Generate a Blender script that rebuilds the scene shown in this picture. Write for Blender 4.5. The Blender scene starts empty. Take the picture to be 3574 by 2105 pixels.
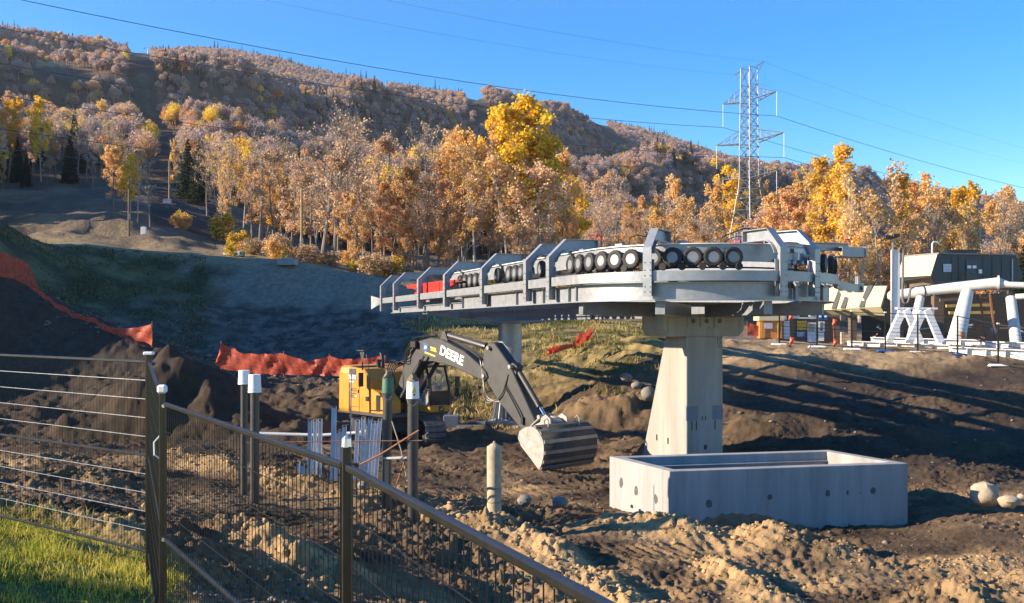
import bpy, math, random
import numpy as np
from mathutils import Matrix, Vector

sc = bpy.context.scene
col = sc.collection
rng = np.random.default_rng(7)
random.seed(7)

# ------------------------------------------------------------------ camera, sky, sun, exposure
F = 3433.0            # focal length in photo pixels (photo is 3574 x 2105)
HU, HV = 1787.0, 1110.0   # principal column, horizon row
ZC = 5.4              # camera height above the pit floor
cam = bpy.data.cameras.new('camera')
cam.sensor_width = 36.0
cam.lens = F / 3574 * 36.0
cam.shift_y = (HV - 1052.5) / 3574
cam.clip_start = 0.1
cam.clip_end = 6000
cam_o = bpy.data.objects.new('camera', cam)
cam_o.location = (0, 0, ZC)
cam_o.rotation_euler = (math.radians(90), 0, 0)
col.objects.link(cam_o)
sc.camera = cam_o

SUN_EL = math.radians(21)
SUN_DIR = Vector((-1.0, -0.15, 0)).normalized() * math.cos(SUN_EL) + Vector((0, 0, math.sin(SUN_EL)))  # towards the sun
world = bpy.data.worlds.new('World')
sc.world = world
world.use_nodes = True
wn = world.node_tree
sky = wn.nodes.new('ShaderNodeTexSky')
sky.sky_type = 'NISHITA'
sky.sun_disc = False
sky.sun_elevation = SUN_EL
sky.sun_rotation = math.atan2(SUN_DIR.x, SUN_DIR.y)
sky.altitude = 200
sky.air_density = 1.15
sky.dust_density = 0.05
sky.ozone_density = 4.0
bg = wn.nodes['Background']
bg.inputs['Strength'].default_value = 0.10
hsv = wn.nodes.new('ShaderNodeHueSaturation')
hsv.inputs['Saturation'].default_value = 1.48
hsv.inputs['Hue'].default_value = 0.51
wn.links.new(sky.outputs[0], hsv.inputs['Color'])
wn.links.new(hsv.outputs[0], bg.inputs['Color'])
sun = bpy.data.lights.new('sun', 'SUN')
sun.energy = 5.0
sun.angle = math.radians(0.53)
sun.color = (1.0, 0.83, 0.62)
sun_o = bpy.data.objects.new('sun', sun)
sun_o.rotation_euler = SUN_DIR.to_track_quat('Z', 'Y').to_euler()
col.objects.link(sun_o)
sc.view_settings.view_transform = 'Standard'
sc.view_settings.look = 'None'
sc.view_settings.exposure = 1.38
sc.view_settings.gamma = 1.0
sc.cycles.max_bounces = 6
sc.cycles.transparent_max_bounces = 8

# ------------------------------------------------------------------ helpers
def P(u, v, d):
    """photo pixel at depth d -> world point"""
    return Vector(((u - HU) / F * d, d, ZC - (v - HV) / F * d))

def tag(o, label=None, cat=None, group=None, kind=None):
    if label: o['label'] = label
    if cat: o['category'] = cat
    if group: o['group'] = group
    if kind: o['kind'] = kind
    return o

ROOTM = {}
def thing(name, label, cat, loc=(0, 0, 0), rz=0.0, group=None):
    o = bpy.data.objects.new(name, None)
    o.empty_display_size = 0.3
    col.objects.link(o)
    o.location = loc
    o.rotation_euler = (0, 0, rz)
    ROOTM[o.name] = Matrix.Translation(Vector(loc)) @ Matrix.Rotation(rz, 4, 'Z')
    return tag(o, label, cat, group)

def copy_tree(o, parent=None):
    c = o.copy()
    col.objects.link(c)
    c.parent = parent
    for ch in CHILD.get(o.name, []):
        copy_tree(ch, c)
    return c
CHILD = {}

def frame_mat(origin, x, z=(0, 0, 1)):
    """4x4 with local x along x, local z near z"""
    x = Vector(x).normalized(); z = Vector(z)
    y = z.cross(x).normalized(); z = x.cross(y)
    m = Matrix((x, y, z)).transposed().to_4x4()
    m.translation = Vector(origin)
    return m

class MB:
    def __init__(s):
        s.v = []; s.f = []
    def add(s, vs, fs, M=None):
        o = len(s.v)
        if M is not None:
            vs = [M @ Vector(p) for p in vs]
        s.v.extend([tuple(p) for p in vs])
        s.f.extend([tuple(i + o for i in f) for f in fs])
        return s
    def box(s, c, size, M=None, taper=None):
        cx, cy, cz = c; a, b, h = size[0] / 2, size[1] / 2, size[2] / 2
        t = taper or (1, 1)
        vs = [(cx - a, cy - b, cz - h), (cx + a, cy - b, cz - h), (cx + a, cy + b, cz - h), (cx - a, cy + b, cz - h),
              (cx - a * t[0], cy - b * t[1], cz + h), (cx + a * t[0], cy - b * t[1], cz + h), (cx + a * t[0], cy + b * t[1], cz + h), (cx - a * t[0], cy + b * t[1], cz + h)]
        return s.add(vs, [(0, 3, 2, 1), (4, 5, 6, 7), (0, 1, 5, 4), (1, 2, 6, 5), (2, 3, 7, 6), (3, 0, 4, 7)], M)
    def beam(s, p0, p1, w, h, up=(0, 0, 1), M=None):
        p0 = Vector(p0); p1 = Vector(p1); d = p1 - p0
        up = Vector(up)
        if abs(d.normalized().dot(up)) > 0.98: up = Vector((0, 1, 0))
        m = frame_mat((p0 + p1) / 2, d, up)
        if M is not None: m = M @ m
        return s.box((0, 0, 0), (d.length, w, h), m)
    def tube(s, pts, r, n=8, M=None, caps=True):
        pts = [Vector(p) for p in pts]; k = len(pts)
        rs = r if isinstance(r, (list, tuple)) else [r] * k
        vs = []; fs = []
        prev = None
        for i, p in enumerate(pts):
            t = (pts[min(i + 1, k - 1)] - pts[max(i - 1, 0)])
            t = t.normalized() if t.length > 1e-9 else Vector((0, 0, 1))
            if prev is None:
                a = Vector((0, 0, 1)) if abs(t.z) < 0.9 else Vector((1, 0, 0))
                x = a.cross(t).normalized()
            else:
                x = (prev - t * prev.dot(t))
                x = x.normalized() if x.length > 1e-6 else prev
            prev = x; y = t.cross(x)
            for j in range(n):
                a = 2 * math.pi * j / n
                vs.append(p + (x * math.cos(a) + y * math.sin(a)) * rs[i])
        for i in range(k - 1):
            for j in range(n):
                j2 = (j + 1) % n
                fs.append((i * n + j, i * n + j2, (i + 1) * n + j2, (i + 1) * n + j))
        if caps:
            fs.append(tuple(reversed(range(n)))); fs.append(tuple(range((k - 1) * n, k * n)))
        return s.add(vs, fs, M)
    def prism(s, poly, z0, z1, M=None):
        """polygon in local xy, extruded along local z"""
        n = len(poly)
        area = sum(poly[i][0] * poly[(i + 1) % n][1] - poly[(i + 1) % n][0] * poly[i][1] for i in range(n))
        if area < 0: poly = list(reversed(poly))
        vs = [(p[0], p[1], z0) for p in poly] + [(p[0], p[1], z1) for p in poly]
        fs = [tuple(reversed(range(n))), tuple(range(n, 2 * n))]
        for i in range(n):
            j = (i + 1) % n
            fs.append((i, j, n + j, n + i))
        return s.add(vs, fs, M)
    def lathe(s, prof, n=16, M=None):
        """profile of (r, z) about local z"""
        vs = []; fs = []; k = len(prof)
        for r, z in prof:
            for j in range(n):
                a = 2 * math.pi * j / n
                vs.append((r * math.cos(a), r * math.sin(a), z))
        for i in range(k - 1):
            for j in range(n):
                j2 = (j + 1) % n
                fs.append((i * n + j, i * n + j2, (i + 1) * n + j2, (i + 1) * n + j))
        fs.append(tuple(reversed(range(n)))); fs.append(tuple(range((k - 1) * n, k * n)))
        return s.add(vs, fs, M)
    def sweep(s, pts, normals, sect):
        """sweep a closed section [(outward, up)] along pts with horizontal outward normals"""
        k = len(pts); n = len(sect); vs = []; fs = []
        for p, nn in zip(pts, normals):
            for a, b in sect:
                vs.append((p[0] + nn[0] * a, p[1] + nn[1] * a, p[2] + b))
        for i in range(k - 1):
            for j in range(n):
                j2 = (j + 1) % n
                fs.append((i * n + j, (i + 1) * n + j, (i + 1) * n + j2, i * n + j2))
        fs.append(tuple(range(n))); fs.append(tuple(reversed(range((k - 1) * n, k * n))))
        return s.add(vs, fs)
    def mesh(s, name, mat, smooth=False, Minv=None):
        me = bpy.data.meshes.new(name)
        vs = s.v
        if Minv is not None:
            vs = [tuple(Minv @ Vector(p)) for p in vs]
        me.from_pydata(vs, [], s.f)
        if mat: me.materials.append(mat)
        if smooth:
            me.shade_smooth()
            if hasattr(me, 'set_sharp_from_angle'): me.set_sharp_from_angle(angle=math.radians(40))
        me.update()
        return me
    def build(s, name, mat, parent=None, smooth=False, local=False, bevel=0, label=None, kind=None):
        root = parent
        while root is not None and root.parent is not None: root = root.parent
        Mi = None
        if root is not None and not local and root.name in ROOTM:
            Mi = ROOTM[root.name].inverted()
        me = s.mesh(name, mat, smooth, Mi)
        o = link(name, me, parent, bevel, label)
        if kind: o['kind'] = kind
        return o

def link(name, me, parent=None, bevel=0, label=None):
    o = bpy.data.objects.new(name, me)
    col.objects.link(o)
    if parent is not None:
        o.parent = parent
        CHILD.setdefault(parent.name, []).append(o)
    if bevel:
        b = o.modifiers.new('bevel', 'BEVEL'); b.width = bevel; b.segments = 1; b.limit_method = 'ANGLE'; b.angle_limit = math.radians(50)
    if label: o['label'] = label
    return o

def child_at(name, me, parent, M):
    """share mesh data, place with a matrix local to the root"""
    o = link(name, me, parent)
    o.matrix_local = M
    return o

def np_mesh(name, V, Fc, mat, smooth=False, colors=None):
    """V (n,3), Fc (m,k) arrays"""
    me = bpy.data.meshes.new(name)
    V = np.asarray(V, np.float32); Fc = np.asarray(Fc, np.int32)
    k = Fc.shape[1]; m = Fc.shape[0]
    me.vertices.add(len(V)); me.vertices.foreach_set('co', V.ravel())
    me.loops.add(m * k); me.loops.foreach_set('vertex_index', Fc.ravel())
    me.polygons.add(m)
    me.polygons.foreach_set('loop_start', np.arange(0, m * k, k, dtype=np.int32))
    if smooth: me.polygons.foreach_set('use_smooth', np.ones(m, bool))
    if colors is not None:
        ca = me.color_attributes.new('tint', 'FLOAT_COLOR', 'POINT')
        c4 = np.ones((len(V), 4), np.float32); c4[:, :colors.shape[1]] = colors
        ca.data.foreach_set('color', c4.ravel())
    me.materials.append(mat)
    me.update(calc_edges=True)
    return me

# ------------------------------------------------------------------ noise (numpy)
def _hash(ix, iy, seed):
    h = (ix.astype(np.int64) * 374761393 + iy.astype(np.int64) * 668265263 + seed * 1442695041) & 0xFFFFFFFF
    h = ((h ^ (h >> 13)) * 1274126177) & 0xFFFFFFFF
    h = h ^ (h >> 16)
    return (h & 0xFFFF) / 65535.0 * 2 - 1
def vnoise(x, y, seed=0):
    ix = np.floor(x); iy = np.floor(y); fx = x - ix; fy = y - iy
    fx = fx * fx * fx * (fx * (fx * 6 - 15) + 10); fy = fy * fy * fy * (fy * (fy * 6 - 15) + 10)
    a = _hash(ix, iy, seed); b = _hash(ix + 1, iy, seed); c = _hash(ix, iy + 1, seed); d = _hash(ix + 1, iy + 1, seed)
    return (a + (b - a) * fx) * (1 - fy) + (c + (d - c) * fx) * fy
def fbm(x, y, octs=4, seed=0, gain=0.5):
    s = 0; a = 1.0; f = 1.0
    for i in range(octs):
        s = s + a * vnoise(x * f + i * 17.3, y * f - i * 9.1, seed + i); a *= gain; f *= 2.03
    return s
def sstep(a, b, x):
    t = np.clip((x - a) / (b - a), 0, 1); return t * t * (3 - 2 * t)

# ------------------------------------------------------------------ materials
def mat(name, color, rough=0.7, metal=0.0, var=0.25, scale=3.0, bump=0.0, bscale=20.0, color2=None, spec=0.5, streak=False, coords='Object', emit=None):
    m = bpy.data.materials.new(name); m.use_nodes = True
    nt = m.node_tree; nd = nt.nodes; b = nd['Principled BSDF']
    b.inputs['Roughness'].default_value = rough; b.inputs['Metallic'].default_value = metal
    if 'Specular IOR Level' in b.inputs: b.inputs['Specular IOR Level'].default_value = spec
    tc = nd.new('ShaderNodeTexCoord')
    src = tc.outputs[coords]
    if streak:
        mp = nd.new('ShaderNodeMapping'); mp.inputs['Scale'].default_value = (1, 1, 0.12)
        nt.links.new(src, mp.inputs[0]); src = mp.outputs[0]
    nz = nd.new('ShaderNodeTexNoise'); nz.inputs['Scale'].default_value = scale; nz.inputs['Detail'].default_value = 6; nz.inputs['Roughness'].default_value = 0.65
    nt.links.new(src, nz.inputs['Vector'])
    rp = nd.new('ShaderNodeValToRGB')
    c1 = color; c2 = color2 or tuple(max(0, c * (1 - var)) for c in color)
    c1b = c1 if color2 else tuple(min(1, c * (1 + var * 0.6)) for c in color)
    rp.color_ramp.elements[0].position = 0.32; rp.color_ramp.elements[1].position = 0.68
    rp.color_ramp.elements[0].color = (*c2, 1); rp.color_ramp.elements[1].color = (*c1b, 1)
    nt.links.new(nz.outputs[0], rp.inputs[0]); nt.links.new(rp.outputs[0], b.inputs['Base Color'])
    mr = nd.new('ShaderNodeMapRange'); mr.inputs[3].default_value = max(0.02, rough - 0.12); mr.inputs[4].default_value = min(1, rough + 0.12)
    nt.links.new(nz.outputs[0], mr.inputs[0]); nt.links.new(mr.outputs[0], b.inputs['Roughness'])
    if bump:
        n2 = nd.new('ShaderNodeTexNoise'); n2.inputs['Scale'].default_value = bscale; n2.inputs['Detail'].default_value = 4
        nt.links.new(tc.outputs[coords], n2.inputs['Vector'])
        bp = nd.new('ShaderNodeBump'); bp.inputs['Strength'].default_value = bump; bp.inputs['Distance'].default_value = 0.05
        nt.links.new(n2.outputs[0], bp.inputs['Height']); nt.links.new(bp.outputs[0], b.inputs['Normal'])
    if emit:
        b.inputs['Emission Color'].default_value = (*emit[0], 1); b.inputs['Emission Strength'].default_value = emit[1]
    return m

def foliage_mat(name, translucent=0.35, instancer=False, hue=0.03, val=0.35):
    """leaf colour from the 'tint' attribute, varied per object"""
    m = bpy.data.materials.new(name); m.use_nodes = True
    nt = m.node_tree; nd = nt.nodes; nd.clear()
    out = nd.new('ShaderNodeOutputMaterial')
    at = nd.new('ShaderNodeAttribute'); at.attribute_name = 'tint'
    src = at.outputs['Color']
    if instancer:
        ai = nd.new('ShaderNodeAttribute'); ai.attribute_name = 'icol'; ai.attribute_type = 'INSTANCER'
        mx = nd.new('ShaderNodeMix'); mx.data_type = 'RGBA'; mx.blend_type = 'MULTIPLY'; mx.inputs[0].default_value = 1
        nt.links.new(at.outputs['Color'], mx.inputs[6]); nt.links.new(ai.outputs['Color'], mx.inputs[7]); src = mx.outputs[2]
    else:
        oi = nd.new('ShaderNodeObjectInfo')
        hs = nd.new('ShaderNodeHueSaturation')
        r1 = nd.new('ShaderNodeMapRange'); r1.inputs[3].default_value = 0.5 - hue; r1.inputs[4].default_value = 0.5 + hue
        nt.links.new(oi.outputs['Random'], r1.inputs[0]); nt.links.new(r1.outputs[0], hs.inputs['Hue'])
        mm = nd.new('ShaderNodeMath'); mm.operation = 'MULTIPLY'; mm.inputs[1].default_value = 7.31
        fr = nd.new('ShaderNodeMath'); fr.operation = 'FRACT'
        nt.links.new(oi.outputs['Random'], mm.inputs[0]); nt.links.new(mm.outputs[0], fr.inputs[0])
        r2 = nd.new('ShaderNodeMapRange'); r2.inputs[3].default_value = 1 - val / 2; r2.inputs[4].default_value = 1 + val / 2
        nt.links.new(fr.outputs[0], r2.inputs[0]); nt.links.new(r2.outputs[0], hs.inputs['Value'])
        nt.links.new(src, hs.inputs['Color']); src = hs.outputs[0]
    df = nd.new('ShaderNodeBsdfDiffuse'); tr = nd.new('ShaderNodeBsdfTranslucent'); ms = nd.new('ShaderNodeMixShader')
    ms.inputs[0].default_value = translucent
    nt.links.new(src, df.inputs[0]); nt.links.new(src, tr.inputs[0])
    nt.links.new(df.outputs[0], ms.inputs[1]); nt.links.new(tr.outputs[0], ms.inputs[2]); nt.links.new(ms.outputs[0], out.inputs[0])
    return m

M_galv = mat('galvanised_steel', (0.30, 0.32, 0.345), 0.42, 0.35, 0.16, 5, 0.05, 30)
M_galv_d = mat('weathered_galvanised_steel', (0.22, 0.24, 0.265), 0.48, 0.35, 0.18, 4, 0.05, 30)
M_white_steel = mat('white_painted_steel', (0.74, 0.75, 0.76), 0.42, 0, 0.10, 2, 0.03)
M_conc = mat('fresh_concrete', (0.30, 0.295, 0.285), 0.85, 0, 0.26, 1.8, 0.15, 60, streak=True)
M_conc_old = mat('stained_concrete', (0.315, 0.295, 0.26), 0.88, 0, 0.28, 1.3, 0.2, 50, streak=True)
M_stain = mat('dark_stain', (0.10, 0.095, 0.09), 0.9, 0, 0.3, 8)
M_rubber = mat('black_rubber', (0.022, 0.022, 0.024), 0.75, 0, 0.3, 10, 0.2, 40)
M_red = mat('red_paint', (0.62, 0.03, 0.02), 0.4, 0, 0.12, 3)
M_orange_plastic = mat('orange_plastic', (0.75, 0.10, 0.025), 0.6, 0, 0.2, 4)
M_yellow = mat('yellow_paint', (0.54, 0.225, 0.022), 0.45, 0, 0.14, 2.0, 0.03)
M_dkgrey = mat('dark_grey_paint', (0.040, 0.040, 0.041), 0.5, 0, 0.2, 3, 0.05)
M_black = mat('black_paint', (0.014, 0.014, 0.015), 0.4, 0, 0.3, 5)
M_fence_black = mat('black_powder_coat', (0.012, 0.012, 0.012), 0.33, 0, 0.3, 9)
M_chrome = mat('chrome_rod', (0.7, 0.72, 0.75), 0.15, 1.0, 0.05)
M_glass = mat('dark_glass', (0.03, 0.035, 0.04), 0.06, 0, 0.2, 2, spec=0.8)
M_worn = mat('worn_bucket_steel', (0.34, 0.31, 0.28), 0.6, 0.2, 0.35, 4, 0.1, 30)
M_rust = mat('rusty_steel', (0.23, 0.10, 0.045), 0.8, 0.1, 0.4, 12, 0.1)
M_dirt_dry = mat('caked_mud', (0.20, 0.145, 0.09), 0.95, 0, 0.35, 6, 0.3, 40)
M_white_pl = mat('white_plastic', (0.80, 0.80, 0.78), 0.45, 0, 0.05, 5)
M_green_pl = mat('green_plastic', (0.05, 0.14, 0.09), 0.5, 0, 0.2, 6)
M_tan_tube = mat('cardboard_form_tube', (0.42, 0.33, 0.22), 0.85, 0, 0.25, 5, 0.1)
M_decal_w = mat('white_decal', (0.8, 0.8, 0.8), 0.5, 0, 0.02)
M_decal_g = mat('green_decal', (0.03, 0.13, 0.06), 0.5, 0, 0.02)
M_decal_y = mat('yellow_decal', (0.7, 0.5, 0.05), 0.5, 0, 0.02)
M_decal_b = mat('blue_sign', (0.02, 0.09, 0.28), 0.5, 0, 0.1)
M_dkdecal = mat('dark_decal', (0.06, 0.055, 0.05), 0.5, 0, 0.02)

def text_mesh(body, size, mt, depth=0.006, bold_offset=0.0):
    cu = bpy.data.curves.new('lettering', 'FONT'); cu.body = body; cu.size = size; cu.extrude = depth; cu.offset = bold_offset
    cu.align_x = 'CENTER'; cu.align_y = 'CENTER'; cu.resolution_u = 3
    to = bpy.data.objects.new('lettering_tmp', cu)
    me = bpy.data.meshes.new_from_object(to)
    bpy.data.objects.remove(to); bpy.data.curves.remove(cu)
    me.materials.clear(); me.materials.append(mt)
    return me

# ------------------------------------------------------------------ terrain height
class TPS:
    def __init__(s, X, z, reg=1e-3):
        X = np.asarray(X, float); n = len(X)
        s.X = X
        K = s.kern(X, X) + reg * np.eye(n)
        Pm = np.hstack([np.ones((n, 1)), X])
        A = np.block([[K, Pm], [Pm.T, np.zeros((3, 3))]])
        s.w = np.linalg.solve(A, np.concatenate([np.asarray(z, float), np.zeros(3)]))
    def kern(s, A, B):
        r2 = (A[:, None, 0] - B[None, :, 0]) ** 2 + (A[:, None, 1] - B[None, :, 1]) ** 2
        return 0.5 * r2 * np.log(r2 + 1e-12)
    def __call__(s, X):
        out = np.empty(len(X)); n = len(s.X)
        for i in range(0, len(X), 40000):
            c = X[i:i + 40000]
            out[i:i + 40000] = s.kern(c, s.X) @ s.w[:n] + s.w[n] + c @ s.w[n + 1:]
        return out

near_xyz = [(0, 0, 3.0), (-3, 3, 3.08), (3, 3, 2.6), (-6, 5, 3.2), (6, 5, 2.0), (-2.4, 6.3, 3.05), (-0.6, 3.6, 3.02), (-3.3, 9, 3.12), (-5.6, 10.8, 3.15),
            (3, 8, 1.7), (7, 8, 1.3), (-5, 8, 3.2), (-8, 11.5, 3.2), (-6.5, 16, 2.2), (-12, 15, 2.6), (0, -8, 3.1), (-10, -5, 3.2), (10, -5, 2.4), (-1, 8, 2.5), (20, 8, 1.2), (-20, 8, 3.3), (-50, 72, 26), (-47, 56, 16), (-62, 64, 26), (-62, 78, 29), (-64, 84, 22), (-60, 48, 22), (-75, 46, 27), (-60, 43.5, 17), (-62, 35, 6), (-42, 47, 11), (-45, 38, 4.0), (-60, 22, 3.5), (-60, 5, 3.3), (-110, 25, 4), (-110, 50, 16), (-100, 80, 30), (-160, 84, 34), (-130, 8, 4), (-200, 60, 20), (-90, 34, 5)]  # far-left points shape an unseen hill, raised to shade the bank and spur
near_uvd = [(700, 2080, 10), (900, 2000, 14), (1300, 2100, 14), (1700, 2105, 17), (100, 1668, 24), (100, 1582, 32), (100, 1496, 40), (100, 1400, 46),
            (600, 1590, 30), (600, 1425, 46), (900, 1440, 46), (1000, 1360, 52), (1300, 1330, 52), (1300, 1290, 60), (1600, 1330, 55), (1800, 1475, 48), (1780, 1508, 44),
            (1400, 1535, 40), (2100, 1500, 42), (2100, 1400, 46), (2200, 1280, 50), (2200, 1180, 58), (2000, 1170, 65), (1800, 1160, 70), (1500, 1170, 68), (1500, 1105, 77), (2200, 1140, 75),
            (1000, 1290, 60), (700, 1290, 58), (400, 1275, 58), (300, 1050, 72), (300, 858, 84), (600, 885, 84), (1000, 930, 82), (1300, 975, 80), (0, 848, 84), (1000, 1160, 72), (1000, 1045, 79), (650, 1085, 72), (700, 1000, 79), (1300, 1155, 70.5), (1300, 1065, 77.3),
            (0, 1270, 50), (300, 1270, 50), (0, 955, 56), (150, 1020, 55), (280, 1075, 54), (430, 1150, 53), (540, 1210, 51.5), (0, 1020, 64), (280, 1110, 63),
            (2400, 1665, 32), (2337, 1860, 24.7), (3168, 1822, 26), (3574, 1810, 26), (2600, 1600, 33), (2600, 1480, 38), (2600, 1370, 43), (2600, 1260, 46.5), (3000, 1268, 46.2), (3574, 1305, 43.5),
            (3574, 1390, 41), (3574, 1590, 34), (3100, 1500, 36), (3100, 1390, 42), (2600, 1208, 60), (3574, 1215, 60), (2600, 1203, 80), (3574, 1203, 80), (3100, 1203, 80), (3100, 1212, 60),
            (2900, 2105, 19), (3500, 2090, 19), (2200, 2000, 20), (2200, 2200, 15), (1600, 2000, 18.5), (1300, 1900, 20), (1300, 1720, 27), (1700, 1735, 28), (2100, 1752, 28),
            (850, 1714, 25), (850, 1830, 20), (400, 1645, 25), (4600, 1255, 47), (4600, 1590, 34), (4600, 1203, 80), (4600, 1810, 26), (2200, 1090, 90), (2800, 1195, 90), (3574, 1195, 90), (4600, 1195, 90),
            (-1000, 1560, 30), (1500, 1050, 90), (1000, 905, 90), (600, 870, 90), (300, 840, 90), (0, 832, 90)]
pts = [(x / 30, y / 30) for x, y, z in near_xyz]; zs = [z for x, y, z in near_xyz]
for u, v, d in near_uvd:
    p = P(u, v, d); pts.append((p.x / 30, p.y / 30)); zs.append(p.z)
NEAR = TPS(pts, zs, 2e-3)

far_prof = {
    -1500: [(820, 84), (800, 92), (690, 115), (500, 170), (300, 300), (0, 700), (-180, 1300)],
    0: [(848, 84), (828, 92), (800, 102), (700, 140), (620, 170), (545, 220), (440, 330), (300, 600), (190, 900), (82, 1300)],
    450: [(870, 84), (868, 92), (800, 100), (720, 130), (640, 165), (565, 220), (470, 350), (340, 600), (240, 900), (168, 1300)],
    750: [(900, 84), (885, 92), (850, 106), (780, 130), (720, 150), (620, 200), (520, 330), (400, 550), (285, 850), (165, 1300)],
    1000: [(925, 84), (908, 92), (882, 110), (830, 150), (740, 220), (600, 350), (470, 550), (350, 850), (208, 1300)],
    1400: [(1030, 84), (965, 92), (935, 110), (900, 150), (800, 230), (650, 380), (520, 560), (400, 850), (292, 1300)],
    1800: [(1090, 84), (1020, 92), (985, 110), (940, 150), (850, 230), (700, 400), (560, 600), (450, 850), (345, 1300)],
    2300: [(1130, 84), (1085, 92), (1040, 120), (980, 160), (900, 240), (780, 400), (660, 600), (560, 850), (465, 1300)],
    2870: [(1200, 84), (1190, 92), (1130, 110), (1060, 150), (980, 240), (880, 400), (780, 600), (700, 850), (615, 1300)],
    3574: [(1200, 84), (1195, 92), (1140, 115), (1080, 150), (1010, 240), (940, 400), (850, 600), (780, 850), (706, 1300)],
    5000: [(1195, 84), (1190, 92), (1150, 150), (1080, 400), (1000, 800), (910, 1300)]}
for _u in far_prof: far_prof[_u] = [(v + (24 if d == 1300 else (10 if d >= 800 else 0)), d) for v, d in far_prof[_u]]
fx = []; fv = []
for u, pr in far_prof.items():
    for v, d in pr:
        fx.append((u / 900, math.log(d))); fv.append(v)
    fx.append((u / 900, math.log(1900))); fv.append(pr[-1][0] + 190)
FAR = TPS(fx, fv, 1e-3)

def Hbase(x, y):
    x = np.asarray(x, float); y = np.asarray(y, float)
    z = NEAR(np.stack([x / 30, np.minimum(y, 95) / 30], -1))
    far = y > 79
    if far.any():
        yy = y[far]; uu = np.clip(HU + F * x[far] / yy, -3000, 6000)
        v = FAR(np.stack([uu / 900, np.log(yy)], -1))
        zf = ZC - (v - HV) / F * yy
        # ridges and gullies of the mountain
        wx = x[far] + 90 * fbm(x[far] / 300, yy / 300, 3, 51); wy = yy + 90 * fbm(x[far] / 300 + 9, yy / 300, 3, 55)
        s = (wx * 0.80 - wy * 0.60) / 300.0 + 0.35
        fr = s - np.floor(s)
        saw = np.where(fr < 0.70, fr / 0.70, (1 - fr) / 0.30)
        saw = saw * saw * (3 - 2 * saw)
        amp = sstep(260, 520, yy) * (1 - sstep(780, 1060, yy))
        zf = zf + amp * ((saw - 0.55) * 52 + 8 * fbm(wx / 70, wy / 70, 3, 61)) + sstep(110, 200, yy) * 1.5 * fbm(x[far] / 25, yy / 25, 3, 64)
        # dug ledges on the cleared slope behind the bank
        led = sstep(92, 100, yy) * (1 - sstep(150, 180, yy)) * (1 - sstep(560, 760, uu))
        t = zf / 2.6 + 0.35 * vnoise(x[far] / 14, yy / 14, 71)
        ft = t - np.floor(t)
        zf = zf + led * (sstep(0.25, 0.75, ft) - ft) * 1.7
        w = sstep(80, 90, yy)
        z[far] = z[far] * (1 - w) + zf * w
    return z

def seg_dist(x, y, a, b):
    ax, ay = a; bx, by = b; dx, dy = bx - ax, by - ay
    t = np.clip(((x - ax) * dx + (y - ay) * dy) / (dx * dx + dy * dy), 0, 1)
    return np.hypot(x - ax - t * dx, y - ay - t * dy), t

def uxy(u, d): return ((u - HU) / F * d, d)
# loose-soil ridges: (polyline in (photo column, depth)), height, half width, tan amount
RIDGES = [
    ([(1560, 24.5), (1700, 22.6), (1900, 20.6), (2130, 18.6), (2300, 17.2)], 0.42, 0.85, 1.0),
    ([(520, 29), (720, 27.6), (950, 26), (1230, 24.3)], 0.50, 0.70, 0.75),
    ([(1260, 25.2), (1450, 25.4), (1750, 25.8), (2100, 26.6)], 0.42, 0.70, 0.25),
    ([(2000, 24.2), (2250, 23.9), (2420, 23.7), (2620, 23.3), (2860, 22.6)], 0.62, 0.85, 0.8),
    ([(2860, 22.4), (3200, 21.8), (3574, 22.2)], 0.22, 0.8, 0.75),
    ([(2420, 21.0), (2640, 19.6), (2760, 18.4)], 0.30, 0.55, 0.85),
    ([(3250, 18.2), (3500, 18.8), (3700, 19.5)], 0.50, 0.9, 1.0),
    ([(780, 17.6), (1000, 16.8), (1180, 15.6)], 0.42, 1.0, 1.0),
    ([(-200, 13.1), (150, 12.9), (420, 12.4), (640, 11.6)], 0.42, 0.75, 0.55),
    ([(0, 22), (300, 22.5), (560, 22.2)], 0.40, 0.6, 0.55),
    ([(180, 17.5), (520, 18.2)], 0.3, 0.5, 0.55),
    ([(2560, 36.2), (2800, 36.4), (2930, 36.8)], 0.8, 1.6, 0.15),
    ([(3150, 36.0), (3350, 34.5), (3800, 33.0)], 0.5, 1.4, 0.2),
    ([(2550, 42.5), (2900, 42.2), (3250, 41.5), (3700, 40.5)], 0.35, 1.6, 0.2),
    ([(1950, 45.5), (2120, 44.0), (2240, 43.0)], 0.8, 1.6, 0.3),
    ([(2900, 39.5), (3300, 39.5)], 0.5, 1.2, 0.25),
    ([(1040, 30.5), (1170, 34.0), (1180, 37.0)], 0.35, 0.8, 0.2),
]
PILES = [(600, 41.5, 3.35, 4.3), (690, 41.0, 2.5, 3.6), (800, 40.2, 1.5, 3.2), (500, 41.8, 1.6, 3.4), (930, 39.5, 0.8, 2.6), (2985, 23.2, 0.45, 0.55), (1020, 38.8, 0.6, 2.0)]

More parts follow.
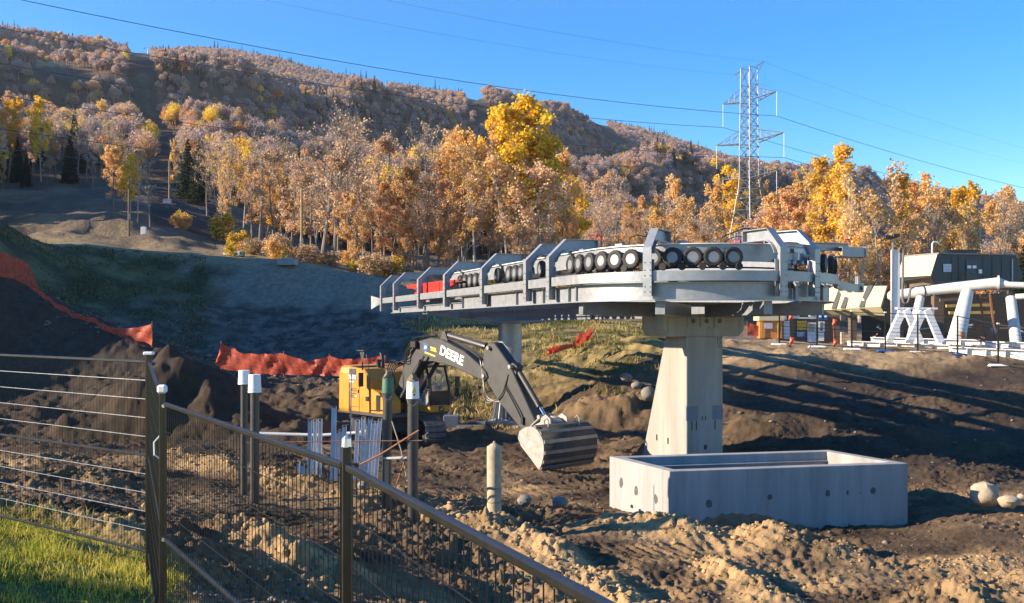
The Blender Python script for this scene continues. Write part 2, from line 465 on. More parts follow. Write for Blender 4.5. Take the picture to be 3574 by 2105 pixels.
def near_detail(x, y, fine=True):
    """extra height, tan fraction, roughness mask"""
    h = np.zeros_like(x); tan = np.zeros_like(x)
    wx = x + 0.35 * fbm(x / 1.1, y / 1.1, 2, 5); wy = y + 0.35 * fbm(x / 1.1 + 40, y / 1.1, 2, 6)
    for poly, hh, hw, tn in RIDGES:
        pp = [uxy(u, d) for u, d in poly]
        dm = np.full_like(x, 1e9); tt = np.zeros_like(x); k = len(pp) - 1
        for i in range(k):
            d, t = seg_dist(wx, wy, pp[i], pp[i + 1])
            m = d < dm; dm = np.where(m, d, dm); tt = np.where(m, (t + i) / k, tt)
        end = np.clip(np.minimum(tt, 1 - tt) * 6 + 0.35, 0, 1)
        q = np.clip(1 - dm / (hw * 1.35), 0, 1)
        lum = 1 + 0.45 * vnoise(x / 0.9, y / 0.9, 21)
        h = h + 0.62 * hh * (q * q * (3 - 2 * q)) * end * lum
        tan = np.maximum(tan, tn * np.clip(q * 1.6, 0, 1) * end)
    for u, d, hh, r in PILES:
        cx, cy = uxy(u, d)
        rr = np.hypot((wx - cx), (wy - cy)) / r
        rr = rr * (1 + 0.12 * fbm((x - cx) / 1.5, (y - cy) / 1.5, 3, 33))
        h = np.maximum(h, hh * np.clip(1 - rr, 0, 1) ** 0.92)
    # patch masks
    tanp = sstep(0.05, 0.6, fbm(x / 4.2, y / 4.2, 3, 11) + 0.15)
    rough = sstep(-0.35, 0.35, fbm(x / 2.6, y / 2.6, 2, 13))
    return h, tan, tanp, rough

def H(x, y):
    """full height without the finest relief, for setting things on the ground"""
    x = np.atleast_1d(np.asarray(x, float)); y = np.atleast_1d(np.asarray(y, float))
    z = Hbase(x, y)
    n = y < 75
    if n.any():
        z[n] += near_detail(x[n], y[n])[0]
    return z
def hz(x, y): return float(H([x], [y])[0])

def full_near(x, y):
    u = HU + F * x / np.maximum(y, 1.0)
    z = Hbase(x, y)
    h, tan, tanp, rough = near_detail(x, y)
    pit = sstep(9.5, 12.5, y + 0.45 * np.clip(x + 4, -6, 10))          # 0 on the mown verge by the fence
    pit = np.maximum(pit, sstep(-1.2, 0.8, x - 0.1 * y)) * sstep(2, 6, y + np.clip(x, 0, 9))
    pit = np.maximum(pit, sstep(590, 690, u + 40 * vnoise(x / 0.5, y / 0.5, 17)))
    far = sstep(52, 66, y)
    amp = pit * (1 - 0.5 * far)
    z = z + h
    z = z + amp * (0.16 * (1 - 0.5 * sstep(2400, 2650, u) * sstep(38, 43, y)) * fbm(x / 3.1, y / 3.1, 2, 1) + 0.085 * (0.3 + rough) * fbm(x / 0.95, y / 0.95, 2, 2))
    mdl = sstep(35, 41, y) * (1 - sstep(62, 72, y))
    mdl = mdl * (1 - 0.75 * sstep(2400, 2650, u))
    z = z + amp * mdl * (0.20 * fbm(x / 1.5, y / 1.5, 3, 31) + 0.10 * np.abs(fbm(x / 0.5, y / 0.5, 3, 37)))
    # tracked-machine prints: pairs of belts with grouser bars across the travel direction
    nearm = 1 - sstep(36, 46, y)
    trk = np.zeros_like(x); inlane = np.zeros_like(x)
    wob = 0.5 * vnoise(x / 6, y / 6, 81)
    for ang, off, gauge in ((0.22, 0.0, 5.2), (-0.42, 2.3, 6.1), (0.95, 1.2, 7.3)):
        cs, sn = math.cos(ang), math.sin(ang)
        lat = x * cs - y * sn + wob + off; along = x * sn + y * cs
        ph = lat / gauge; fr = np.abs(ph - np.round(ph)) * gauge          # distance to the lane axis
        belt = sstep(0.78, 0.70, fr) * sstep(0.08, 0.16, fr)
        on = sstep(-0.10, 0.15, fbm(x / 5.0 + ang * 9, y / 5.0, 2, 77))
        al = along + 0.05 * fbm(x / 0.5, y / 0.5, 2, 79)
        w_ = al / 0.30; w_ = w_ - np.floor(w_)
        bar = sstep(0.0, 0.18, w_) * sstep(0.62, 0.40, w_)
        hgt = belt * on * (bar * 0.11 - 0.07) * (0.6 + 0.5 * vnoise(x / 0.4, y / 0.4, 83))
        berm_ = on * np.exp(-((fr - 0.92) / 0.13) ** 2) * 0.05
        new = inlane < 0.3
        trk = np.where(new, hgt + berm_, trk); inlane = np.maximum(inlane, belt * on)
    z = z + amp * nearm * (1 - np.clip(tan, 0, 1) * 0.7) * trk
    clod = np.abs(fbm(x / 0.34, y / 0.34, 3, 91, 0.6))
    z = z + amp * (0.06 * (0.25 + rough + 1.0 * tan) * (1 - 0.6 * inlane * nearm) * (clod - 0.3))
    cl2 = 1 - np.abs(fbm(x / 0.17, y / 0.17, 2, 93, 0.6)) * 1.6
    z = z + amp * nearm * (0.3 + 0.7 * rough + 0.5 * tan) * (1 - 0.5 * inlane) * 0.05 * (np.clip(cl2, 0, 1) - 0.5) + amp * 0.02 * vnoise(x / 0.07, y / 0.07, 95)
    nr = y < 33
    if nr.any():
        xx, yy = x[nr], y[nr]; loose = np.clip((0.15 + 0.75 * rough[nr] + 0.6 * tan[nr]) * (1 - 0.65 * inlane[nr]), 0, 1.2) * amp[nr]
        add = 0.26 * 0.55 * cells(xx / 0.26, yy / 0.26, 401) * sstep(0.35, 0.7, loose) + 0.13 * 0.7 * cells(xx / 0.13, yy / 0.13, 411) * np.clip(loose, 0, 1) + 0.07 * 0.6 * cells(xx / 0.07, yy / 0.07, 421) * np.clip(loose + 0.15, 0, 1)
        z[nr] = z[nr] + add * (1 - 0.4 * sstep(24, 33, yy))
    z = z + (1 - pit) * 0.03 * fbm(x / 0.6, y / 0.6, 2, 97)
    return z, tan, tanp, rough, pit, far, u

def cells(x, y, seed):
    ix = np.floor(x); iy = np.floor(y); best = np.zeros_like(x)
    for dx in (-1, 0, 1):
        for dy in (-1, 0, 1):
            cx, cy = ix + dx, iy + dy
            px = cx + 0.5 + 0.45 * _hash(cx, cy, seed); py = cy + 0.5 + 0.45 * _hash(cx, cy, seed + 3)
            r = 0.30 + 0.22 * _hash(cx, cy, seed + 7); ang = _hash(cx, cy, seed + 11) * 3.1
            ex, ey = x - px, y - py; ca, sa = np.cos(ang), np.sin(ang)
            d2 = (ex * ca + ey * sa) ** 2 * 1.7 + (ey * ca - ex * sa) ** 2 * 0.8
            best = np.maximum(best, np.sqrt(np.maximum(r * r - d2, 0)))
    return best

def grid(us, ds):
    U, D = np.meshgrid(us, ds)
    return (U - HU) / F * D, D, U
def grid_faces(nr, nc):
    i = np.arange(nr * nc).reshape(nr, nc)
    return np.stack([i[:-1, :-1], i[:-1, 1:], i[1:, 1:], i[1:, :-1]], -1).reshape(-1, 4)
def lerp3(a, b, t): return a + (np.asarray(b) - a) * t[..., None]

def soil_colors(x, y, z, tan, tanp, rough, pit, far, u):
    dark = np.array([0.060, 0.042, 0.028]); mid = np.array([0.175, 0.116, 0.066]); tanc = np.array([0.40, 0.265, 0.13])
    grey = np.array([0.125, 0.108, 0.088]); green = np.array([0.085, 0.11, 0.018]); dry = np.array([0.33, 0.24, 0.09]); dkgreen = np.array([0.05, 0.058, 0.022])
    greyb = np.array([0.235, 0.195, 0.145])
    n1 = fbm(x / 1.7, y / 1.7, 4, 101); n2 = fbm(x / 6, y / 6, 3, 105)
    c = np.broadcast_to(dark, x.shape + (3,)).copy()
    c = lerp3(c, mid, np.clip(0.55 + 0.55 * n1, 0, 1) * (1 - 0.35 * sstep(30, 42, y)))
    c = lerp3(c, tanc, np.clip(tanp * (0.25 + 0.5 * n1) * (1 - sstep(26, 34, y)), 0, 1))
    c = lerp3(c, tanc, np.clip(tan * (0.85 + 0.3 * n1), 0, 1))
    low = sstep(24, 16, y) * sstep(1500, 2300, u)
    c = lerp3(c, tanc, np.clip(low * (0.5 + 0.6 * n2 + 0.3 * n1), 0, 0.85))
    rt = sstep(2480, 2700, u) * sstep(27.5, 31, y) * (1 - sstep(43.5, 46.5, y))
    c = lerp3(c, np.array([0.048, 0.037, 0.029]), np.clip(rt * (0.8 + 0.5 * n1), 0, 0.95))  # dark soil, darkened further to paint in the shade right of the pier
    # big topsoil pile stays dark
    px, py = uxy(660, 41.2)
    pm = 1 - sstep(4.0, 6.5, np.hypot(x - px, (y - py) * 1.1))
    c = lerp3(c, np.array([0.040, 0.028, 0.018]), pm * 0.92)
    sp = (1 - sstep(520, 680, u + 40 * n2)) * sstep(43, 47, y + 2 * n2) * (1 - sstep(60, 66, y))
    c = lerp3(c, np.array([0.048, 0.038, 0.030]), np.clip(sp * (0.85 + 0.3 * n1), 0, 0.95))
    lf = (1 - sstep(900, 1300, u)) * sstep(26, 33, y) * (1 - sstep(47, 52, y))
    c = lerp3(c, np.array([0.052, 0.038, 0.026]), np.clip(lf * (0.6 + 0.5 * n1), 0, 0.9))
    # station terrace on the right: pale dry ground
    ter = sstep(44.5, 47.5, y + 1.0 * n2) * sstep(2380, 2560, u)
    c = lerp3(c, np.array([0.33, 0.235, 0.13]), np.clip(ter * (0.75 + 0.4 * n1), 0, 1))
    c = lerp3(c, np.array([0.16, 0.15, 0.14]), ter * sstep(58, 64, y) * 0.8)
    # grass slope below the lift and stony bank on the left
    slope = sstep(47, 56, y + 1.5 * n2)
    gs = slope * sstep(1420, 1640, u) * (1 - sstep(2380, 2500, u))
    gmix = np.clip(0.5 + 0.9 * fbm(x / 3.5, y / 1.4, 4, 111), 0, 1)
    gcol = lerp3(np.broadcast_to(dkgreen, x.shape + (3,)).copy(), dry, gmix)
    c = lerp3(c, 0, np.zeros_like(x)) * (1 - gs[..., None] * 0.85) + gcol * gs[..., None] * 0.85
    bank = sstep(55, 59, y) * (1 - sstep(1380, 1560, u))
    stony = grey[None] * (0.75 + 0.6 * np.clip(fbm(x / 0.7, y / 0.7, 3, 121), -0.6, 1))[..., None] if x.ndim == 1 else grey * (0.75 + 0.6 * np.clip(fbm(x / 0.7, y / 0.7, 3, 121), -0.6, 1))[..., None]
    c = c * (1 - bank[..., None]) + stony * bank[..., None]
    upg = bank * sstep(66, 73, y + 2.5 * n2) * (1 - sstep(540, 820, u + 150 * n2 + 60 * n1))
    ug = lerp3(np.broadcast_to(np.array([0.045, 0.05, 0.022]), x.shape + (3,)).copy(), np.array([0.16, 0.14, 0.06]), np.clip(0.35 + 0.8 * n1, 0, 1))
    c = c * (1 - upg[..., None] * 0.9) + ug * upg[..., None] * 0.9
    sand = bank * sstep(75.3, 76.8, y + 1.3 * n2 + 0.5 * n1) * sstep(600, 800, u + 150 * n2 + 60 * n1)
    c = lerp3(c, greyb, np.clip(sand * (0.9 + 0.15 * n1), 0, 1))
    top = bank * sstep(81.5, 83.5, y)
    c = lerp3(c, np.array([0.30, 0.225, 0.125]), top * 0.85)
    # mown verge
    gv = (1 - pit)
    gg = lerp3(np.broadcast_to(np.array([0.07, 0.085, 0.018]), x.shape + (3,)).copy(), np.array([0.16, 0.14, 0.05]), np.clip(0.4 + 0.7 * n1, 0, 1))
    c = c * (1 - gv[..., None]) + gg * gv[..., None]
    return c

# soil material: vertex tint x fine procedural grain, real bump
def soil_mat(name, gs1=14.0, gs2=55.0, bump=0.5, dist=0.03):
    m = bpy.data.materials.new(name); m.use_nodes = True
    nt = m.node_tree; nd = nt.nodes; b = nd['Principled BSDF']; b.inputs['Roughness'].default_value = 0.95
    b.inputs['Specular IOR Level'].default_value = 0.15
    at = nd.new('ShaderNodeAttribute'); at.attribute_name = 'tint'
    ge = nd.new('ShaderNodeNewGeometry')
    n1 = nd.new('ShaderNodeTexNoise'); n1.inputs['Scale'].default_value = gs1 / 10; n1.inputs['Detail'].default_value = 8; n1.inputs['Roughness'].default_value = 0.7
    nt.links.new(ge.outputs['Position'], n1.inputs['Vector'])
    n2 = nd.new('ShaderNodeTexNoise'); n2.inputs['Scale'].default_value = gs2 / 10; n2.inputs['Detail'].default_value = 6; n2.inputs['Roughness'].default_value = 0.7
    nt.links.new(ge.outputs['Position'], n2.inputs['Vector'])
    r1 = nd.new('ShaderNodeMapRange'); r1.inputs[1].default_value = 0.25; r1.inputs[2].default_value = 0.75; r1.inputs[3].default_value = 0.55; r1.inputs[4].default_value = 1.45
    nt.links.new(n1.outputs[0], r1.inputs[0])
    mx = nd.new('ShaderNodeVectorMath'); mx.operation = 'SCALE'
    nt.links.new(at.outputs['Color'], mx.inputs[0]); nt.links.new(r1.outputs[0], mx.inputs['Scale'])
    nt.links.new(mx.outputs[0], b.inputs['Base Color'])
    bp = nd.new('ShaderNodeBump'); bp.inputs['Strength'].default_value = bump; bp.inputs['Distance'].default_value = dist
    nt.links.new(n2.outputs[0], bp.inputs['Height']); nt.links.new(bp.outputs[0], b.inputs['Normal'])
    return m
M_soil = soil_mat('loose_soil', 22, 160, 0.75, 0.06)
M_slope = soil_mat('hillside_soil', 1.5, 9, 0.8, 0.6)

us = np.concatenate([np.linspace(-14000, -900, 26)[:-1], np.linspace(-900, 4500, 830), np.linspace(4500, 17000, 26)[1:]])
def _ex(a, b, n): return np.exp(np.linspace(math.log(a), math.log(b), n))[:-1]
ds = np.concatenate([np.linspace(1.0, 5.5, 8)[:-1], _ex(5.5, 9, 45), _ex(9, 34, 540), _ex(34, 52, 110), np.exp(np.linspace(math.log(52), math.log(86), 80))])
X, Y, U = grid(us, ds)
sh = X.shape
x = X.ravel(); y = Y.ravel()
z, tan, tanp, rough, pit, farm, u = full_near(x, y)
C = soil_colors(x, y, z, tan, tanp, rough, pit, farm, u)
me = np_mesh('ground', np.stack([x, y, z], -1), grid_faces(*sh), M_soil, True, C)
ground = link('ground', me); tag(ground, kind='structure')
tag(ground, 'churned brown soil of the construction pit with track prints and ridges')

# mountain and the cleared slope behind the bank
us2 = np.concatenate([np.linspace(-2600, -900, 30)[:-1], np.linspace(-900, 4500, 420), np.linspace(4500, 6400, 30)[1:]])
ds2 = np.exp(np.linspace(math.log(84.5), math.log(1900), 300))
X2, Y2, U2 = grid(us2, ds2)
x2 = X2.ravel(); y2 = Y2.ravel(); u2 = U2.ravel()
z2 = Hbase(x2, y2) - 0.12 * (1 - sstep(86, 90, y2))
z2 = z2 + sstep(88, 96, y2) * (1 - sstep(180, 240, y2)) * 0.35 * fbm(x2 / 3.0, y2 / 3.0, 3, 131)
v2 = HV - (z2 - ZC) * F / y2
n1 = fbm(x2 / 9, y2 / 9, 4, 141); n2 = fbm(x2 / 40, y2 / 40, 3, 145)
C2 = np.broadcast_to(np.array([0.13, 0.085, 0.055]), (len(x2), 3)).copy()           # leaf litter under the forest
clear = (1 - sstep(150, 185, y2 + 12 * n2))
cl = lerp3(np.broadcast_to(np.array([0.135, 0.105, 0.075]), (len(x2), 3)).copy(), np.array([0.26, 0.195, 0.115]), np.clip(0.35 + 0.9 * n1, 0, 1))
cl = lerp3(cl, np.array([0.28, 0.21, 0.12]), (1 - sstep(93, 99, y2 + 2 * n2)) * 0.8)
C2 = C2 * (1 - clear[:, None]) + cl * clear[:, None]
def trail_mask(u, v, y):
    """ski runs and lift lines cut through the forest (1 inside)"""
    def band(pl, w):
        vs_ = [p[1] for p in pl]; us_ = [p[0] for p in pl]
        uc = np.interp(v, vs_, us_); inside = (v > vs_[0] - 6) & (v < vs_[-1] + 6)
        return (np.abs(u - uc) < w) & inside
    m = band([(487, 140), (495, 260), (515, 420), (535, 560), (560, 700)], 30 + 2.6 * F / y)
    m |= band([(1648, 345), (1680, 400), (1712, 460)], 36)
    m |= band([(2010, 395), (2090, 440), (2180, 520)], 30)
    m |= band([(1310, 310), (1390, 325), (1450, 345)], 40)
    m |= (v > 205) & (v < 232) & (u > 120) & (u < 275)
    m |= (v > 236) & (v < 310) & (np.abs(u - (130 + (v - 236) * 3.2)) < 120) & (u < 420)
    return m
tm = trail_mask(u2, v2, y2) & (y2 > 260)
C2[tm] = np.array([0.055, 0.055, 0.042]) * (1 + 0.4 * n1[tm])[:, None]
mead = tm & (u2 < 280) & (v2 < 236); C2[mead] = np.array([0.30, 0.24, 0.13])
brush = (u2 > 530) & (u2 < 760) & (y2 > 112) & (y2 < 175); C2[brush] = np.array([0.07, 0.06, 0.05]) * (1 + 0.5 * n1[brush])[:, None]
me = np_mesh('mountain', np.stack([x2, y2, z2], -1), grid_faces(*X2.shape), M_slope, True, C2)
mountain = link('mountain', me); tag(mountain, kind='structure')
tag(mountain, 'long wooded mountain ridge falling to one side under the blue sky')

# ------------------------------------------------------------------ new lift terminal (bullwheel ring, straight line, tyre bank)
AX = Vector((-0.358, 0.934, 0)).normalized()      # along the lift line, away from the camera
NX = Vector((0.934, 0.358, 0)).normalized()       # across the lift line
CC = Vector((6.0, 32.5, 0))                       # ring centre
ANG0 = math.atan2(-NX.y, -NX.x)
def zs_(y): return -0.0104 * (y - 29.0)
def rail(R, s):
    """s<0: straight run, distance |s| up the line; s>=0: metres round a ring of radius 4.3"""
    if s < 0:
        p = CC - NX * R + AX * (-s); t = -AX; o = -NX
    else:
        a = ANG0 + s / 4.3
        o = Vector((math.cos(a), math.sin(a), 0)); p = CC + o * R; t = Vector((-o.y, o.x, 0))
    return p, t, o
def s_of_angle(deg):
    a = math.radians(deg)
    return ((a - ANG0) % (2 * math.pi)) * 4.3
def rail_path(R, s0, s1, z, step=0.35):
    n = max(2, int((s1 - s0) / step)); pp = []; nn = []
    for i in range(n + 1):
        s = s0 + (s1 - s0) * i / n
        p, t, o = rail(R, s); pp.append((p.x, p.y, z + zs_(p.y))); nn.append((o.x, o.y))
    return pp, nn

term = thing('chairlift_terminal', 'new grey steel chairlift terminal with a row of black tyres round its curved end', 'chairlift terminal', (CC.x, CC.y, 5.4))
S_END = s_of_angle(2)
def band(name, m, R, s0, s1, z, sect, parent=None, smooth=True):
    pp, nn = rail_path(R, s0, s1, z)
    b = MB(); b.sweep(pp, nn, sect)
    return b.build(name, m, parent or term, smooth=smooth)
def rect(w0, w1, h0, h1): return [(w0, h0), (w1, h0), (w1, h1), (w0, h1)]
# main curved beam: web with flanges
I_sect = [(-0.16, 0), (0.16, 0), (0.16, 0.035), (0.02, 0.035), (0.02, 0.50), (0.10, 0.50), (0.10, 0.53), (-0.10, 0.53), (-0.10, 0.50), (-0.02, 0.50), (-0.02, 0.035), (-0.16, 0.035)]
mb = band('main_beam', M_galv, 4.25, -11.5, S_END, 5.90, I_sect)
band('tail_beam', M_galv, 4.25, -23.6, -11.52, 5.90, [(-0.12, 0), (0.12, 0), (0.12, 0.03), (0.02, 0.03), (0.02, 0.27), (0.09, 0.27), (0.09, 0.30), (-0.09, 0.30), (-0.09, 0.27), (-0.02, 0.27), (-0.02, 0.03), (-0.12, 0.03)])
band('guide_rail', M_galv, 4.50, -25.2, S_END + 0.6, 6.46, [(-0.10, 0), (0.05, 0), (0.05, 0.29), (-0.10, 0.29), (-0.10, 0.27), (0.03, 0.27), (0.03, 0.02), (-0.10, 0.02)])
band('running_rail', M_galv_d, 4.05, -24.5, S_END, 6.52, rect(-0.06, 0.06, 0, 0.09))
band('inner_rail', M_galv_d, 3.45, -20, S_END, 6.40, rect(-0.05, 0.05, 0, 0.12))
band('bank_beam', M_galv, 3.72, -15.5, s_of_angle(-3), 7.06, rect(-0.05, 0.05, 0, 0.50))
band('bank_beam_cap', M_white_steel, 3.72, -15.5, s_of_angle(-3), 7.562, rect(-0.16, 0.12, 0, 0.03))
band('drive_belt', M_rubber, 3.62, -14, s_of_angle(-6), 6.86, rect(-0.015, 0.015, 0, 0.05))
# parking rail leaving the ring on the right
b = MB(); pp = []; nn = []
p0, t0, o0 = rail(4.5, S_END - 1.2)
q0 = Vector((p0.x, p0.y)); q3 = Vector((12.9, 36.6)); q1 = q0 + Vector((t0.x, t0.y)) * 1.2; q2 = Vector((11.2, 34.4))
for i in range(13):
    t = i / 12; p = q0 * (1 - t) ** 3 + q1 * 3 * t * (1 - t) ** 2 + q2 * 3 * t * t * (1 - t) + q3 * t ** 3
    dd = (q1 - q0) * (1 - t) ** 2 + (q2 - q1) * 2 * t * (1 - t) + (q3 - q2) * t * t
    dd.normalize(); pp.append((p.x, p.y, 6.46 + zs_(p.y) - 0.02 * t)); nn.append((dd.y, -dd.x))
b.sweep(pp, nn, rect(-0.05, 0.06, 0, 0.28)); b.build('parking_rail', M_galv, term, smooth=True)
b = MB(); b.box((12.95, 36.7, 6.52), (0.28, 0.25, 0.34)); b.box((12.75, 36.3, 6.78), (0.10, 0.3, 0.30)); b.build('rail_stop', M_galv, term, bevel=0.01)
b = MB(); b.tube([(12.95, 36.57, 6.5), (12.95, 36.55, 6.5)], 0.08, 12); b.build('stop_bolt', M_black, term)
# entry flare
p, t, o = rail(4.50, -25.2); M = frame_mat((p.x, p.y, 6.46 + zs_(p.y)), AX)
b = MB(); fl = []
for i in range(7):
    q = i / 6; fl.append((q * 1.15, 0.32 * q * q, -0.02 - 0.30 * q * q, 0.29 + 0.16 * q * q))
vs = []; fs = []
for (xx, yy, za, zb) in fl:
    vs += [(xx, yy - 0.05, za), (xx, yy + 0.0, za), (xx, yy + 0.0, zb), (xx, yy - 0.05, zb)]
for i in range(6):
    for j in range(4):
        fs.append((i * 4 + j, i * 4 + (j + 1) % 4, i * 4 + 4 + (j + 1) % 4, i * 4 + 4 + j))
fs += [(3, 2, 1, 0), (24, 25, 26, 27)]
b.add(vs, fs, M); b.build('entry_flare', M_galv, term, smooth=True)
# stiffeners and diaphragms on the web
for s in (-11.3, -8.2, -5.0, -2.5, -0.4):
    p, t, o = rail(4.28, s); M = frame_mat((p.x, p.y, 6.17 + zs_(p.y)), t)
    MB().box((0, 0, 0), (0.03, 0.16, 0.46), M).build('web_stiffener', M_galv_d, term)
p, t, o = rail(4.30, 0.1); M = frame_mat((p.x, p.y, 6.17 + zs_(p.y)), t)
MB().box((0, -0.01, 0), (0.07, 0.05, 0.52), M).build('splice_plate', M_galv_d, term, bevel=0.006)
for deg in (-58.5, -40):
    p, t, o = rail(4.28, s_of_angle(deg)); M = frame_mat((p.x, p.y, 0), t)
    h = MB().box((0, -0.06, 6.36), (0.5, 0.02, 0.16), M).build('bracket_recess', M_black, term)
    b = MB(); b.box((0, -0.10, 6.13), (0.10, 0.10, 0.46), M); b.box((0, -0.12, 6.38), (0.16, 0.16, 0.12), M); b.prism([(-0.18, 5.9), (0.18, 5.9), (0.05, 6.02), (-0.05, 6.02)], -0.10, -0.08, M @ Matrix.Rotation(math.radians(90), 4, 'X') @ Matrix.Scale(1, 4))
    b.build('jacking_bracket', M_galv_d, term, bevel=0.006)

# C-shaped frames that carry the tyre bank
def c_frame(s, R=4.62, arm=1.75, label=None):
    p, t, o = rail(R, s); zb = zs_(p.y)
    M = frame_mat((p.x, p.y, zb), -o)      # local x inward, z up, y along the rail
    M = M @ Matrix.Rotation(math.radians(90), 4, 'X')  # local (x,y)->(inward, up), extrude along rail
    out = [(0, 6.03), (0.0, 7.42), (0.62, 8.02), (arm, 8.02), (arm, 7.68), (0.78, 7.68)]
    for i in range(7):                      # rounded inner corner
        a = i / 6; out.append((0.78 - 0.52 * math.sin(a * math.pi / 2), 7.68 - 0.55 * (1 - math.cos(a * math.pi / 2))))
    out += [(0.22, 6.03)]
    web = MB().prism(out, -0.012, 0.012, M).build('frame', M_galv, term)
    fl = MB()                               # flange plates round the outline make it read as a built-up section
    def plate(a, b_, w):
        A = Vector((a[0], a[1], 0)); B = Vector((b_[0], b_[1], 0))
        fl.beam(A, B, w, 0.022, up=(-(B - A).y, (B - A).x, 0), M=M)
    W = 0.26
    plate((0, 6.03), (0, 7.43), W); plate((0, 7.42), (0.62, 8.02), W); plate((0.61, 8.02), (arm, 8.02), W)
    plate((0.22, 6.03), (0.235, 7.1), W); plate((0.78, 7.68), (arm, 7.68), W)
    for i in range(6):
        plate(out[5 + i], out[6 + i], W)
    fl.build('flange', M_galv, web)
    bo = MB()
    for zz in (6.15, 6.3, 6.62, 6.78, 7.0):
        for yy in (-0.08, 0.08):
            bo.lathe([(0.018, 0), (0.018, 0.02)], 6, M @ Matrix.Translation((-0.012, zz, yy)) @ Matrix.Rotation(math.radians(-90), 4, 'Y'))
    bo.build('bolts', M_galv_d, web, kind='stuff')
    MB().box((arm + 0.012, 7.85, 0), (0.024, 0.36, 0.28), M).build('end_plate', M_galv_d, web)
    return web
def s_line(y): # straight run parameter of the rail at depth y
    return -((y - (CC - NX * 4.62).y) / AX.y)
for yy in (54.1, 51.4, 47.0, 43.0, 38.4, 34.1, 32.2):
    c_frame(s_line(yy))
for deg in (-117, -67, -49.5):
    c_frame(s_of_angle(deg))
# far-side arm on the right with its open box end
M = frame_mat((9.9, 34.4, 0), NX)
b = MB(); b.box((0.6, 0, 7.92), (3.4, 0.02, 0.26), M); b.box((0.6, 0, 8.05), (3.4, 0.24, 0.022), M); b.box((0.6, 0, 7.79), (3.4, 0.24, 0.022), M); b.build('cross_arm', M_galv, term)
b = MB(); b.box((2.2, -0.4, 7.74), (1.0, 0.02, 0.34), M); b.box((2.2, 0.05, 7.90), (1.0, 0.9, 0.02), M); b.box((2.2, 0.05, 7.58), (1.0, 0.9, 0.02), M); b.box((2.7, -0.2, 7.74), (0.03, 0.5, 0.38), M); b.build('box_bracket', M_galv, term)

# tyres
def tyre_meshes():
    n = 28; prof = [(-0.07, 0.16), (-0.082, 0.19), (-0.085, 0.24), (-0.07, 0.285), (-0.04, 0.302), (0.04, 0.302), (0.07, 0.285), (0.085, 0.235), (0.082, 0.19), (0.07, 0.16)]
    vs = []; fs = []
    for j in range(n):
        a = 2 * math.pi * j / n
        for i, (yy, r) in enumerate(prof):
            rr = r
            if 3 <= i <= 6: rr = r - (0.012 if (j + (i > 4)) % 2 else 0)
            vs.append((rr * math.cos(a), yy, rr * math.sin(a)))
    k = len(prof)
    for j in range(n):
        for i in range(k - 1):
            a0 = j * k + i; b0 = ((j + 1) % n) * k + i
            fs.append((a0, b0, b0 + 1, a0 + 1))
    t = MB(); t.add(vs, fs); tm_ = t.mesh('tyre', M_rubber, False)
    r = MB(); Mx = Matrix.Rotation(math.radians(90), 4, 'X')
    r.lathe([(0.165, -0.07), (0.165, -0.06), (0.135, -0.055), (0.11, -0.02), (0.06, -0.015), (0.05, -0.05), (0.045, 0.05), (0.13, 0.05), (0.165, 0.07)], 20, Mx @ Matrix.Scale(-1, 4, (0, 0, 1)))
    rm_ = r.mesh('rim', M_galv_d, True)
    hb = MB()
    for q in range(5):
        a = 2 * math.pi * q / 5; hb.lathe([(0.012, 0), (0.012, 0.03)], 6, Mx @ Matrix.Translation((0.085 * math.cos(a), 0.085 * math.sin(a), 0.018)))
    hb.lathe([(0.035, 0), (0.03, 0.05)], 8, Mx @ Matrix.Translation((0, 0, 0.015)))
    hm_ = hb.mesh('hub', M_galv_d)
    return tm_, rm_, hm_
tyre_me, rim_me, hub_me = tyre_meshes()
ROOT_INV = ROOTM[term.name].inverted()
def solve_s(utarget, R, lo, hi):
    best = None
    for i in range(400):
        s = lo + (hi - lo) * i / 399; p = rail(R, s)[0]; e = abs(HU + F * p.x / p.y - utarget)
        if best is None or e < best[0]: best = (e, s)
    return best[1]
tyres_u = [(u_, -19, 9) for u_ in (1607, 1624, 1643, 1662, 1680, 1739, 1779, 1800, 1821, 1839, 1891, 1995, 2023, 2059, 2100, 2149, 2207, 2281, 2345, 2417, 2489, 2558)]
TR = 3.95
for i, (ut, lo, hi) in enumerate(tyres_u):
    s = solve_s(ut, TR, lo, hi)
    p, t, o = rail(TR, s); zt = 7.17 + zs_(p.y)
    if ut < 1700: zt -= 0.05
    M = frame_mat((p.x, p.y, zt), t)       # local y = z x t : inward for this orientation
    if (M.to_3x3() @ Vector((0, -1, 0))).dot(o) < 0: M = frame_mat((p.x, p.y, zt), -t)
    ty = child_at('tyre', tyre_me, term, ROOT_INV @ M)
    link('rim', rim_me, ty); link('wheel_nuts', hub_me, ty)['kind'] = 'stuff'
for deg, r_ in ((-36, 4.0), (-24, 4.12), (-14, 4.32), (-5, 4.5), (3, 4.6)):
    s = s_of_angle(deg); p, t, o = rail(r_, s); M = frame_mat((p.x, p.y, 7.13 + zs_(p.y)), t)
    if (M.to_3x3() @ Vector((0, -1, 0))).dot(o) < 0: M = frame_mat((p.x, p.y, 7.13 + zs_(p.y)), -t)
    ty = child_at('tyre', tyre_me, term, ROOT_INV @ M); link('rim', rim_me, ty); link('wheel_nuts', hub_me, ty)['kind'] = 'stuff'
# far-side tyres seen through the ring
for s in (-2.0, -2.8, -3.6, -4.4):
    p = CC + NX * 3.7 + AX * (-s - 2.2); M = frame_mat((p.x, p.y, 7.1), AX)
    ty = child_at('tyre', tyre_me, term, ROOT_INV @ M); link('rim', rim_me, ty)
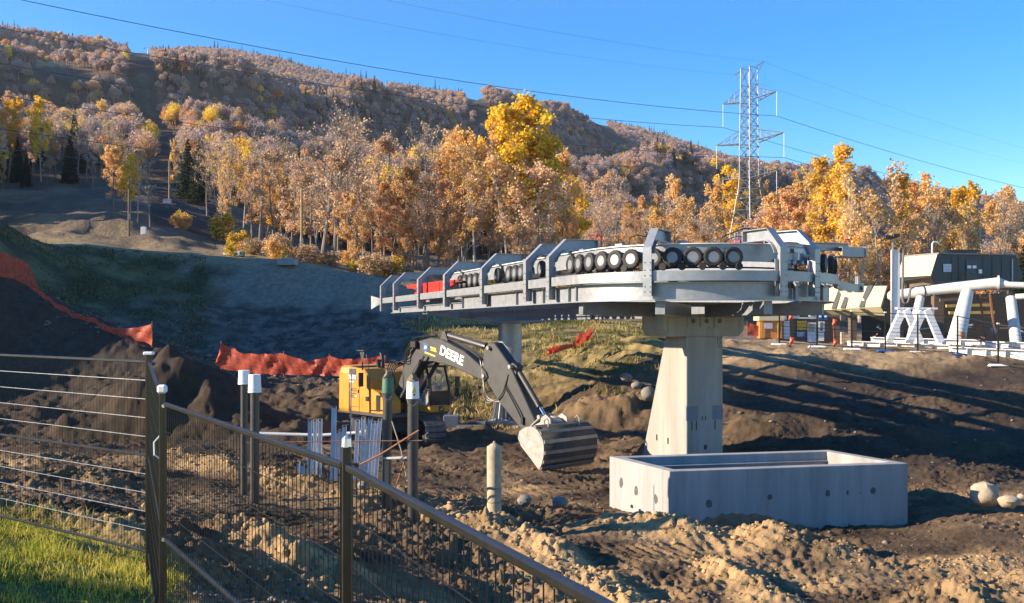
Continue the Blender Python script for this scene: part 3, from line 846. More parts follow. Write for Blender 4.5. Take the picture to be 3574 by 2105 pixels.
# small take-up rollers and belt plates under the near tyres
for ut in (2180, 2245, 2313, 2381, 2453, 2523, 2580):
    s = solve_s(ut, 4.0, -3, 9); p, t, o = rail(4.0, s); M = frame_mat((p.x, p.y, 6.90 + zs_(p.y)), t)
    MB().lathe([(0.10, -0.05), (0.115, -0.03), (0.115, 0.03), (0.10, 0.05)], 12, M @ Matrix.Rotation(math.radians(90), 4, 'X')).build('belt_roller', M_rubber, term)
# plates with round sheave covers on the bare stretch at the right
for deg in (-57, -47):
    p, t, o = rail(3.86, s_of_angle(deg)); M = frame_mat((p.x, p.y, 7.43), t)
    MB().box((0, 0, 0), (0.46, 0.02, 0.14), M).build('cover_plate', M_white_steel, term, bevel=0.02)
    MB().box((0, -0.012, -0.18), (0.09, 0.02, 0.20), M).build('maker_tag', M_decal_w, term)
for deg in (-61, -55, -51, -44):
    p, t, o = rail(3.82, s_of_angle(deg)); M = frame_mat((p.x, p.y, 7.06), t) @ Matrix.Rotation(math.radians(90), 4, 'X')
    MB().lathe([(0.09, -0.02), (0.09, 0.09), (0.06, 0.11)], 14, M).build('sensor_disc', M_galv, term, smooth=True)
# red catenary bracket at the line end and red motors
M = frame_mat((0, 0, 0), -AX)
p = CC - NX * 4.05 + AX * 15.8
Mr = frame_mat((p.x, p.y, 6.75 + zs_(p.y)), -AX)
b = MB(); b.prism([(-5.2, 0.34), (-3.2, 0.28), (-3.2, -0.12), (-0.6, -0.22), (3.4, 0.42), (3.4, 0.50), (0.2, 0.52), (-5.2, 0.50)], -0.12, 0.12, Mr @ Matrix.Rotation(math.radians(90), 4, 'X'))
b.build('red_bracket', M_red, term, bevel=0.015)
for q_ in (((-3.0, -0.02, -0.15), (0.9, 0.34, 0.55)), ((0.4, -0.02, 0.2), (0.5, 0.30, 0.5))): MB().box(*q_, Mr).build('red_gusset', M_red, term, bevel=0.02)
b = MB(); b.box((3.2, 0.1, 0.40), (1.6, 0.5, 0.05), Mr); b.build('bracket_sole', M_dkgrey, term)
for (uu, vv, dd, sz) in ((2600, 855, 33.5, (0.7, 0.5, 0.5)), (2640, 850, 33.0, (0.4, 0.4, 0.3))):
    q = P(uu, vv, dd); b = MB(); b.lathe([(0.05, -0.4), (0.24, -0.36), (0.25, 0.3), (0.2, 0.38), (0.08, 0.4)], 16, frame_mat(q, NX) @ Matrix.Rotation(math.radians(90), 4, 'Y'))
    b.build('red_motor', M_red, term, smooth=True)
for (uu, vv, dd) in ((2312, 812, 29.8), (2088, 828, 33.6), (2958, 842, 34.6)):
    q = P(uu, vv, dd); b = MB(); b.tube([q + Vector((-0.1, 0, -0.05)), q + Vector((-0.06, 0, 0.06)), q + Vector((0.05, 0, 0.06)), q + Vector((0.1, 0, -0.06))], 0.035, 8); b.build('lifting_eye', M_red, term, smooth=True)
# hoses looping over the bank
def hose(pl, r=0.018, m=M_black, name='hose', par=None):
    pts_ = []; k = len(pl)
    for i in range(k - 1):
        p0 = Vector(pl[max(i - 1, 0)]); p1 = Vector(pl[i]); p2 = Vector(pl[i + 1]); p3 = Vector(pl[min(i + 2, k - 1)])
        for j in range(6):
            t = j / 6
            pts_.append(0.5 * ((2 * p1) + (p2 - p0) * t + (2 * p0 - 5 * p1 + 4 * p2 - p3) * t * t + (3 * p1 - p0 - 3 * p2 + p3) * t ** 3))
    pts_.append(Vector(pl[-1]))
    return MB().tube(pts_, r, 6).build(name, m, par, smooth=True)
hose([P(2195, 860, 31), P(2200, 832, 31), P(2225, 822, 31.2), P(2255, 826, 31.4)], 0.016, par=term)
hose([P(2512, 855, 32), P(2520, 830, 32), P(2560, 812, 32), P(2600, 798, 32), P(2630, 808, 32), P(2620, 845, 32)], 0.02, par=term)
hose([P(2520, 858, 32), P(2540, 838, 32), P(2575, 825, 32), P(2610, 830, 32), P(2640, 800, 32)], 0.016, par=term)
hose([P(2575, 850, 32), P(2600, 842, 32), P(2640, 840, 32), P(2644, 806, 32), P(2622, 796, 32), P(2590, 800, 32)], 0.014, par=term)
b = MB()
for uu in (2566, 2574, 2590): b.tube([P(uu, 862, 32.2), P(uu, 812, 32.2)], 0.03, 8)
b.beam(P(2560, 836, 32.2), P(2600, 836, 32.2), 0.05, 0.05); b.build('valve_rack', M_galv, term)
# top deck clutter on bank beam
for s in (-13.5, -9, -6, -3.5, -1, 1.5, 4.0):
    p, t, o = rail(3.55, s); M = frame_mat((p.x, p.y, 7.62 + zs_(p.y)), t)
    MB().box((0, 0, 0.03), (0.30, 0.16, 0.08), M).build('clamp_block', M_galv_d, term, bevel=0.01)
# under-structure: radial girders, cross girders, bullwheel
for ang in (ANG0, ANG0 + math.pi, ANG0 + math.pi / 2, ANG0 + math.pi * 0.25, ANG0 + math.pi * 0.75):
    o = Vector((math.cos(ang), math.sin(ang), 0)); e = CC + o * 4.1
    MB().beam((CC.x + o.x * 0.9, CC.y + o.y * 0.9, 5.62), (e.x, e.y, 5.70), 0.30, 0.40).build('radial_girder', M_galv_d, term, bevel=0.01)
e = CC + AX * 15.8
MB().beam((CC.x + AX.x, CC.y + AX.y, 5.55), (e.x, e.y, 5.45), 0.5, 0.34).build('axis_girder', M_galv_d, term, bevel=0.01)
for side in (-1, 1):
    a0 = CC + NX * side * 2.2 + AX * 0.5; a1 = CC + NX * side * 2.2 + AX * 19
    MB().beam((a0.x, a0.y, 5.72), (a1.x, a1.y, 5.55), 0.2, 0.3).build('stringer', M_galv_d, term)
for k in range(9):
    a0 = CC + AX * (2.5 * k + 1.5)
    l0 = a0 - NX * 4.1; l1 = a0 + NX * 4.1
    MB().beam((l0.x, l0.y, 5.92 + zs_(a0.y)), (l1.x, l1.y, 5.92 + zs_(a0.y)), 0.14, 0.16).build('cross_beam', M_galv_d, term)
bw = MB(); bw.lathe([(2.75, -0.1), (2.95, -0.1), (2.98, 0), (2.9, 0.03), (2.98, 0.06), (2.95, 0.16), (2.75, 0.16)], 48, Matrix.Translation((CC.x, CC.y, 6.35)))
bw.build('bullwheel', M_galv_d, term, smooth=True)
# far-side straight rail, mirrored
b = MB(); f0 = CC + NX * 4.25; f1 = f0 + AX * 22
b.beam((f0.x, f0.y, 6.15), (f1.x, f1.y, 5.95), 0.06, 0.5); b.beam((f0.x, f0.y, 6.62), (f1.x, f1.y, 6.42), 0.12, 0.28); b.build('far_beam', M_galv, term)
b = MB(); f0 = CC + NX * 3.6 ; f1 = f0 + AX * 13
b.beam((f0.x, f0.y, 7.3), (f1.x, f1.y, 7.15), 0.1, 0.45); b.build('far_bank_beam', M_galv, term)
# conduit and couplings hung below the left side
b = MB(); b.tube([P(2030, 1090, 36), P(2100, 1096, 35), P(2150, 1100, 34)], 0.03, 6)
for uu in (2040, 2052, 2064, 2076, 2088): b.box(P(uu, 1095, 35.6), (0.08, 0.1, 0.08))
b.build('hydraulic_manifold', M_dkgrey, term)
hose([P(2046, 1096, 35.6), P(2046, 1112, 35.6), P(2056, 1117, 35.6), P(2066, 1110, 35.6), P(2068, 1096, 35.6)], 0.02, par=term)
hose([P(2072, 1096, 35.5), P(2074, 1112, 35.5), P(2082, 1117, 35.5), P(2090, 1110, 35.5), P(2088, 1096, 35.5)], 0.02, par=term)

# ------------------------------------------------------------------ steel column with crosshead
KC = Vector((-0.10, 48.0, 0))
stc = thing('steel_column', 'round galvanised steel column on a ribbed foot carrying the lift terminal', 'column', (KC.x, KC.y, 0.45))
MB().lathe([(0.58, 1.38), (0.575, 5.12)], 40, Matrix.Translation(KC)).build('tube', M_galv, stc, smooth=True)
MB().lathe([(0.60, 5.12), (0.60, 5.16), (0.95, 5.16), (0.95, 5.20)], 40, Matrix.Translation(KC)).build('head_plate', M_galv_d, stc)
MB().lathe([(0.80, 0.47), (0.80, 0.52), (0.55, 0.521), (0.55, 0.53)], 40, Matrix.Translation(KC)).build('foot_ring', M_galv, stc)
MB().lathe([(0.62, 1.34), (0.78, 1.34), (0.78, 1.38), (0.585, 1.382)], 40, Matrix.Translation(KC)).build('collar', M_galv, stc)
MB().lathe([(0.56, 0.50), (0.56, 1.35)], 40, Matrix.Translation(KC)).build('foot_tube', M_galv_d, stc, smooth=True)
for k in range(14):
    a = 2 * math.pi * k / 14
    M = Matrix.Translation(KC) @ Matrix.Rotation(a, 4, 'Z')
    b = MB(); b.prism([(0.56, 0.52), (0.90, 0.52), (0.76, 1.34), (0.56, 1.34)], -0.012, 0.012, M @ Matrix.Rotation(math.radians(90), 4, 'X')); b.build('foot_rib', M_galv, stc)
    MB().lathe([(0.03, 0.40), (0.03, 0.62)], 6, Matrix.Translation(KC + Vector((0.85 * math.cos(a + 0.2), 0.85 * math.sin(a + 0.2), 0)))).build('anchor_bolt', M_galv_d, stc)
MB().lathe([(0.92, 0.44), (0.92, 0.475)], 40, Matrix.Translation(KC)).build('base_plate', M_galv, stc)
Mc = frame_mat((KC.x, KC.y, 0), NX) @ Matrix.Rotation(math.radians(90), 4, 'X')
b = MB()
prof = [(-4.3, 5.72), (-4.3, 5.60), (-0.9, 5.20), (1.1, 5.20), (4.4, 5.42), (4.4, 5.72)]
for off in (-0.32, 0.32): b.prism(prof, off - 0.015, off + 0.015, Mc)
b.build('crosshead_web', M_galv_d, stc)
b = MB()
for i in range(1, 5):
    A = Vector((prof[i][0], prof[i][1], 0)); B = Vector((prof[i + 1][0], prof[i + 1][1], 0)) if i < 4 else A
    if i < 4: b.beam(A, B, 0.85, 0.025, up=(0, 1, 0), M=Mc)
b.beam((-4.3, 5.73, 0), (4.4, 5.73, 0), 0.85, 0.025, up=(0, 1, 0), M=Mc)
b.build('crosshead_flange', M_galv_d, stc)
for xx in (-2.6, -1.9, -1.0, 0.9, 2.0, 3.0):
    MB().box((xx, 5.5 + (0.03 if abs(xx) > 1.5 else 0), 0.36), (0.025, 0.42 - 0.10 * (abs(xx) > 1.5), 0.10), Mc).build('crosshead_rib', M_galv_d, stc)

# footing block
ft = thing('column_footing', 'square concrete footing block under the round steel column', 'footing', (KC.x, KC.y, -0.3))
Mf = Matrix.Translation((KC.x, KC.y, 0)) @ Matrix.Rotation(math.radians(-21), 4, 'Z')
MB().box((0, 0, -0.05), (2.05, 2.05, 0.98), Mf).build('block', M_conc_old, ft, bevel=0.02)
MB().box((0.55, -1.027, -0.05), (0.5, 0.004, 0.35), Mf).build('rough_patch', M_stain, ft)

# ------------------------------------------------------------------ concrete pier under the ring
pier = thing('concrete_pier', 'tall tapered concrete pier with a wide cap under the curved lift end', 'pier', (CC.x, CC.y, 0.0))
Mp = frame_mat((CC.x, CC.y, 0), NX)                # local x across, y = up the line (away), z up
b = MB()
x0, x1 = -0.70, 0.66; yf = -0.72
zt, zb = 4.80, -0.4
yt, yb = 0.62, 0.62 + 1.42 * (4.80 - zb) / 3.7
vs = [(x0, yf, zb), (x1, yf, zb), (x1, yb, zb), (x0, yb, zb), (x0, yf, zt), (x1, yf, zt), (x1, yt, zt), (x0, yt, zt)]
b.add(vs, [(0, 3, 2, 1), (4, 5, 6, 7), (0, 1, 5, 4), (1, 2, 6, 5), (2, 3, 7, 6), (3, 0, 4, 7)], Mp)
b.build('shaft', M_conc_old, pier, bevel=0.02)
b = MB(); cap = [(-1.50, 5.5), (-1.50, 5.02), (-1.34, 4.80), (1.28, 4.80), (1.48, 5.02), (1.48, 5.5)]
b.prism(cap, -0.72, 0.80, Mp @ Matrix.Rotation(math.radians(90), 4, 'X') @ Matrix.Scale(-1, 4, (0, 0, 1)))
b.build('cap', M_conc_old, pier, bevel=0.02)
cap_o = pier.children if False else None
for xx, ww in ((-0.47, 0.42), (0.03, 0.46), (0.52, 0.40)):
    pl = MB().box((xx, -0.735, 5.32 - 0.02 * (xx == 0.52)), (ww, 0.03, 0.40 + (0.04 if xx == 0.52 else 0)), Mp).build('anchor_plate', M_conc, pier)
    MB().lathe([(0.075, 0), (0.075, 0.012)], 18, Mp @ Matrix.Translation((xx, -0.751, 5.30)) @ Matrix.Rotation(math.radians(90), 4, 'X')).build('round_hole', M_black, pl)
for xx in (-1.38, 1.30): MB().box((xx, -0.728, 5.15), (0.05, 0.012, 0.42), Mp).build('grout_strip', M_conc, pier)
M_patch = mat('blue_grey_membrane', (0.16, 0.18, 0.22), 0.7, 0, 0.15, 5)
for xx, ww in ((-0.495, 0.40), (0.46, 0.39)): MB().box((xx, yf - 0.004, 2.33), (ww, 0.008, 0.46), Mp).build('membrane_patch', M_patch, pier)
MB().box((x0 - 0.004, yf + 0.26, 2.33), (0.008, 0.50, 0.46), Mp).build('membrane_patch', M_conc, pier)
for xx, z0, z1 in ((-0.50, 1.78, 2.08), (-0.34, 1.78, 2.08), (-0.12, 2.10, 2.22), (-0.0, 2.10, 2.22), (0.36, 1.78, 2.08)):
    MB().box((xx, yf - 0.008, (z0 + z1) / 2), (0.022, 0.016, z1 - z0), Mp).build('rebar_slot', M_black, pier)
b = MB()
for (za, zc) in ((4.45, 4.46), (3.6, 3.61), (2.25, 2.26), (1.65, 1.66)): b.box((-0.02, yf - 0.002, za), (1.355, 0.006, 0.012), Mp)
b.box((0.0, yf - 0.002, 2.4), (0.012, 0.006, 4.7), Mp)
b.build('form_seam', M_conc, pier)
for xx, yy_, zz in ((0.0, yf - 0.004, 1.22),): MB().box((xx, yy_, zz), (0.10, 0.012, 0.14), Mp).build('tie_hole', M_black, pier)
for yy_, zz in ((0.45, 1.32), (1.2, 1.35)): MB().box((x0 - 0.004, yy_, zz), (0.012, 0.07, 0.2), Mp).build('tie_hole', M_black, pier)
hose([Mp @ Vector((0.45, yf - 0.03, 4.8)), Mp @ Vector((0.38, yf - 0.12, 4.62)), Mp @ Vector((0.45, yf - 0.16, 4.45)), Mp @ Vector((0.56, yf - 0.1, 4.5)), Mp @ Vector((0.5, yf - 0.05, 4.7)), Mp @ Vector((0.62, yf - 0.05, 4.8))], 0.008, par=pier, name='loose_cable')

# ------------------------------------------------------------------ concrete vault box
A = P(2337, 1645, 24.7); zt = 1.5
fd = Vector((0.978, 0.205, 0)).normalized(); bd = Vector((-fd.y, fd.x, 0)) * 1.0
ld = Vector((P(2127, 1592, 27.35) - A)); ld.z = 0; LD = ld.length; bd = ld.normalized(); FL = 6.68
vault = thing('concrete_vault', 'long open-topped grey concrete box standing in the pit before the pier', 'concrete box', (A.x, A.y, -0.2))
zt = A.z; zb = -0.45; th = 0.30
def vq(a, b_): return Vector((A.x, A.y, 0)) + fd * a + bd * b_
def wall(name, a0, a1, b0, b1, z0=zb, z1=zt, chamf=None):
    m_ = MB(); c = [vq(a0, b0), vq(a1, b0), vq(a1, b1), vq(a0, b1)]
    vs = [(p.x, p.y, z0) for p in c] + [(p.x, p.y, z1) for p in c]
    m_.add(vs, [(0, 3, 2, 1), (4, 5, 6, 7), (0, 1, 5, 4), (1, 2, 6, 5), (2, 3, 7, 6), (3, 0, 4, 7)])
    return m_.build(name, M_conc, vault, bevel=0.012)
wall('long_wall', 0, FL, 0, th); wall('long_wall', 0, FL, LD - th, LD)
wall('end_wall', 0, th, th, LD - th); wall('end_wall', FL - th, FL, th, LD - th)
wall('floor_slab', th, FL - th, th, LD - th, zb, 0.15)
wall('inner_ledge', th, FL - th, LD - th - 0.06, LD - th, zt - 0.30, zt - 0.25)
Mv = frame_mat((A.x, A.y, 0), fd)
for a, zz, s1, s2 in ((1.05, 0.70, 0.20, 0.22), (2.72, 0.80, 0.15, 0.17), (4.35, 0.84, 0.14, 0.20), (4.92, 0.84, 0.07, 0.13), (5.65, 0.86, 0.18, 0.18), (5.28, 0.80, 0.03, 0.05)):
    q = MB(); k = 9
    q.prism([(0.5 * s1 * math.cos(i * 6.283 / k) * (0.8 + 0.35 * random.random()), 0.5 * s2 * math.sin(i * 6.283 / k) * (0.8 + 0.35 * random.random())) for i in range(k)], 0, 0.006, Mv @ Matrix.Translation((a, -0.001, zz)) @ Matrix.Rotation(math.radians(90), 4, 'X'))
    q.build('tie_patch', M_stain, vault)
Ml = frame_mat((A.x, A.y, 0), bd)
for a, zz, s1, s2 in ((0.62, 0.75, 0.16, 0.26), (1.55, 0.82, 0.2, 0.3), (2.3, 0.93, 0.2, 0.3)):
    q = MB(); k = 9
    q.prism([(0.5 * s1 * math.cos(i * 6.283 / k) * (0.8 + 0.35 * random.random()), 0.5 * s2 * math.sin(i * 6.283 / k) * (0.8 + 0.35 * random.random())) for i in range(k)], -0.006, 0.001, Ml @ Matrix.Translation((a, 0, zz)) @ Matrix.Rotation(math.radians(90), 4, 'X'))
    q.build('tie_patch', M_stain, vault)
for a, zz in ((1.35, 0.30), (1.75, 0.37)):
    MB().tube([Ml @ Vector((a, 0.0, zz)), Ml @ Vector((a, 0.03, zz))], 0.045, 12).build('pipe_stub', M_black, vault)

# flat ragged strip painting in the shaded soil heap against the wall
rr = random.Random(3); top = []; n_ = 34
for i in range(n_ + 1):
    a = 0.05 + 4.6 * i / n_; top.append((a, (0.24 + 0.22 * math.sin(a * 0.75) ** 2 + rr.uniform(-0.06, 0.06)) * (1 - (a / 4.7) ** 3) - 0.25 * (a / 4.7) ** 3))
MB().prism([(0.05, -0.3)] + top + [(4.65, -0.3)], 0.0, 0.008, Mv @ Matrix.Translation((0, -0.001, 0)) @ Matrix.Rotation(math.radians(90), 4, 'X')).build('shaded_heap_strip', M_dirt_dry, vault)
for a in (2.1, 4.25): MB().box((a, -0.002, 0.70), (0.008, 0.005, 1.62), Mv).build('form_seam', M_conc_old, vault)

# ------------------------------------------------------------------ excavator
EXZ = 0.40
EXR = math.atan2(-0.73, 0.684)
ex = thing('excavator', 'yellow and charcoal crawler excavator with its wide bucket lowered into the pit', 'excavator', (-4.75, 40.1, EXZ), EXR)
EM = ROOTM[ex.name]
def L(name, b, m, par=None, **k): return b.build(name, m, par or ex, local=True, **k)
RX90 = Matrix.Rotation(math.radians(90), 4, 'X')      # prism polygon (x, z), extruded along -y
def xz(b, poly, y0, y1): return b.prism(poly, -y1, -y0, RX90)
# undercarriage
UM = Matrix.Rotation(math.radians(-28.6), 4, 'Z')
shoe = MB(); shoe.box((0, 0, 0), (0.16, 0.82, 0.03)); shoe.box((-0.05, 0, 0.025), (0.02, 0.80, 0.03)); shoe.box((0.03, 0, 0.025), (0.02, 0.80, 0.03))
M_track = mat('worn_track_steel', (0.16, 0.15, 0.14), 0.5, 0.4, 0.4, 6, 0.1)
shoe_me = shoe.mesh('shoe', M_track)
for side in (-1, 1):
    yc = side * 1.28
    b = MB(); st = []
    for i in range(13):
        a = -math.pi / 2 + math.pi * i / 12; st.append((1.83 + 0.40 * math.cos(a), 0.46 + 0.40 * math.sin(a)))
    for i in range(13):
        a = math.pi / 2 + math.pi * i / 12; st.append((-1.83 + 0.40 * math.cos(a), 0.46 + 0.40 * math.sin(a)))
    tr = MB().prism(st, -(yc + 0.30), -(yc - 0.30), UM @ RX90).build('track', M_dkgrey, ex, local=True)
    per = 2 * 3.66 + 2 * math.pi * 0.43; n = 46
    for k in range(n):
        s = per * k / n
        if s < 3.66: xx, zz, an = -1.83 + s, 0.89, 0
        elif s < 3.66 + math.pi * 0.43:
            an = (s - 3.66) / 0.43; xx, zz = 1.83 + 0.43 * math.sin(an), 0.46 + 0.43 * math.cos(an)
        elif s < 7.32 + math.pi * 0.43: xx, zz, an = 1.83 - (s - 3.66 - math.pi * 0.43), 0.03, math.pi
        else:
            an = math.pi + (s - 7.32 - math.pi * 0.43) / 0.43; xx, zz = -1.83 + 0.43 * math.sin(an), 0.46 + 0.43 * math.cos(an)
        child_at('shoe', shoe_me, tr, UM @ Matrix.Translation((xx, yc, zz)) @ Matrix.Rotation(an, 4, 'Y'))
    for xx in (-1.83, -1.0, -0.35, 0.35, 1.0, 1.83):
        r = 0.30 if abs(xx) > 1.5 else 0.13
        MB().lathe([(r, -0.32), (r, 0.32)], 16, UM @ Matrix.Translation((xx, yc, 0.46 if abs(xx) > 1.5 else 0.2)) @ RX90).build('roller', M_track, tr, local=True)
b = MB(); b.box((0, 0, 0.62), (1.5, 2.2, 0.42), UM); L('carbody', b, M_dkgrey, bevel=0.04)
L('swing_ring', MB().lathe([(0.75, 0.80), (0.75, 1.06)], 28), M_black, smooth=True)
# upper structure
b = MB(); b.box((-0.35, 0, 1.17), (3.6, 2.72, 0.16)); L('deck', b, M_dkgrey, bevel=0.03)
b = MB()                                                   # counterweight, rounded in plan and leaning
pl = [(-1.25, -1.42), (-2.0, -1.40), (-2.28, -1.18), (-2.48, -0.6), (-2.52, 0), (-2.48, 0.6), (-2.28, 1.18), (-2.0, 1.40), (-1.25, 1.42)]
vs = []
for zz, s in ((1.16, 0.96), (1.30, 1.0), (2.75, 0.985), (2.98, 0.93), (3.04, 0.85)):
    for xx, yy in pl: vs.append((-1.25 + (xx + 1.25) * s, yy * (s if s < 1 else 1), zz))
n = len(pl); fs = []
for i in range(4):
    for j in range(n - 1): fs.append((i * n + j + 1, i * n + j, (i + 1) * n + j, (i + 1) * n + j + 1))
    fs.append((i * n, i * n + n - 1, (i + 1) * n + n - 1, (i + 1) * n))
fs.append(tuple(range(n))); fs.append(tuple(reversed(range(4 * n, 5 * n))))
b.add(vs, fs); cw = L('counterweight', b, M_yellow, bevel=0.03)
b = MB(); xz(b, [(-1.24, 1.20), (0.15, 1.20), (0.20, 1.5), (0.20, 2.55), (-0.25, 2.96), (-1.24, 3.02)], -1.39, -0.42); hood = L('hood', b, M_yellow, bevel=0.05)
b = MB(); xz(b, [(-1.24, 1.20), (0.05, 1.20), (0.05, 2.80), (-1.24, 3.0)], -0.42, 1.38); L('engine_cover', b, M_yellow, bevel=0.05)
b = MB(); xz(b, [(0.20, 1.22), (1.12, 1.22), (1.12, 1.75), (0.70, 2.05), (0.20, 2.2)], -1.36, -0.55); L('tool_box', b, M_yellow, bevel=0.03)
b = MB(); b.box((0.72, -1.37, 1.65), (0.26, 0.02, 0.62)); L('side_grille', b, M_black, hood)
b = MB(); b.box((-0.55, -1.398, 1.9), (0.012, 0.012, 1.4)); L('panel_seam', b, M_black, hood)
b = MB(); b.box((-0.98, -1.398, 1.42), (0.9, 0.012, 0.012)); L('panel_seam', b, M_black, hood)
b = MB(); b.box((-0.62, -1.40, 2.05), (0.05, 0.02, 0.14)); L('door_latch', b, M_black, hood)
# grey stripe with model number
b = MB(); b.box((-1.02, -1.40, 2.72), (0.46, 0.014, 0.46)); b.box((-1.02, -0.72, 3.03), (0.46, 1.30, 0.012)); L('stripe', b, M_dkgrey)
def decal(body, size, m, x, y, z, rotz=0.0, roty=0.0, name='lettering', par=None, bold=0.012):
    me = text_mesh(body, size, m, 0.004, bold)
    return child_at(name, me, par or ex, Matrix.Translation((x, y, z)) @ Matrix.Rotation(roty, 4, 'Y') @ Matrix.Rotation(rotz, 4, 'Z') @ RX90)
decal('245G', 0.23, M_decal_w, -1.0, -1.412, 2.60, name='model_number')
b = MB(); xz(b, [(-1.25, 2.02), (-1.12, 2.02), (-1.05, 2.12), (-1.16, 2.20), (-1.26, 2.14)], -1.412, -1.405); L('dealer_emblem', b, M_decal_g)
for k, (xx, zz, w) in enumerate(((-0.9, 2.14, 0.30), (-0.9, 2.06, 0.28), (-1.02, 1.95, 0.5), (-1.02, 1.86, 0.52), (-1.02, 1.80, 0.3))):
    b = MB(); b.box((xx, -1.408, zz), (w, 0.006, 0.035)); L('small_print', b, M_dkdecal)
for xx, zz, w in ((-1.05, 2.42, 0.34), (-1.1, 2.55, 0.14), (-0.78, 1.85, 0.14)):
    b = MB(); b.box((xx, -1.408, zz), (w, 0.006, 0.055)); L('warning_label', b, M_decal_w)
b = MB(); b.box((0.0, -1.395, 1.78), (0.22, 0.01, 0.18)); L('side_badge', b, M_black, hood)
# exhaust, beacon, handrails, mirrors
L('exhaust', MB().tube([(-0.75, -0.1, 2.95), (-0.75, -0.1, 3.38), (-0.85, -0.1, 3.55)], 0.085, 12), M_black, smooth=True)
L('air_intake', MB().lathe([(0.09, 2.95), (0.09, 3.2), (0.13, 3.2), (0.13, 3.3), (0.05, 3.32)], 14, Matrix.Translation((-0.55, -0.45, 0))), M_black, smooth=True)
L('handrail', MB().tube([(0.16, -1.38, 1.30), (0.16, -1.42, 2.6), (0.10, -1.42, 3.25), (-0.15, -1.35, 3.62)], 0.022, 6), M_black, smooth=True)
L('handrail', MB().tube([(0.16, -1.38, 1.35), (0.70, -1.40, 1.36), (1.02, -1.40, 1.4)], 0.022, 6), M_black, smooth=True)
L('handrail', MB().tube([(-0.35, -1.38, 2.9), (-0.30, -1.42, 3.55), (-0.25, -1.42, 3.9)], 0.03, 6), M_black, smooth=True)
L('antenna', MB().tube([(-0.25, -1.42, 3.6), (-0.25, -1.42, 4.55)], [0.012, 0.006], 5), M_black)
b = MB(); b.box((-0.28, -1.46, 3.70), (0.50, 0.16, 0.03)); b.prism([(-0.45, 3.68), (-0.12, 3.68), (-0.24, 3.25), (-0.3, 3.25)], 1.42, 1.44, RX90); L('camera_bracket', b, M_dkgrey)
b = MB(); b.box((-0.10, -1.62, 2.55), (0.10, 0.22, 0.56)); L('mirror', b, M_black, bevel=0.03)
# cab on the far side
b = MB()
for (xx, yy) in ((0.05, 0.42), (1.72, 0.42), (0.05, 1.36), (1.72, 1.36)):
    b.tube([(xx, yy, 1.24), (xx + (0.05 if xx > 1 else 0), yy, 2.2), (xx - (0.22 if xx > 1 else 0), yy, 3.02)], 0.05, 8)
cabf = L('cab_frame', b, M_black, kind=None)
b = MB(); b.box((0.78, 0.89, 3.05), (1.62, 1.06, 0.07)); L('cab_roof', b, M_black, bevel=0.03)
b = MB(); b.box((0.90, 0.89, 1.36), (1.78, 1.04, 0.26)); L('cab_sill', b, M_yellow, bevel=0.03)
b = MB(); b.box((1.78, 0.89, 1.80), (0.03, 0.90, 0.56)); L('lower_windscreen', b, M_glass)
M_clear = bpy.data.materials.new('clear_glass'); M_clear.use_nodes = True
_nt = M_clear.node_tree; _b = _nt.nodes['Principled BSDF']; _b.inputs['Roughness'].default_value = 0.03; _b.inputs['Base Color'].default_value = (0.75, 0.8, 0.8, 1); _b.inputs['Alpha'].default_value = 0.18
b = MB(); b.add([(1.775, 0.46, 2.12), (1.775, 1.32, 2.12), (1.53, 1.32, 2.98), (1.53, 0.46, 2.98)], [(0, 1, 2, 3)]); L('upper_windscreen', b, M_clear)
b = MB(); b.box((0.86, 0.425, 2.1), (1.5, 0.012, 1.2)); L('side_window', b, M_clear)
b = MB(); b.box((0.40, 0.89, 1.78), (0.55, 0.55, 0.16)); b.box((0.17, 0.89, 2.15), (0.14, 0.52, 0.85)); L('operator_seat', b, M_black, bevel=0.05)
b = MB(); b.box((1.80, 0.95, 1.36), (0.016, 0.26, 0.22)); L('badge_panel', b, M_black)
b = MB()                                           # leaping deer mark
dy = 0.95; dz = 1.36
deer = [(-0.09, -0.03), (-0.05, 0.0), (0.02, 0.02), (0.05, 0.06), (0.03, 0.09), (0.06, 0.08), (0.09, 0.05), (0.06, 0.02), (0.05, -0.01), (0.09, -0.05), (0.04, -0.03), (-0.01, -0.03), (-0.07, -0.06)]
b.add([(1.812, dy + p[0], dz + p[1]) for p in deer], [tuple(range(len(deer)))]); L('deer_mark', b, M_decal_y)
b = MB(); b.tube([(1.7, 0.4, 2.5), (1.86, 0.30, 2.5)], 0.015, 5); b.box((1.88, 0.25, 2.4), (0.05, 0.18, 0.40)); L('mirror', b, M_black)
b = MB(); b.tube([(1.72, 1.36, 2.6), (1.9, 1.62, 2.62)], 0.015, 5); b.box((1.92, 1.68, 2.42), (0.05, 0.2, 0.44)); L('mirror', b, M_black)
# boom
bt = [(0.25, 1.85), (0.55, 2.35), (1.0, 3.20), (1.4, 3.80), (1.9, 4.10), (2.6, 4.24), (3.3, 4.20), (4.65, 3.76), (5.6, 3.24), (5.85, 3.05)]
bb = [(0.55, 1.55), (0.85, 1.95), (1.2, 2.50), (1.8, 3.15), (2.25, 3.30), (2.8, 3.32), (4.0, 3.16), (5.1, 2.86), (5.75, 2.70), (5.95, 2.85)]
b = MB(); xz(b, bt + list(reversed(bb)), -0.28, 0.28); boom = L('boom', b, M_dkgrey, bevel=0.03)
decal('DEERE', 0.50, M_decal_w, 3.92, -0.288, 3.58, 0, math.radians(16.5), par=boom, bold=0.016, name='maker_lettering')
b = MB(); b.box((0, 0, 0), (0.30, 0.006, 0.30), Matrix.Translation((2.35, -0.286, 3.86)) @ Matrix.Rotation(math.radians(20), 4, 'Y')); L('blue_diamond', b, M_decal_b, boom)
b = MB(); b.lathe([(0.07, 0), (0.07, 0.006)], 6, Matrix.Translation((2.35, -0.292, 3.86)) @ RX90); L('diamond_star', b, M_decal_w, boom)
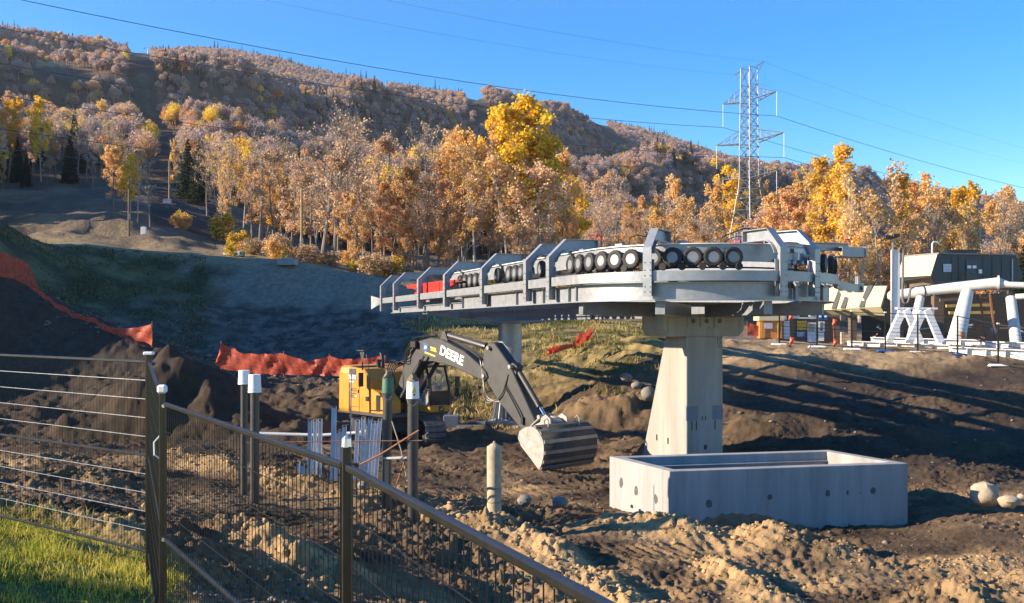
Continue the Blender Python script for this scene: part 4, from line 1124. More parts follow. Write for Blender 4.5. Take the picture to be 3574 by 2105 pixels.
for k, (xx, zz, w) in enumerate(((2.82, 3.84, 0.36), (2.84, 3.75, 0.36), (2.62, 3.60, 0.66))):
    b = MB(); b.box((0, 0, 0), (w, 0.006, 0.06), Matrix.Translation((xx, -0.286, zz)) @ Matrix.Rotation(math.radians(12), 4, 'Y')); L('dealer_print', b, M_decal_y, boom)
b = MB(); b.box((1.72, -0.36, 3.96), (0.34, 0.16, 0.26), Matrix.Rotation(math.radians(0), 4, 'Y')); L('work_lamp', b, M_black, boom, bevel=0.02)
# hydraulic cylinders
def cyl(p0, p1, r, split, nm):
    p0 = Vector(p0); p1 = Vector(p1); m_ = p0.lerp(p1, split)
    c = L(nm, MB().tube([p0, m_], r, 14), M_dkgrey, smooth=False)
    L('rod', MB().tube([m_, p1], r * 0.55, 12), M_chrome, c, smooth=True)
    L('gland', MB().tube([m_ - (p1 - p0).normalized() * 0.12, m_ + (p1 - p0).normalized() * 0.04], r * 1.2, 14), M_black, c)
    return c
cyl((0.9, -0.42, 1.75), (2.45, -0.42, 3.55), 0.085, 0.86, 'boom_cylinder'); cyl((0.9, 0.42, 1.75), (2.45, 0.42, 3.55), 0.085, 0.86, 'boom_cylinder')
cyl((3.30, 0, 4.36), (5.75, 0, 3.92), 0.12, 0.93, 'stick_cylinder')
b = MB(); xz(b, [(3.05, 4.1), (3.55, 4.1), (3.36, 4.5), (3.22, 4.5)], -0.16, 0.16); L('cylinder_lug', b, M_dkgrey, boom)
# stick
sp = [(5.65, 3.85), (5.95, 4.12), (6.25, 4.10), (7.02, 3.38), (7.25, 3.05), (8.35, 1.45), (8.28, 1.15), (7.95, 1.0), (7.65, 1.10), (6.5, 1.98), (5.9, 2.62), (5.62, 3.1)]
b = MB(); xz(b, sp, -0.22, 0.22); stick = L('stick', b, M_dkgrey, bevel=0.03)
cyl((7.15, 0, 3.28), (8.62, 0, 1.62), 0.10, 0.80, 'bucket_cylinder')
b = MB(); xz(b, [(7.0, 3.15), (7.3, 3.0), (7.35, 3.3), (7.15, 3.42), (7.02, 3.36)], -0.15, 0.15); L('cylinder_lug', b, M_dkgrey, stick)
for (x0_, z0_, x1_, z1_) in ((8.15, 1.25, 8.65, 1.62), (8.62, 1.62, 9.05, 1.58)):
    for yy in (-0.20, 0.20):
        b = MB(); b.beam((x0_, yy, z0_), (x1_, yy, z1_), 0.06, 0.16, up=(0, 1, 0)); L('linkage_arm', b, M_worn, bevel=0.02)
L('coupler', (lambda q: xz(q, [(7.95, 1.0), (8.3, 1.3), (9.0, 1.62), (9.25, 1.50), (9.15, 1.25), (8.5, 0.95)], -0.26, 0.26))(MB()), M_worn, bevel=0.03)
for xx, zz in ((8.05, 1.15), (8.62, 1.62), (7.15, 3.28), (5.75, 2.9), (6.0, 3.92)):
    L('pin', MB().lathe([(0.07, -0.34), (0.07, 0.34)], 12, Matrix.Translation((xx, 0, zz)) @ RX90), M_worn)
# bucket: curved shell, cheeks, wear strips
prof = [(8.72, 1.28)]
shell = []
for i in range(15):
    t = i / 14
    pts_ = [(8.95, 1.36), (9.30, 1.42), (9.62, 1.26), (9.82, 0.95), (9.84, 0.55), (9.74, 0.22), (9.62, 0.02)]
    f = t * 6; k = min(int(f), 5); q = f - k
    p0 = pts_[max(k - 1, 0)]; p1 = pts_[k]; p2 = pts_[k + 1]; p3 = pts_[min(k + 2, 6)]
    shell.append(tuple(0.5 * ((2 * p1[j]) + (p2[j] - p0[j]) * q + (2 * p0[j] - 5 * p1[j] + 4 * p2[j] - p3[j]) * q * q + (3 * p1[j] - p0[j] - 3 * p2[j] + p3[j]) * q ** 3) for j in (0, 1)))
BW = 1.28
b = MB(); vs = []; fs = []
for (xx, zz) in shell:
    vs += [(xx, -BW, zz), (xx, BW, zz)]
for i in range(14): fs.append((2 * i, 2 * i + 1, 2 * i + 3, 2 * i + 2))
b.add(vs, fs); M_mud = mat('mud_caked_steel', (0.075, 0.062, 0.05), 0.85, 0, 0.35, 5, 0.2); bk = L('bucket', b, M_mud, smooth=True)
so = bk.modifiers.new('thick', 'SOLIDIFY'); so.thickness = 0.03; so.offset = 0
cheek = shell + [(9.30, 0.30), (8.78, 0.72), (8.62, 0.98), (8.70, 1.22)]
for yy in (-BW, BW):
    b = MB(); xz(b, cheek, yy - 0.02, yy + 0.02); L('cheek', b, M_worn, bk)
b = MB(); b.beam((9.66, 0, 0.06), (9.48, 0, -0.05), 2 * BW + 0.04, 0.04, up=(0.3, 0, 1)); L('cutting_edge', b, M_worn, bk)
M_strip = mat('polished_wear_strip', (0.26, 0.235, 0.205), 0.5, 0.3, 0.25, 5)
for i in (1, 3, 5, 7, 9, 11, 13):
    p0 = shell[i]; p1 = shell[min(i + 1, 14)]
    b = MB(); nrm = Vector((-(p1[1] - p0[1]), 0, p1[0] - p0[0])).normalized()
    if nrm.x < 0: nrm = -nrm
    b.beam(Vector((p0[0], -BW, p0[1])) + nrm * 0.03, Vector((p0[0], BW, p0[1])) + nrm * 0.03, 0.115, 0.035, up=nrm); L('wear_strip', b, M_strip, bk)
for yy, xx in ((-0.4, 8.98), (0.4, 8.98)):
    b = MB(); xz(b, [(8.75, 1.30), (9.3, 1.40), (9.28, 1.62), (9.05, 1.74), (8.85, 1.62)], yy - 0.03, yy + 0.03); L('bucket_ear', b, M_worn, bk)
for yy in (-0.75, 0.75):
    L('lifting_ring', MB().tube([(9.35, yy, 1.38), (9.32, yy, 1.58), (9.42, yy, 1.66), (9.52, yy, 1.56), (9.5, yy, 1.33)], 0.03, 6), M_worn, bk, smooth=True)
# hoses on the boom
def lhose(pl, r=0.024):
    pts_ = []; k = len(pl)
    for i in range(k - 1):
        p0 = Vector(pl[max(i - 1, 0)]); p1 = Vector(pl[i]); p2 = Vector(pl[i + 1]); p3 = Vector(pl[min(i + 2, k - 1)])
        for j in range(5):
            t = j / 5; pts_.append(0.5 * ((2 * p1) + (p2 - p0) * t + (2 * p0 - 5 * p1 + 4 * p2 - p3) * t * t + (3 * p1 - p0 - 3 * p2 + p3) * t ** 3))
    pts_.append(Vector(pl[-1])); L('hydraulic_hose', MB().tube(pts_, r, 6), M_black, boom, smooth=True)
for k in range(5):
    y = -0.22 + k * 0.09
    lhose([(-0.05 + 0.06 * k, -0.2 + y * 0.4, 2.3), (-0.15 + 0.07 * k, -0.2 + y * 0.4, 2.9), (0.05 + 0.07 * k, y, 3.28 - 0.04 * k), (0.6, y, 3.2 + 0.03 * k), (1.05, y, 3.75 + 0.05 * k), (1.5, y, 4.18 + 0.02 * k), (2.2, y, 4.28), (2.9, y, 4.32)], 0.026)
for k in range(3):
    y = -0.31 - 0.03 * k
    lhose([(1.9, y, 4.05), (1.55 - 0.1 * k, y - 0.05, 3.7), (1.25, y - 0.05, 3.45 - 0.1 * k), (0.8, y, 3.25), (0.5, y + 0.1, 3.1)], 0.02)
for k in range(3):
    y = -0.12 + 0.12 * k
    lhose([(2.9, y, 4.32), (4.0, y, 4.08), (5.2, y, 3.60), (5.5, y - 0.1, 3.4), (5.75, -0.3, 2.75 - 0.1 * k), (5.95, -0.32, 2.2 - 0.12 * k), (6.35, -0.30, 2.05), (6.75, -0.27, 2.35), (7.0, -0.22, 3.0)], 0.022)
lhose([(6.8, -0.25, 2.6), (7.3, -0.25, 2.0), (7.6, -0.25, 1.6), (7.75, -0.25, 1.35)], 0.016); lhose([(6.9, -0.25, 2.6), (7.4, -0.25, 2.02), (7.7, -0.25, 1.65), (7.82, -0.25, 1.4)], 0.016)
b = MB(); b.box((7.76, -0.26, 1.42), (0.1, 0.08, 0.26)); L('hose_block', b, M_black, stick)

# operator in the cab (seated, vest and helmet seen through the glass)
M_vest = mat('orange_vest', (0.75, 0.13, 0.03), 0.8, 0, 0.15, 8); M_skin = mat('skin', (0.45, 0.27, 0.18), 0.6, 0, 0.1, 8); M_dark_cloth = mat('dark_cloth', (0.03, 0.035, 0.05), 0.9, 0, 0.2, 8)
op = thing('person', 'seated operator in an orange vest inside the excavator cab, hands on the levers', 'person', (-4.75, 40.1, EXZ), EXR)
vs = [(0.42, 0.89, 1.92), (0.40, 0.89, 2.15), (0.40, 0.89, 2.38), (0.42, 0.89, 2.50), (0.44, 0.89, 2.60), (0.46, 0.89, 2.72),
      (0.42, 0.69, 2.40), (0.52, 0.64, 2.16), (0.78, 0.66, 2.12), (0.88, 0.68, 2.13), (0.42, 1.09, 2.40), (0.52, 1.14, 2.16), (0.78, 1.12, 2.12), (0.88, 1.10, 2.13),
      (0.45, 0.79, 1.92), (0.90, 0.77, 1.96), (0.98, 0.77, 1.52), (1.12, 0.77, 1.50), (0.45, 0.99, 1.92), (0.90, 1.01, 1.96), (0.98, 1.01, 1.52), (1.12, 1.01, 1.50)]
es = [(0, 1), (1, 2), (2, 3), (3, 4), (4, 5), (2, 6), (6, 7), (7, 8), (8, 9), (2, 10), (10, 11), (11, 12), (12, 13), (0, 14), (14, 15), (15, 16), (16, 17), (0, 18), (18, 19), (19, 20), (20, 21)]
rad = [0.15, 0.15, 0.16, 0.06, 0.085, 0.09, 0.075, 0.05, 0.04, 0.045, 0.075, 0.05, 0.04, 0.045, 0.10, 0.075, 0.05, 0.045, 0.10, 0.075, 0.05, 0.045]
me = bpy.data.meshes.new('body'); me.from_pydata(vs, es, []); me.materials.append(M_vest)
bo = link('body', me, op)
sk = bo.modifiers.new('skin', 'SKIN'); sk.use_smooth_shade = True
for i, sv in enumerate(me.skin_vertices[0].data if me.skin_vertices else []):
    sv.radius = (rad[i], rad[i]); sv.use_root = (i == 0)
if not me.skin_vertices:
    bo.modifiers.remove(sk)
    b = MB()
    for a, c in es: b.tube([vs[a], vs[c]], [rad[a], rad[c]], 8)
    bo.data = b.mesh('body', M_vest, True)
else:
    sb = bo.modifiers.new('sub', 'SUBSURF'); sb.levels = 1; sb.render_levels = 1
MB().lathe([(0.01, 2.86), (0.09, 2.83), (0.125, 2.76), (0.13, 2.72), (0.15, 2.715)][::-1], 14, Matrix.Translation((0.455, 0.89, 0.0))).build('helmet', M_orange_plastic, op, local=True, smooth=True)
MB().lathe([(0.03, 2.56), (0.085, 2.60), (0.098, 2.68), (0.09, 2.74)], 12, Matrix.Translation((0.47, 0.89, 0))).build('face', M_skin, op, local=True, smooth=True)

# ------------------------------------------------------------------ temporary mesh fence in the foreground
Q = [Vector((-5.68, 10.75, 0)), Vector((-3.32, 9.0, 0)), Vector((-2.23, 6.3, 0)), Vector((-0.61, 3.63, 0)), Vector((0.66, 0.80, 0))]
ZT = [5.0, 5.0, None, None, None]
tops = [(5.00, 5.00), (4.99, 4.86), (4.85, 4.85), (4.85, 4.85)]
PH = 1.76
M_zinc = mat('bright_zinc', (0.62, 0.64, 0.66), 0.32, 0.8, 0.15, 20)
labels = ['black welded-mesh fence panel with bright wires above the grass verge',
          'black mesh fence panel seen almost edge-on beside the corner posts',
          'black mesh fence panel sloping down between the two white-capped posts',
          'black mesh fence panel whose wide top rail runs past the last capped post']
wire_cache = {}
def wire_mesh(l, r, key):
    if key not in wire_cache:
        wire_cache[key] = MB().tube([(0, 0, 0), (0, 0, -l)], r, 5).mesh('wire', M_fence_black)
    return wire_cache[key]
for k in range(4):
    a = Q[k]; c = Q[k + 1]; dirv = (c - a).normalized(); ln = (c - a).length
    a = a + dirv * 0.032; c = c - dirv * 0.032; ln -= 0.064
    za, zc = tops[k]
    fp = thing('mesh_fence', labels[k], 'mesh fence', (a.x, a.y, za - PH), 0, 'temporary mesh fence panels')
    def at(t, dz): return Vector((a.x + (c.x - a.x) * t, a.y + (c.y - a.y) * t, za + (zc - za) * t + dz))
    rs = 0.027
    MB().beam(at(0, 0), at(1, 0), rs, rs).build('top_rail', M_fence_black, fp, bevel=0.006)
    MB().beam(at(0, -0.86), at(1, -0.86), 0.024, 0.024).build('middle_rail', M_fence_black, fp, bevel=0.005)
    MB().beam(at(0, -PH + 0.02), at(1, -PH + 0.02), 0.024, 0.024).build('bottom_rail', M_fence_black, fp, bevel=0.005)
    for t, nm in ((0.004, 'upright'), (0.996, 'upright')):
        MB().beam(at(t, 0.0), at(t, -PH), 0.016, 0.016, up=(1, 0, 0)).build(nm, M_fence_black, fp)
    for j in list(range(1, 5)) + list(range(6, 10)):
        MB().tube([at(0, -0.172 * j), at(1, -0.172 * j)], 0.0024 if k else 0.0034, 5).build('horizontal_wire', M_fence_black if k else M_zinc, fp)
    n = int(ln / 0.052)
    base = ROOTM[fp.name].inverted()
    wm = wire_mesh(PH - 0.04, 0.0021, 'v')
    for j in range(1, n):
        p = at(j / n, -0.02)
        o = link('vertical_wire', wm, fp); o.location = base @ p
# posts with pale caps
posts = [((-3.33, 9.02), 5.06, 0.045, 'square black fence post with flat white cap at the far corner', 'flat'),
         ((-2.24, 6.30), 4.92, 0.034, 'square black fence post with white block cap at the fold of the fence', 'block'),
         ((-0.61, 3.63), 4.93, 0.033, 'square black fence post with crumpled silver cap between two sloping panels', 'silver'),
         ((-5.70, 10.78), 5.06, 0.045, 'square black fence post at the far end of the fence', 'flat')]
for (px, py), zt_, w, lb, kind in posts:
    po = thing('fence_post', lb, 'fence post', (px, py, 2.9))
    MB().box((px, py, (zt_ + 2.9) / 2), (w, w, zt_ - 2.9)).build('shaft', M_fence_black, po, bevel=0.006)
    if kind == 'flat': MB().box((px, py, zt_ + 0.016), (w * 1.9, w * 1.5, 0.03)).build('cap', M_white_pl, po, bevel=0.006)
    elif kind == 'block': MB().box((px, py, zt_ + 0.025), (w * 1.7, w * 1.5, 0.055)).build('cap', M_white_pl, po, bevel=0.012)
    else:
        MB().box((px, py, zt_ + 0.01), (w * 1.15, w * 1.15, 0.055), taper=(0.85, 0.85)).build('cap', M_zinc, po, bevel=0.012)
    for dz in (-0.08, -0.93):
        MB().box((px + 0.02, py - 0.0, zt_ + dz), (w * 1.5, w * 1.15, 0.03)).build('clamp', M_fence_black, po, bevel=0.005)
        MB().lathe([(0.012, 0), (0.012, 0.03)], 6, Matrix.Translation((px + w * 0.7, py - 0.02, zt_ + dz)) @ Matrix.Rotation(math.radians(90), 4, 'X')).build('bolt', M_zinc, po)
MB().tube([(-2.33, 6.5, 4.62), (-2.36, 6.48, 4.58), (-2.35, 6.46, 4.50), (-2.31, 6.5, 4.46)], 0.006, 5).build('cable_tie', M_white_pl, None)
tag(bpy.data.objects['cable_tie'], 'white plastic tie hanging on the folded fence panel', 'cable tie')

# ------------------------------------------------------------------ pipes, stakes and forms standing in the pit
def bucket_mesh(b, base, r0, r1, h, n=20):
    b.lathe([(r0 * 0.98, 0), (r0, 0.0), (r0, 0.03), (r0 * 0.97, 0.032), (r0 * 0.97, 0.09), (r0 * 0.985, 0.092), (r0 * 0.985, 0.115), (r0 * 0.95, 0.117), (r1, h), (r1 * 0.9, h)], n, Matrix.Translation(base))
def pipe_bucket(u, vtop, vbase, d, rb, rp, hb, mb_, lb, dirt, tilt=0.0, blab=None):
    top = P(u, vtop, d); base = P(u, vbase, d)
    zb = min(hz(top.x, top.y), base.z) - 0.25
    t = thing('pipe_riser', lb, 'pipe', (top.x, top.y, zb))
    MB().tube([(top.x + tilt, top.y, zb), (top.x, top.y, top.z - 0.05)], rp, 16).build('pipe', M_pipe, t, smooth=True)
    b = MB(); bucket_mesh(b, (top.x, top.y, top.z - hb), rb, rb * 0.88, hb); bo = b.build('upturned_bucket', mb_, t, smooth=True)
    if dirt:
        b = MB(); b.lathe([(rb * 0.85, hb), (rb * 0.75, hb + 0.05), (rb * 0.5, hb + 0.10), (rb * 0.3, hb + 0.16), (0.02, hb + 0.18)], 9, Matrix.Translation((top.x, top.y, top.z - hb)))
        b.v = [(x_ + 0.03 * random.uniform(-1, 1), y_ + 0.03 * random.uniform(-1, 1), z_ + 0.02 * random.uniform(-1, 1)) for x_, y_, z_ in b.v]
        b.build('clod', M_dirt_dry, t, smooth=True)
        MB().tube([(top.x - rb * 0.98, top.y - 0.05, top.z - hb + 0.03), (top.x - rb * 0.6, top.y - rb, top.z - hb - 0.10), (top.x + rb * 0.3, top.y - rb * 1.05, top.z - hb - 0.16), (top.x + rb * 0.98, top.y - 0.05, top.z - hb + 0.02)], 0.006, 5).build('handle', M_galv, t)
    return t, top
M_pipe = mat('black_plastic_pipe', (0.045, 0.043, 0.042), 0.38, 0, 0.35, 4, 0.05, spec=0.6)
pipe_bucket(852, 1292, 1610, 23.8, 0.145, 0.085, 0.34, M_white_pl, 'black pipe under a small white bucket, behind its taller-bucketed twin', False)
pipe_bucket(889, 1307, 1622, 23.0, 0.155, 0.105, 0.42, M_white_pl, 'thick black pipe under a white bucket with flared rim, before the soil pile', False)
t, tp = pipe_bucket(1354, 1318, 1690, 23.6, 0.152, 0.115, 0.37, M_green_pl, 'black pipe under a green bucket topped with dirt beside the excavator', True, -0.05)
t, tp = pipe_bucket(1441, 1330, 1705, 22.6, 0.155, 0.125, 0.40, M_white_pl, 'black pipe under a white printed bucket topped with dirt before the cab', True)
b = MB(); Mq = Matrix.Translation((tp.x + 0.045, tp.y - 0.150, tp.z - 0.20)) @ Matrix.Rotation(math.radians(16), 4, 'Z') @ RX90
b.prism([(-0.055, -0.06), (0.055, -0.06), (0.0, 0.12)], -0.006, 0.004, Mq); b.build('yellow_triangle', mat('pale_yellow_print', (0.65, 0.62, 0.12), 0.5), t)
b = MB(); b.prism([(-0.03, -0.1), (0, -0.13), (0.03, -0.1), (0, -0.07)], -0.006, 0.006, Mq); b.build('green_diamond', M_decal_g, t)
# form tube
tp = P(1725, 1556, 23.4); zb = min(hz(tp.x, tp.y), P(1725, 1720, 23.4).z) - 0.2
tb = thing('form_tube', 'tan cardboard form tube standing upright before the excavator bucket', 'form tube', (tp.x, tp.y, zb))
MB().lathe([(0.176, zb), (0.173, zb + 0.5), (0.176, tp.z - 0.1), (0.172, tp.z - 0.02), (0.155, tp.z)], 24, Matrix.Translation((tp.x, tp.y, 0))).build('tube', M_tan_tube, tb, smooth=True)
b = MB(); b.lathe([(0.145, tp.z - 0.01), (0.09, tp.z + 0.04), (0.03, tp.z + 0.07), (0.025, tp.z + 0.11)], 10, Matrix.Translation((tp.x, tp.y, 0))); b.build('wrapped_top', M_tan_tube, tb)
for zz in (0.3, 0.62, 0.95): MB().lathe([(0.178, zb + zz), (0.1785, zb + zz + 0.02)], 24, Matrix.Translation((tp.x, tp.y, 0))).build('band', M_dirt_dry, tb)
# steel stakes
M_stake = mat('pale_galvanised_stake', (0.58, 0.62, 0.68), 0.5, 0.1, 0.15, 6)
stk = [(1083, 1464, 1652, 3), (1101, 1464, 1648, 2), (1119, 1462, 1650, 4), (1167, 1417, 1668, 6), (1177, 1505, 1672, 2), (1190, 1499, 1675, -2), (1203, 1483, 1672, 3), (1250, 1465, 1668, 10), (1269, 1455, 1670, 9), (1294, 1458, 1672, 18), (1304, 1471, 1676, 16), (1315, 1471, 1682, 18), (1327, 1462, 1686, 17), (1042, 1610, 1645, 0), (1056, 1618, 1650, 0), (1285, 1480, 1672, 14)]
stk_lab = ['upright steel stake nearest the white-bucket pipes'] + ['upright steel stake in the trio nearest the white-bucket pipes'] * 2 + ['tallest and widest steel stake, rising under the excavator counterweight'] \
    + ['short steel stake beside the tallest one'] * 3 + ['leaning steel stake in the cluster beside the green-bucket pipe'] * 6 + ['stub of a steel stake barely above the soil ridge'] * 2 + ['leaning steel stake in the cluster beside the green-bucket pipe']
for i, (u_, v0, v1, lean) in enumerate(stk):
    d = 24.0 + 0.12 * ((i * 5) % 7)
    a_ = P(u_, v0, d); e_ = P(u_ - lean, v1 + 6, d)
    s_ = thing('steel_stake', stk_lab[i], 'stake', (e_.x, e_.y, e_.z), 0, 'bundle of steel stakes by the pipes')
    M = frame_mat((a_ + e_) / 2, a_ - e_, (0, -1, 0)); ln = (a_ - e_).length; w = 0.085 if i != 3 else 0.105
    b = MB(); b.box((0, 0, 0), (ln, w, 0.012), M); b.box((0, w / 2, 0.02), (ln, 0.012, 0.05), M); b.box((0, -w / 2, 0.02), (ln, 0.012, 0.05), M)
    b.build('channel', M_stake, s_)
    MB().box((ln / 2 - 0.02, 0, 0.01), (0.05, w * 1.1, 0.05), M).build('bent_head', M_dirt_dry, s_)
def rod(name, lb, cat, pts_, r, m, grp=None):
    o = MB().tube(pts_, r, 8).build(name, m, None, smooth=True); tag(o, lb, cat, grp); return o
rod('thin_pole', 'tall thin galvanised pole rising before the excavator counterweight', 'pole', [P(1222, 1680, 24.2), P(1226, 1300, 24.2)], 0.016, M_galv)
rod('conduit_pipe', 'pale grey plastic pipe laid level behind the stakes', 'pipe', [P(905, 1513, 25.5), P(1120, 1519, 25.3), P(1250, 1510, 25.0), P(1330, 1498, 24.8)], 0.04, mat('grey_plastic_pipe', (0.42, 0.44, 0.46), 0.5, 0, 0.1))
rod('rebar', 'thin dark rod laid level across the stakes and pipes', 'rod', [P(860, 1545, 23.0), P(1200, 1540, 22.9), P(1475, 1538, 22.4)], 0.012, M_rust)
rod('rebar', 'rusty rod slanting up across the printed bucket pipe', 'rod', [P(1180, 1660, 23.4), P(1330, 1585, 22.8), P(1462, 1502, 22.3)], 0.022, M_rust)
rod('rebar', 'thin rod leaning between the two dirt-topped buckets', 'rod', [P(1368, 1470, 23.2), P(1400, 1570, 23.2), P(1422, 1680, 23.2)], 0.016, M_tan_tube)
rod('rebar', 'short rusty rod stuck in the soil beside the printed bucket pipe', 'rod', [P(1385, 1688, 23.1), P(1412, 1612, 23.1)], 0.018, M_rust)
o = MB().beam(P(1330, 1600, 23.5), P(1420, 1596, 22.9), 0.03, 0.05).build('perforated_strip', M_galv, None); tag(o, 'perforated galvanised strip tied between the two bucket pipes', 'strip')
o = MB().box(P(1349, 1648, 23.5), (0.09, 0.04, 0.55)).build('wooden_board', mat('pale_board', (0.42, 0.31, 0.18), 0.8, 0, 0.25, 6, streak=True), None, bevel=0.004); tag(o, 'short pale wooden board standing against the green-bucket pipe', 'board')
# rope and steel bits by the footing
for k, (u_, v_, d, sx) in enumerate(((1640, 1488, 45, 1.2), (1660, 1478, 46.5, 0.9))):
    p = P(u_, v_, d); p.z = hz(p.x, p.y) + 0.16
    o = MB().box(p, (sx, 0.5, 0.10)).box(p + Vector((0.05, -0.18, 0.09)), (sx * 0.95, 0.08, 0.10)).build('steel_offcut', M_galv, None, bevel=0.006); tag(o, ['long galvanised steel offcut lying before the column footing', 'short steel plate lying behind the long offcut near the footing'][k], 'steel part')
p = P(1575, 1425, 46); p.z = hz(p.x, p.y) + 0.25
o = MB().box(p, (0.7, 0.6, 0.6)).build('steel_crate', mat('slate_paint', (0.10, 0.13, 0.18), 0.6), None, bevel=0.02); tag(o, 'slate grey steel crate on the soil beyond the excavator cab', 'crate')

# ------------------------------------------------------------------ orange safety netting
def net_mat():
    m = bpy.data.materials.new('orange_netting'); m.use_nodes = True
    nt = m.node_tree; nd = nt.nodes; b = nd['Principled BSDF']; b.inputs['Roughness'].default_value = 0.6
    tc = nd.new('ShaderNodeTexCoord'); nz = nd.new('ShaderNodeTexNoise'); nz.inputs['Scale'].default_value = 5; nz.inputs['Detail'].default_value = 5
    nt.links.new(tc.outputs['Object'], nz.inputs[0]); rp = nd.new('ShaderNodeValToRGB')
    rp.color_ramp.elements[0].color = (0.42, 0.05, 0.025, 1); rp.color_ramp.elements[1].color = (0.70, 0.11, 0.04, 1); rp.color_ramp.elements[0].position = 0.3; rp.color_ramp.elements[1].position = 0.7
    nt.links.new(nz.outputs[0], rp.inputs[0]); nt.links.new(rp.outputs[0], b.inputs['Base Color'])
    tr = nd.new('ShaderNodeBsdfTransparent'); tl = nd.new('ShaderNodeBsdfTranslucent'); nt.links.new(rp.outputs[0], tl.inputs[0])
    m1 = nd.new('ShaderNodeMixShader'); m1.inputs[0].default_value = 0.4; m2 = nd.new('ShaderNodeMixShader')
    uv = nd.new('ShaderNodeUVMap'); wv = nd.new('ShaderNodeTexChecker'); wv.inputs['Scale'].default_value = 1.0
    # woven holes: fine weave pattern driven by world position
    ge = nd.new('ShaderNodeNewGeometry'); vo = nd.new('ShaderNodeTexVoronoi'); vo.inputs['Scale'].default_value = 14
    nt.links.new(ge.outputs['Position'], vo.inputs['Vector'])
    mr = nd.new('ShaderNodeMapRange'); mr.inputs[1].default_value = 0.20; mr.inputs[2].default_value = 0.34; mr.inputs[3].default_value = 0.75; mr.inputs[4].default_value = 0.0
    nt.links.new(vo.outputs['Distance'], mr.inputs[0])
    nd.remove(uv); nd.remove(wv)
    nt.links.new(b.outputs[0], m1.inputs[1]); nt.links.new(tl.outputs[0], m1.inputs[2])
    nt.links.new(m1.outputs[0], m2.inputs[1]); nt.links.new(tr.outputs[0], m2.inputs[2]); nt.links.new(mr.outputs[0], m2.inputs[0])
    nt.links.new(m2.outputs[0], nd['Material Output'].inputs[0])
    return m
M_net = net_mat()
def netting(lb, line, posts_=(), crumple=0.06):
    """line: (u, vtop, vbottom, d)"""
    p0 = P(line[0][0], line[0][2], line[0][3])
    t = thing('safety_netting', lb, 'safety netting', tuple(p0))
    cols = []
    for i in range(len(line) - 1):
        a = line[i]; c = line[i + 1]; n = max(2, int(abs(c[0] - a[0]) / 14))
        for j in range(n): cols.append([a[k] + (c[k] - a[k]) * j / n for k in range(4)])
    cols.append(list(line[-1]))
    vs = []; fs = []; R_ = 5
    for i, (u_, vt, vb, d) in enumerate(cols):
        for r in range(R_ + 1):
            f = r / R_; p = P(u_, vt + (vb - vt) * f, d)
            w = crumple * (math.sin(i * 1.7 + r) + random.uniform(-1, 1) * 0.8)
            vs.append((p.x + w * 0.3, p.y + w, p.z + 0.3 * w))
    for i in range(len(cols) - 1):
        for r in range(R_):
            k = i * (R_ + 1) + r; fs.append((k, k + 1, k + R_ + 2, k + R_ + 1))
    b = MB(); b.add(vs, fs); b.build('mesh_sheet', M_net, t, smooth=True)
    for (u_, vt, vb, d) in posts_:
        MB().tube([P(u_, vt - 8, d + 0.06), P(u_, vb + 8, d + 0.06)], 0.025, 6).build('stake', M_rust, t)
netting('orange safety netting sagging down the crest of the dark left spur', [(-40, 865, 955, 54.5), (60, 900, 978, 54.3), (105, 925, 1000, 54), (112, 950, 1010, 54), (140, 1015, 1032, 53.7), (200, 1058, 1075, 53.3), (260, 1092, 1108, 53), (330, 1112, 1128, 52.6), (380, 1140, 1162, 52.3), (440, 1148, 1180, 52), (500, 1140, 1195, 51.7), (531, 1130, 1206, 51.5)], [(531, 1130, 1206, 51.5), (105, 925, 1000, 54)])
netting('orange safety netting strung low across the pit behind the excavator', [(752, 1262, 1272, 47), (772, 1198, 1285, 47), (800, 1212, 1292, 47), (850, 1234, 1303, 46.8), (920, 1236, 1306, 46.6), (990, 1233, 1308, 46.5), (1030, 1250, 1309, 46.4), (1080, 1262, 1310, 46.3), (1150, 1243, 1312, 46.2), (1200, 1255, 1312, 46.0), (1290, 1248, 1300, 45.8), (1345, 1240, 1295, 45.6)], [(772, 1198, 1285, 47), (990, 1233, 1308, 46.5), (1150, 1243, 1312, 46.2)])
netting('crumpled bright orange safety netting lying on the grassy slope by the column', [(1908, 1222, 1242, 55), (1930, 1205, 1235, 55.2), (1960, 1207, 1222, 55.5), (2000, 1198, 1216, 56), (2020, 1165, 1206, 56.5), (2045, 1158, 1190, 57), (2068, 1143, 1178, 57.5)], [(1934, 1165, 1225, 55.3)], 0.14)
netting('short orange safety netting standing beside the orange kiosk', [(2608, 1128, 1172, 80), (2622, 1130, 1172, 80), (2648, 1138, 1175, 80)], [(2608, 1128, 1172, 80)], 0.04)

# ------------------------------------------------------------------ boulders
def boulder(u_, v_, d, w, h, lb, m, seed):
    rr = np.random.default_rng(seed); p = P(u_, v_, d); p.z = max(hz(p.x, p.y), p.z - 0.1)
    n1, n2 = 14, 9; vs = []; fs = []
    for i in range(n2 + 1):
        th_ = math.pi * i / n2
        for j in range(n1):
            ph = 2 * math.pi * j / n1; q = Vector((math.sin(th_) * math.cos(ph), math.sin(th_) * math.sin(ph), math.cos(th_)))
            k = 1 + 0.16 * float(fbm(np.array([q.x * 1.5 + seed]), np.array([q.y * 1.5 + q.z * 2.1]), 3, seed)[0])
            vs.append((p.x + q.x * w / 2 * k, p.y + q.y * w / 2 * k * 0.9, p.z + q.z * h / 2 * k + h * 0.28))
    for i in range(n2):
        for j in range(n1): fs.append((i * n1 + j, (i + 1) * n1 + j, (i + 1) * n1 + (j + 1) % n1, i * n1 + (j + 1) % n1))
    o = MB().add(vs, fs).build('boulder', m, None, smooth=True); tag(o, lb, 'boulder', 'boulders lying in the pit')
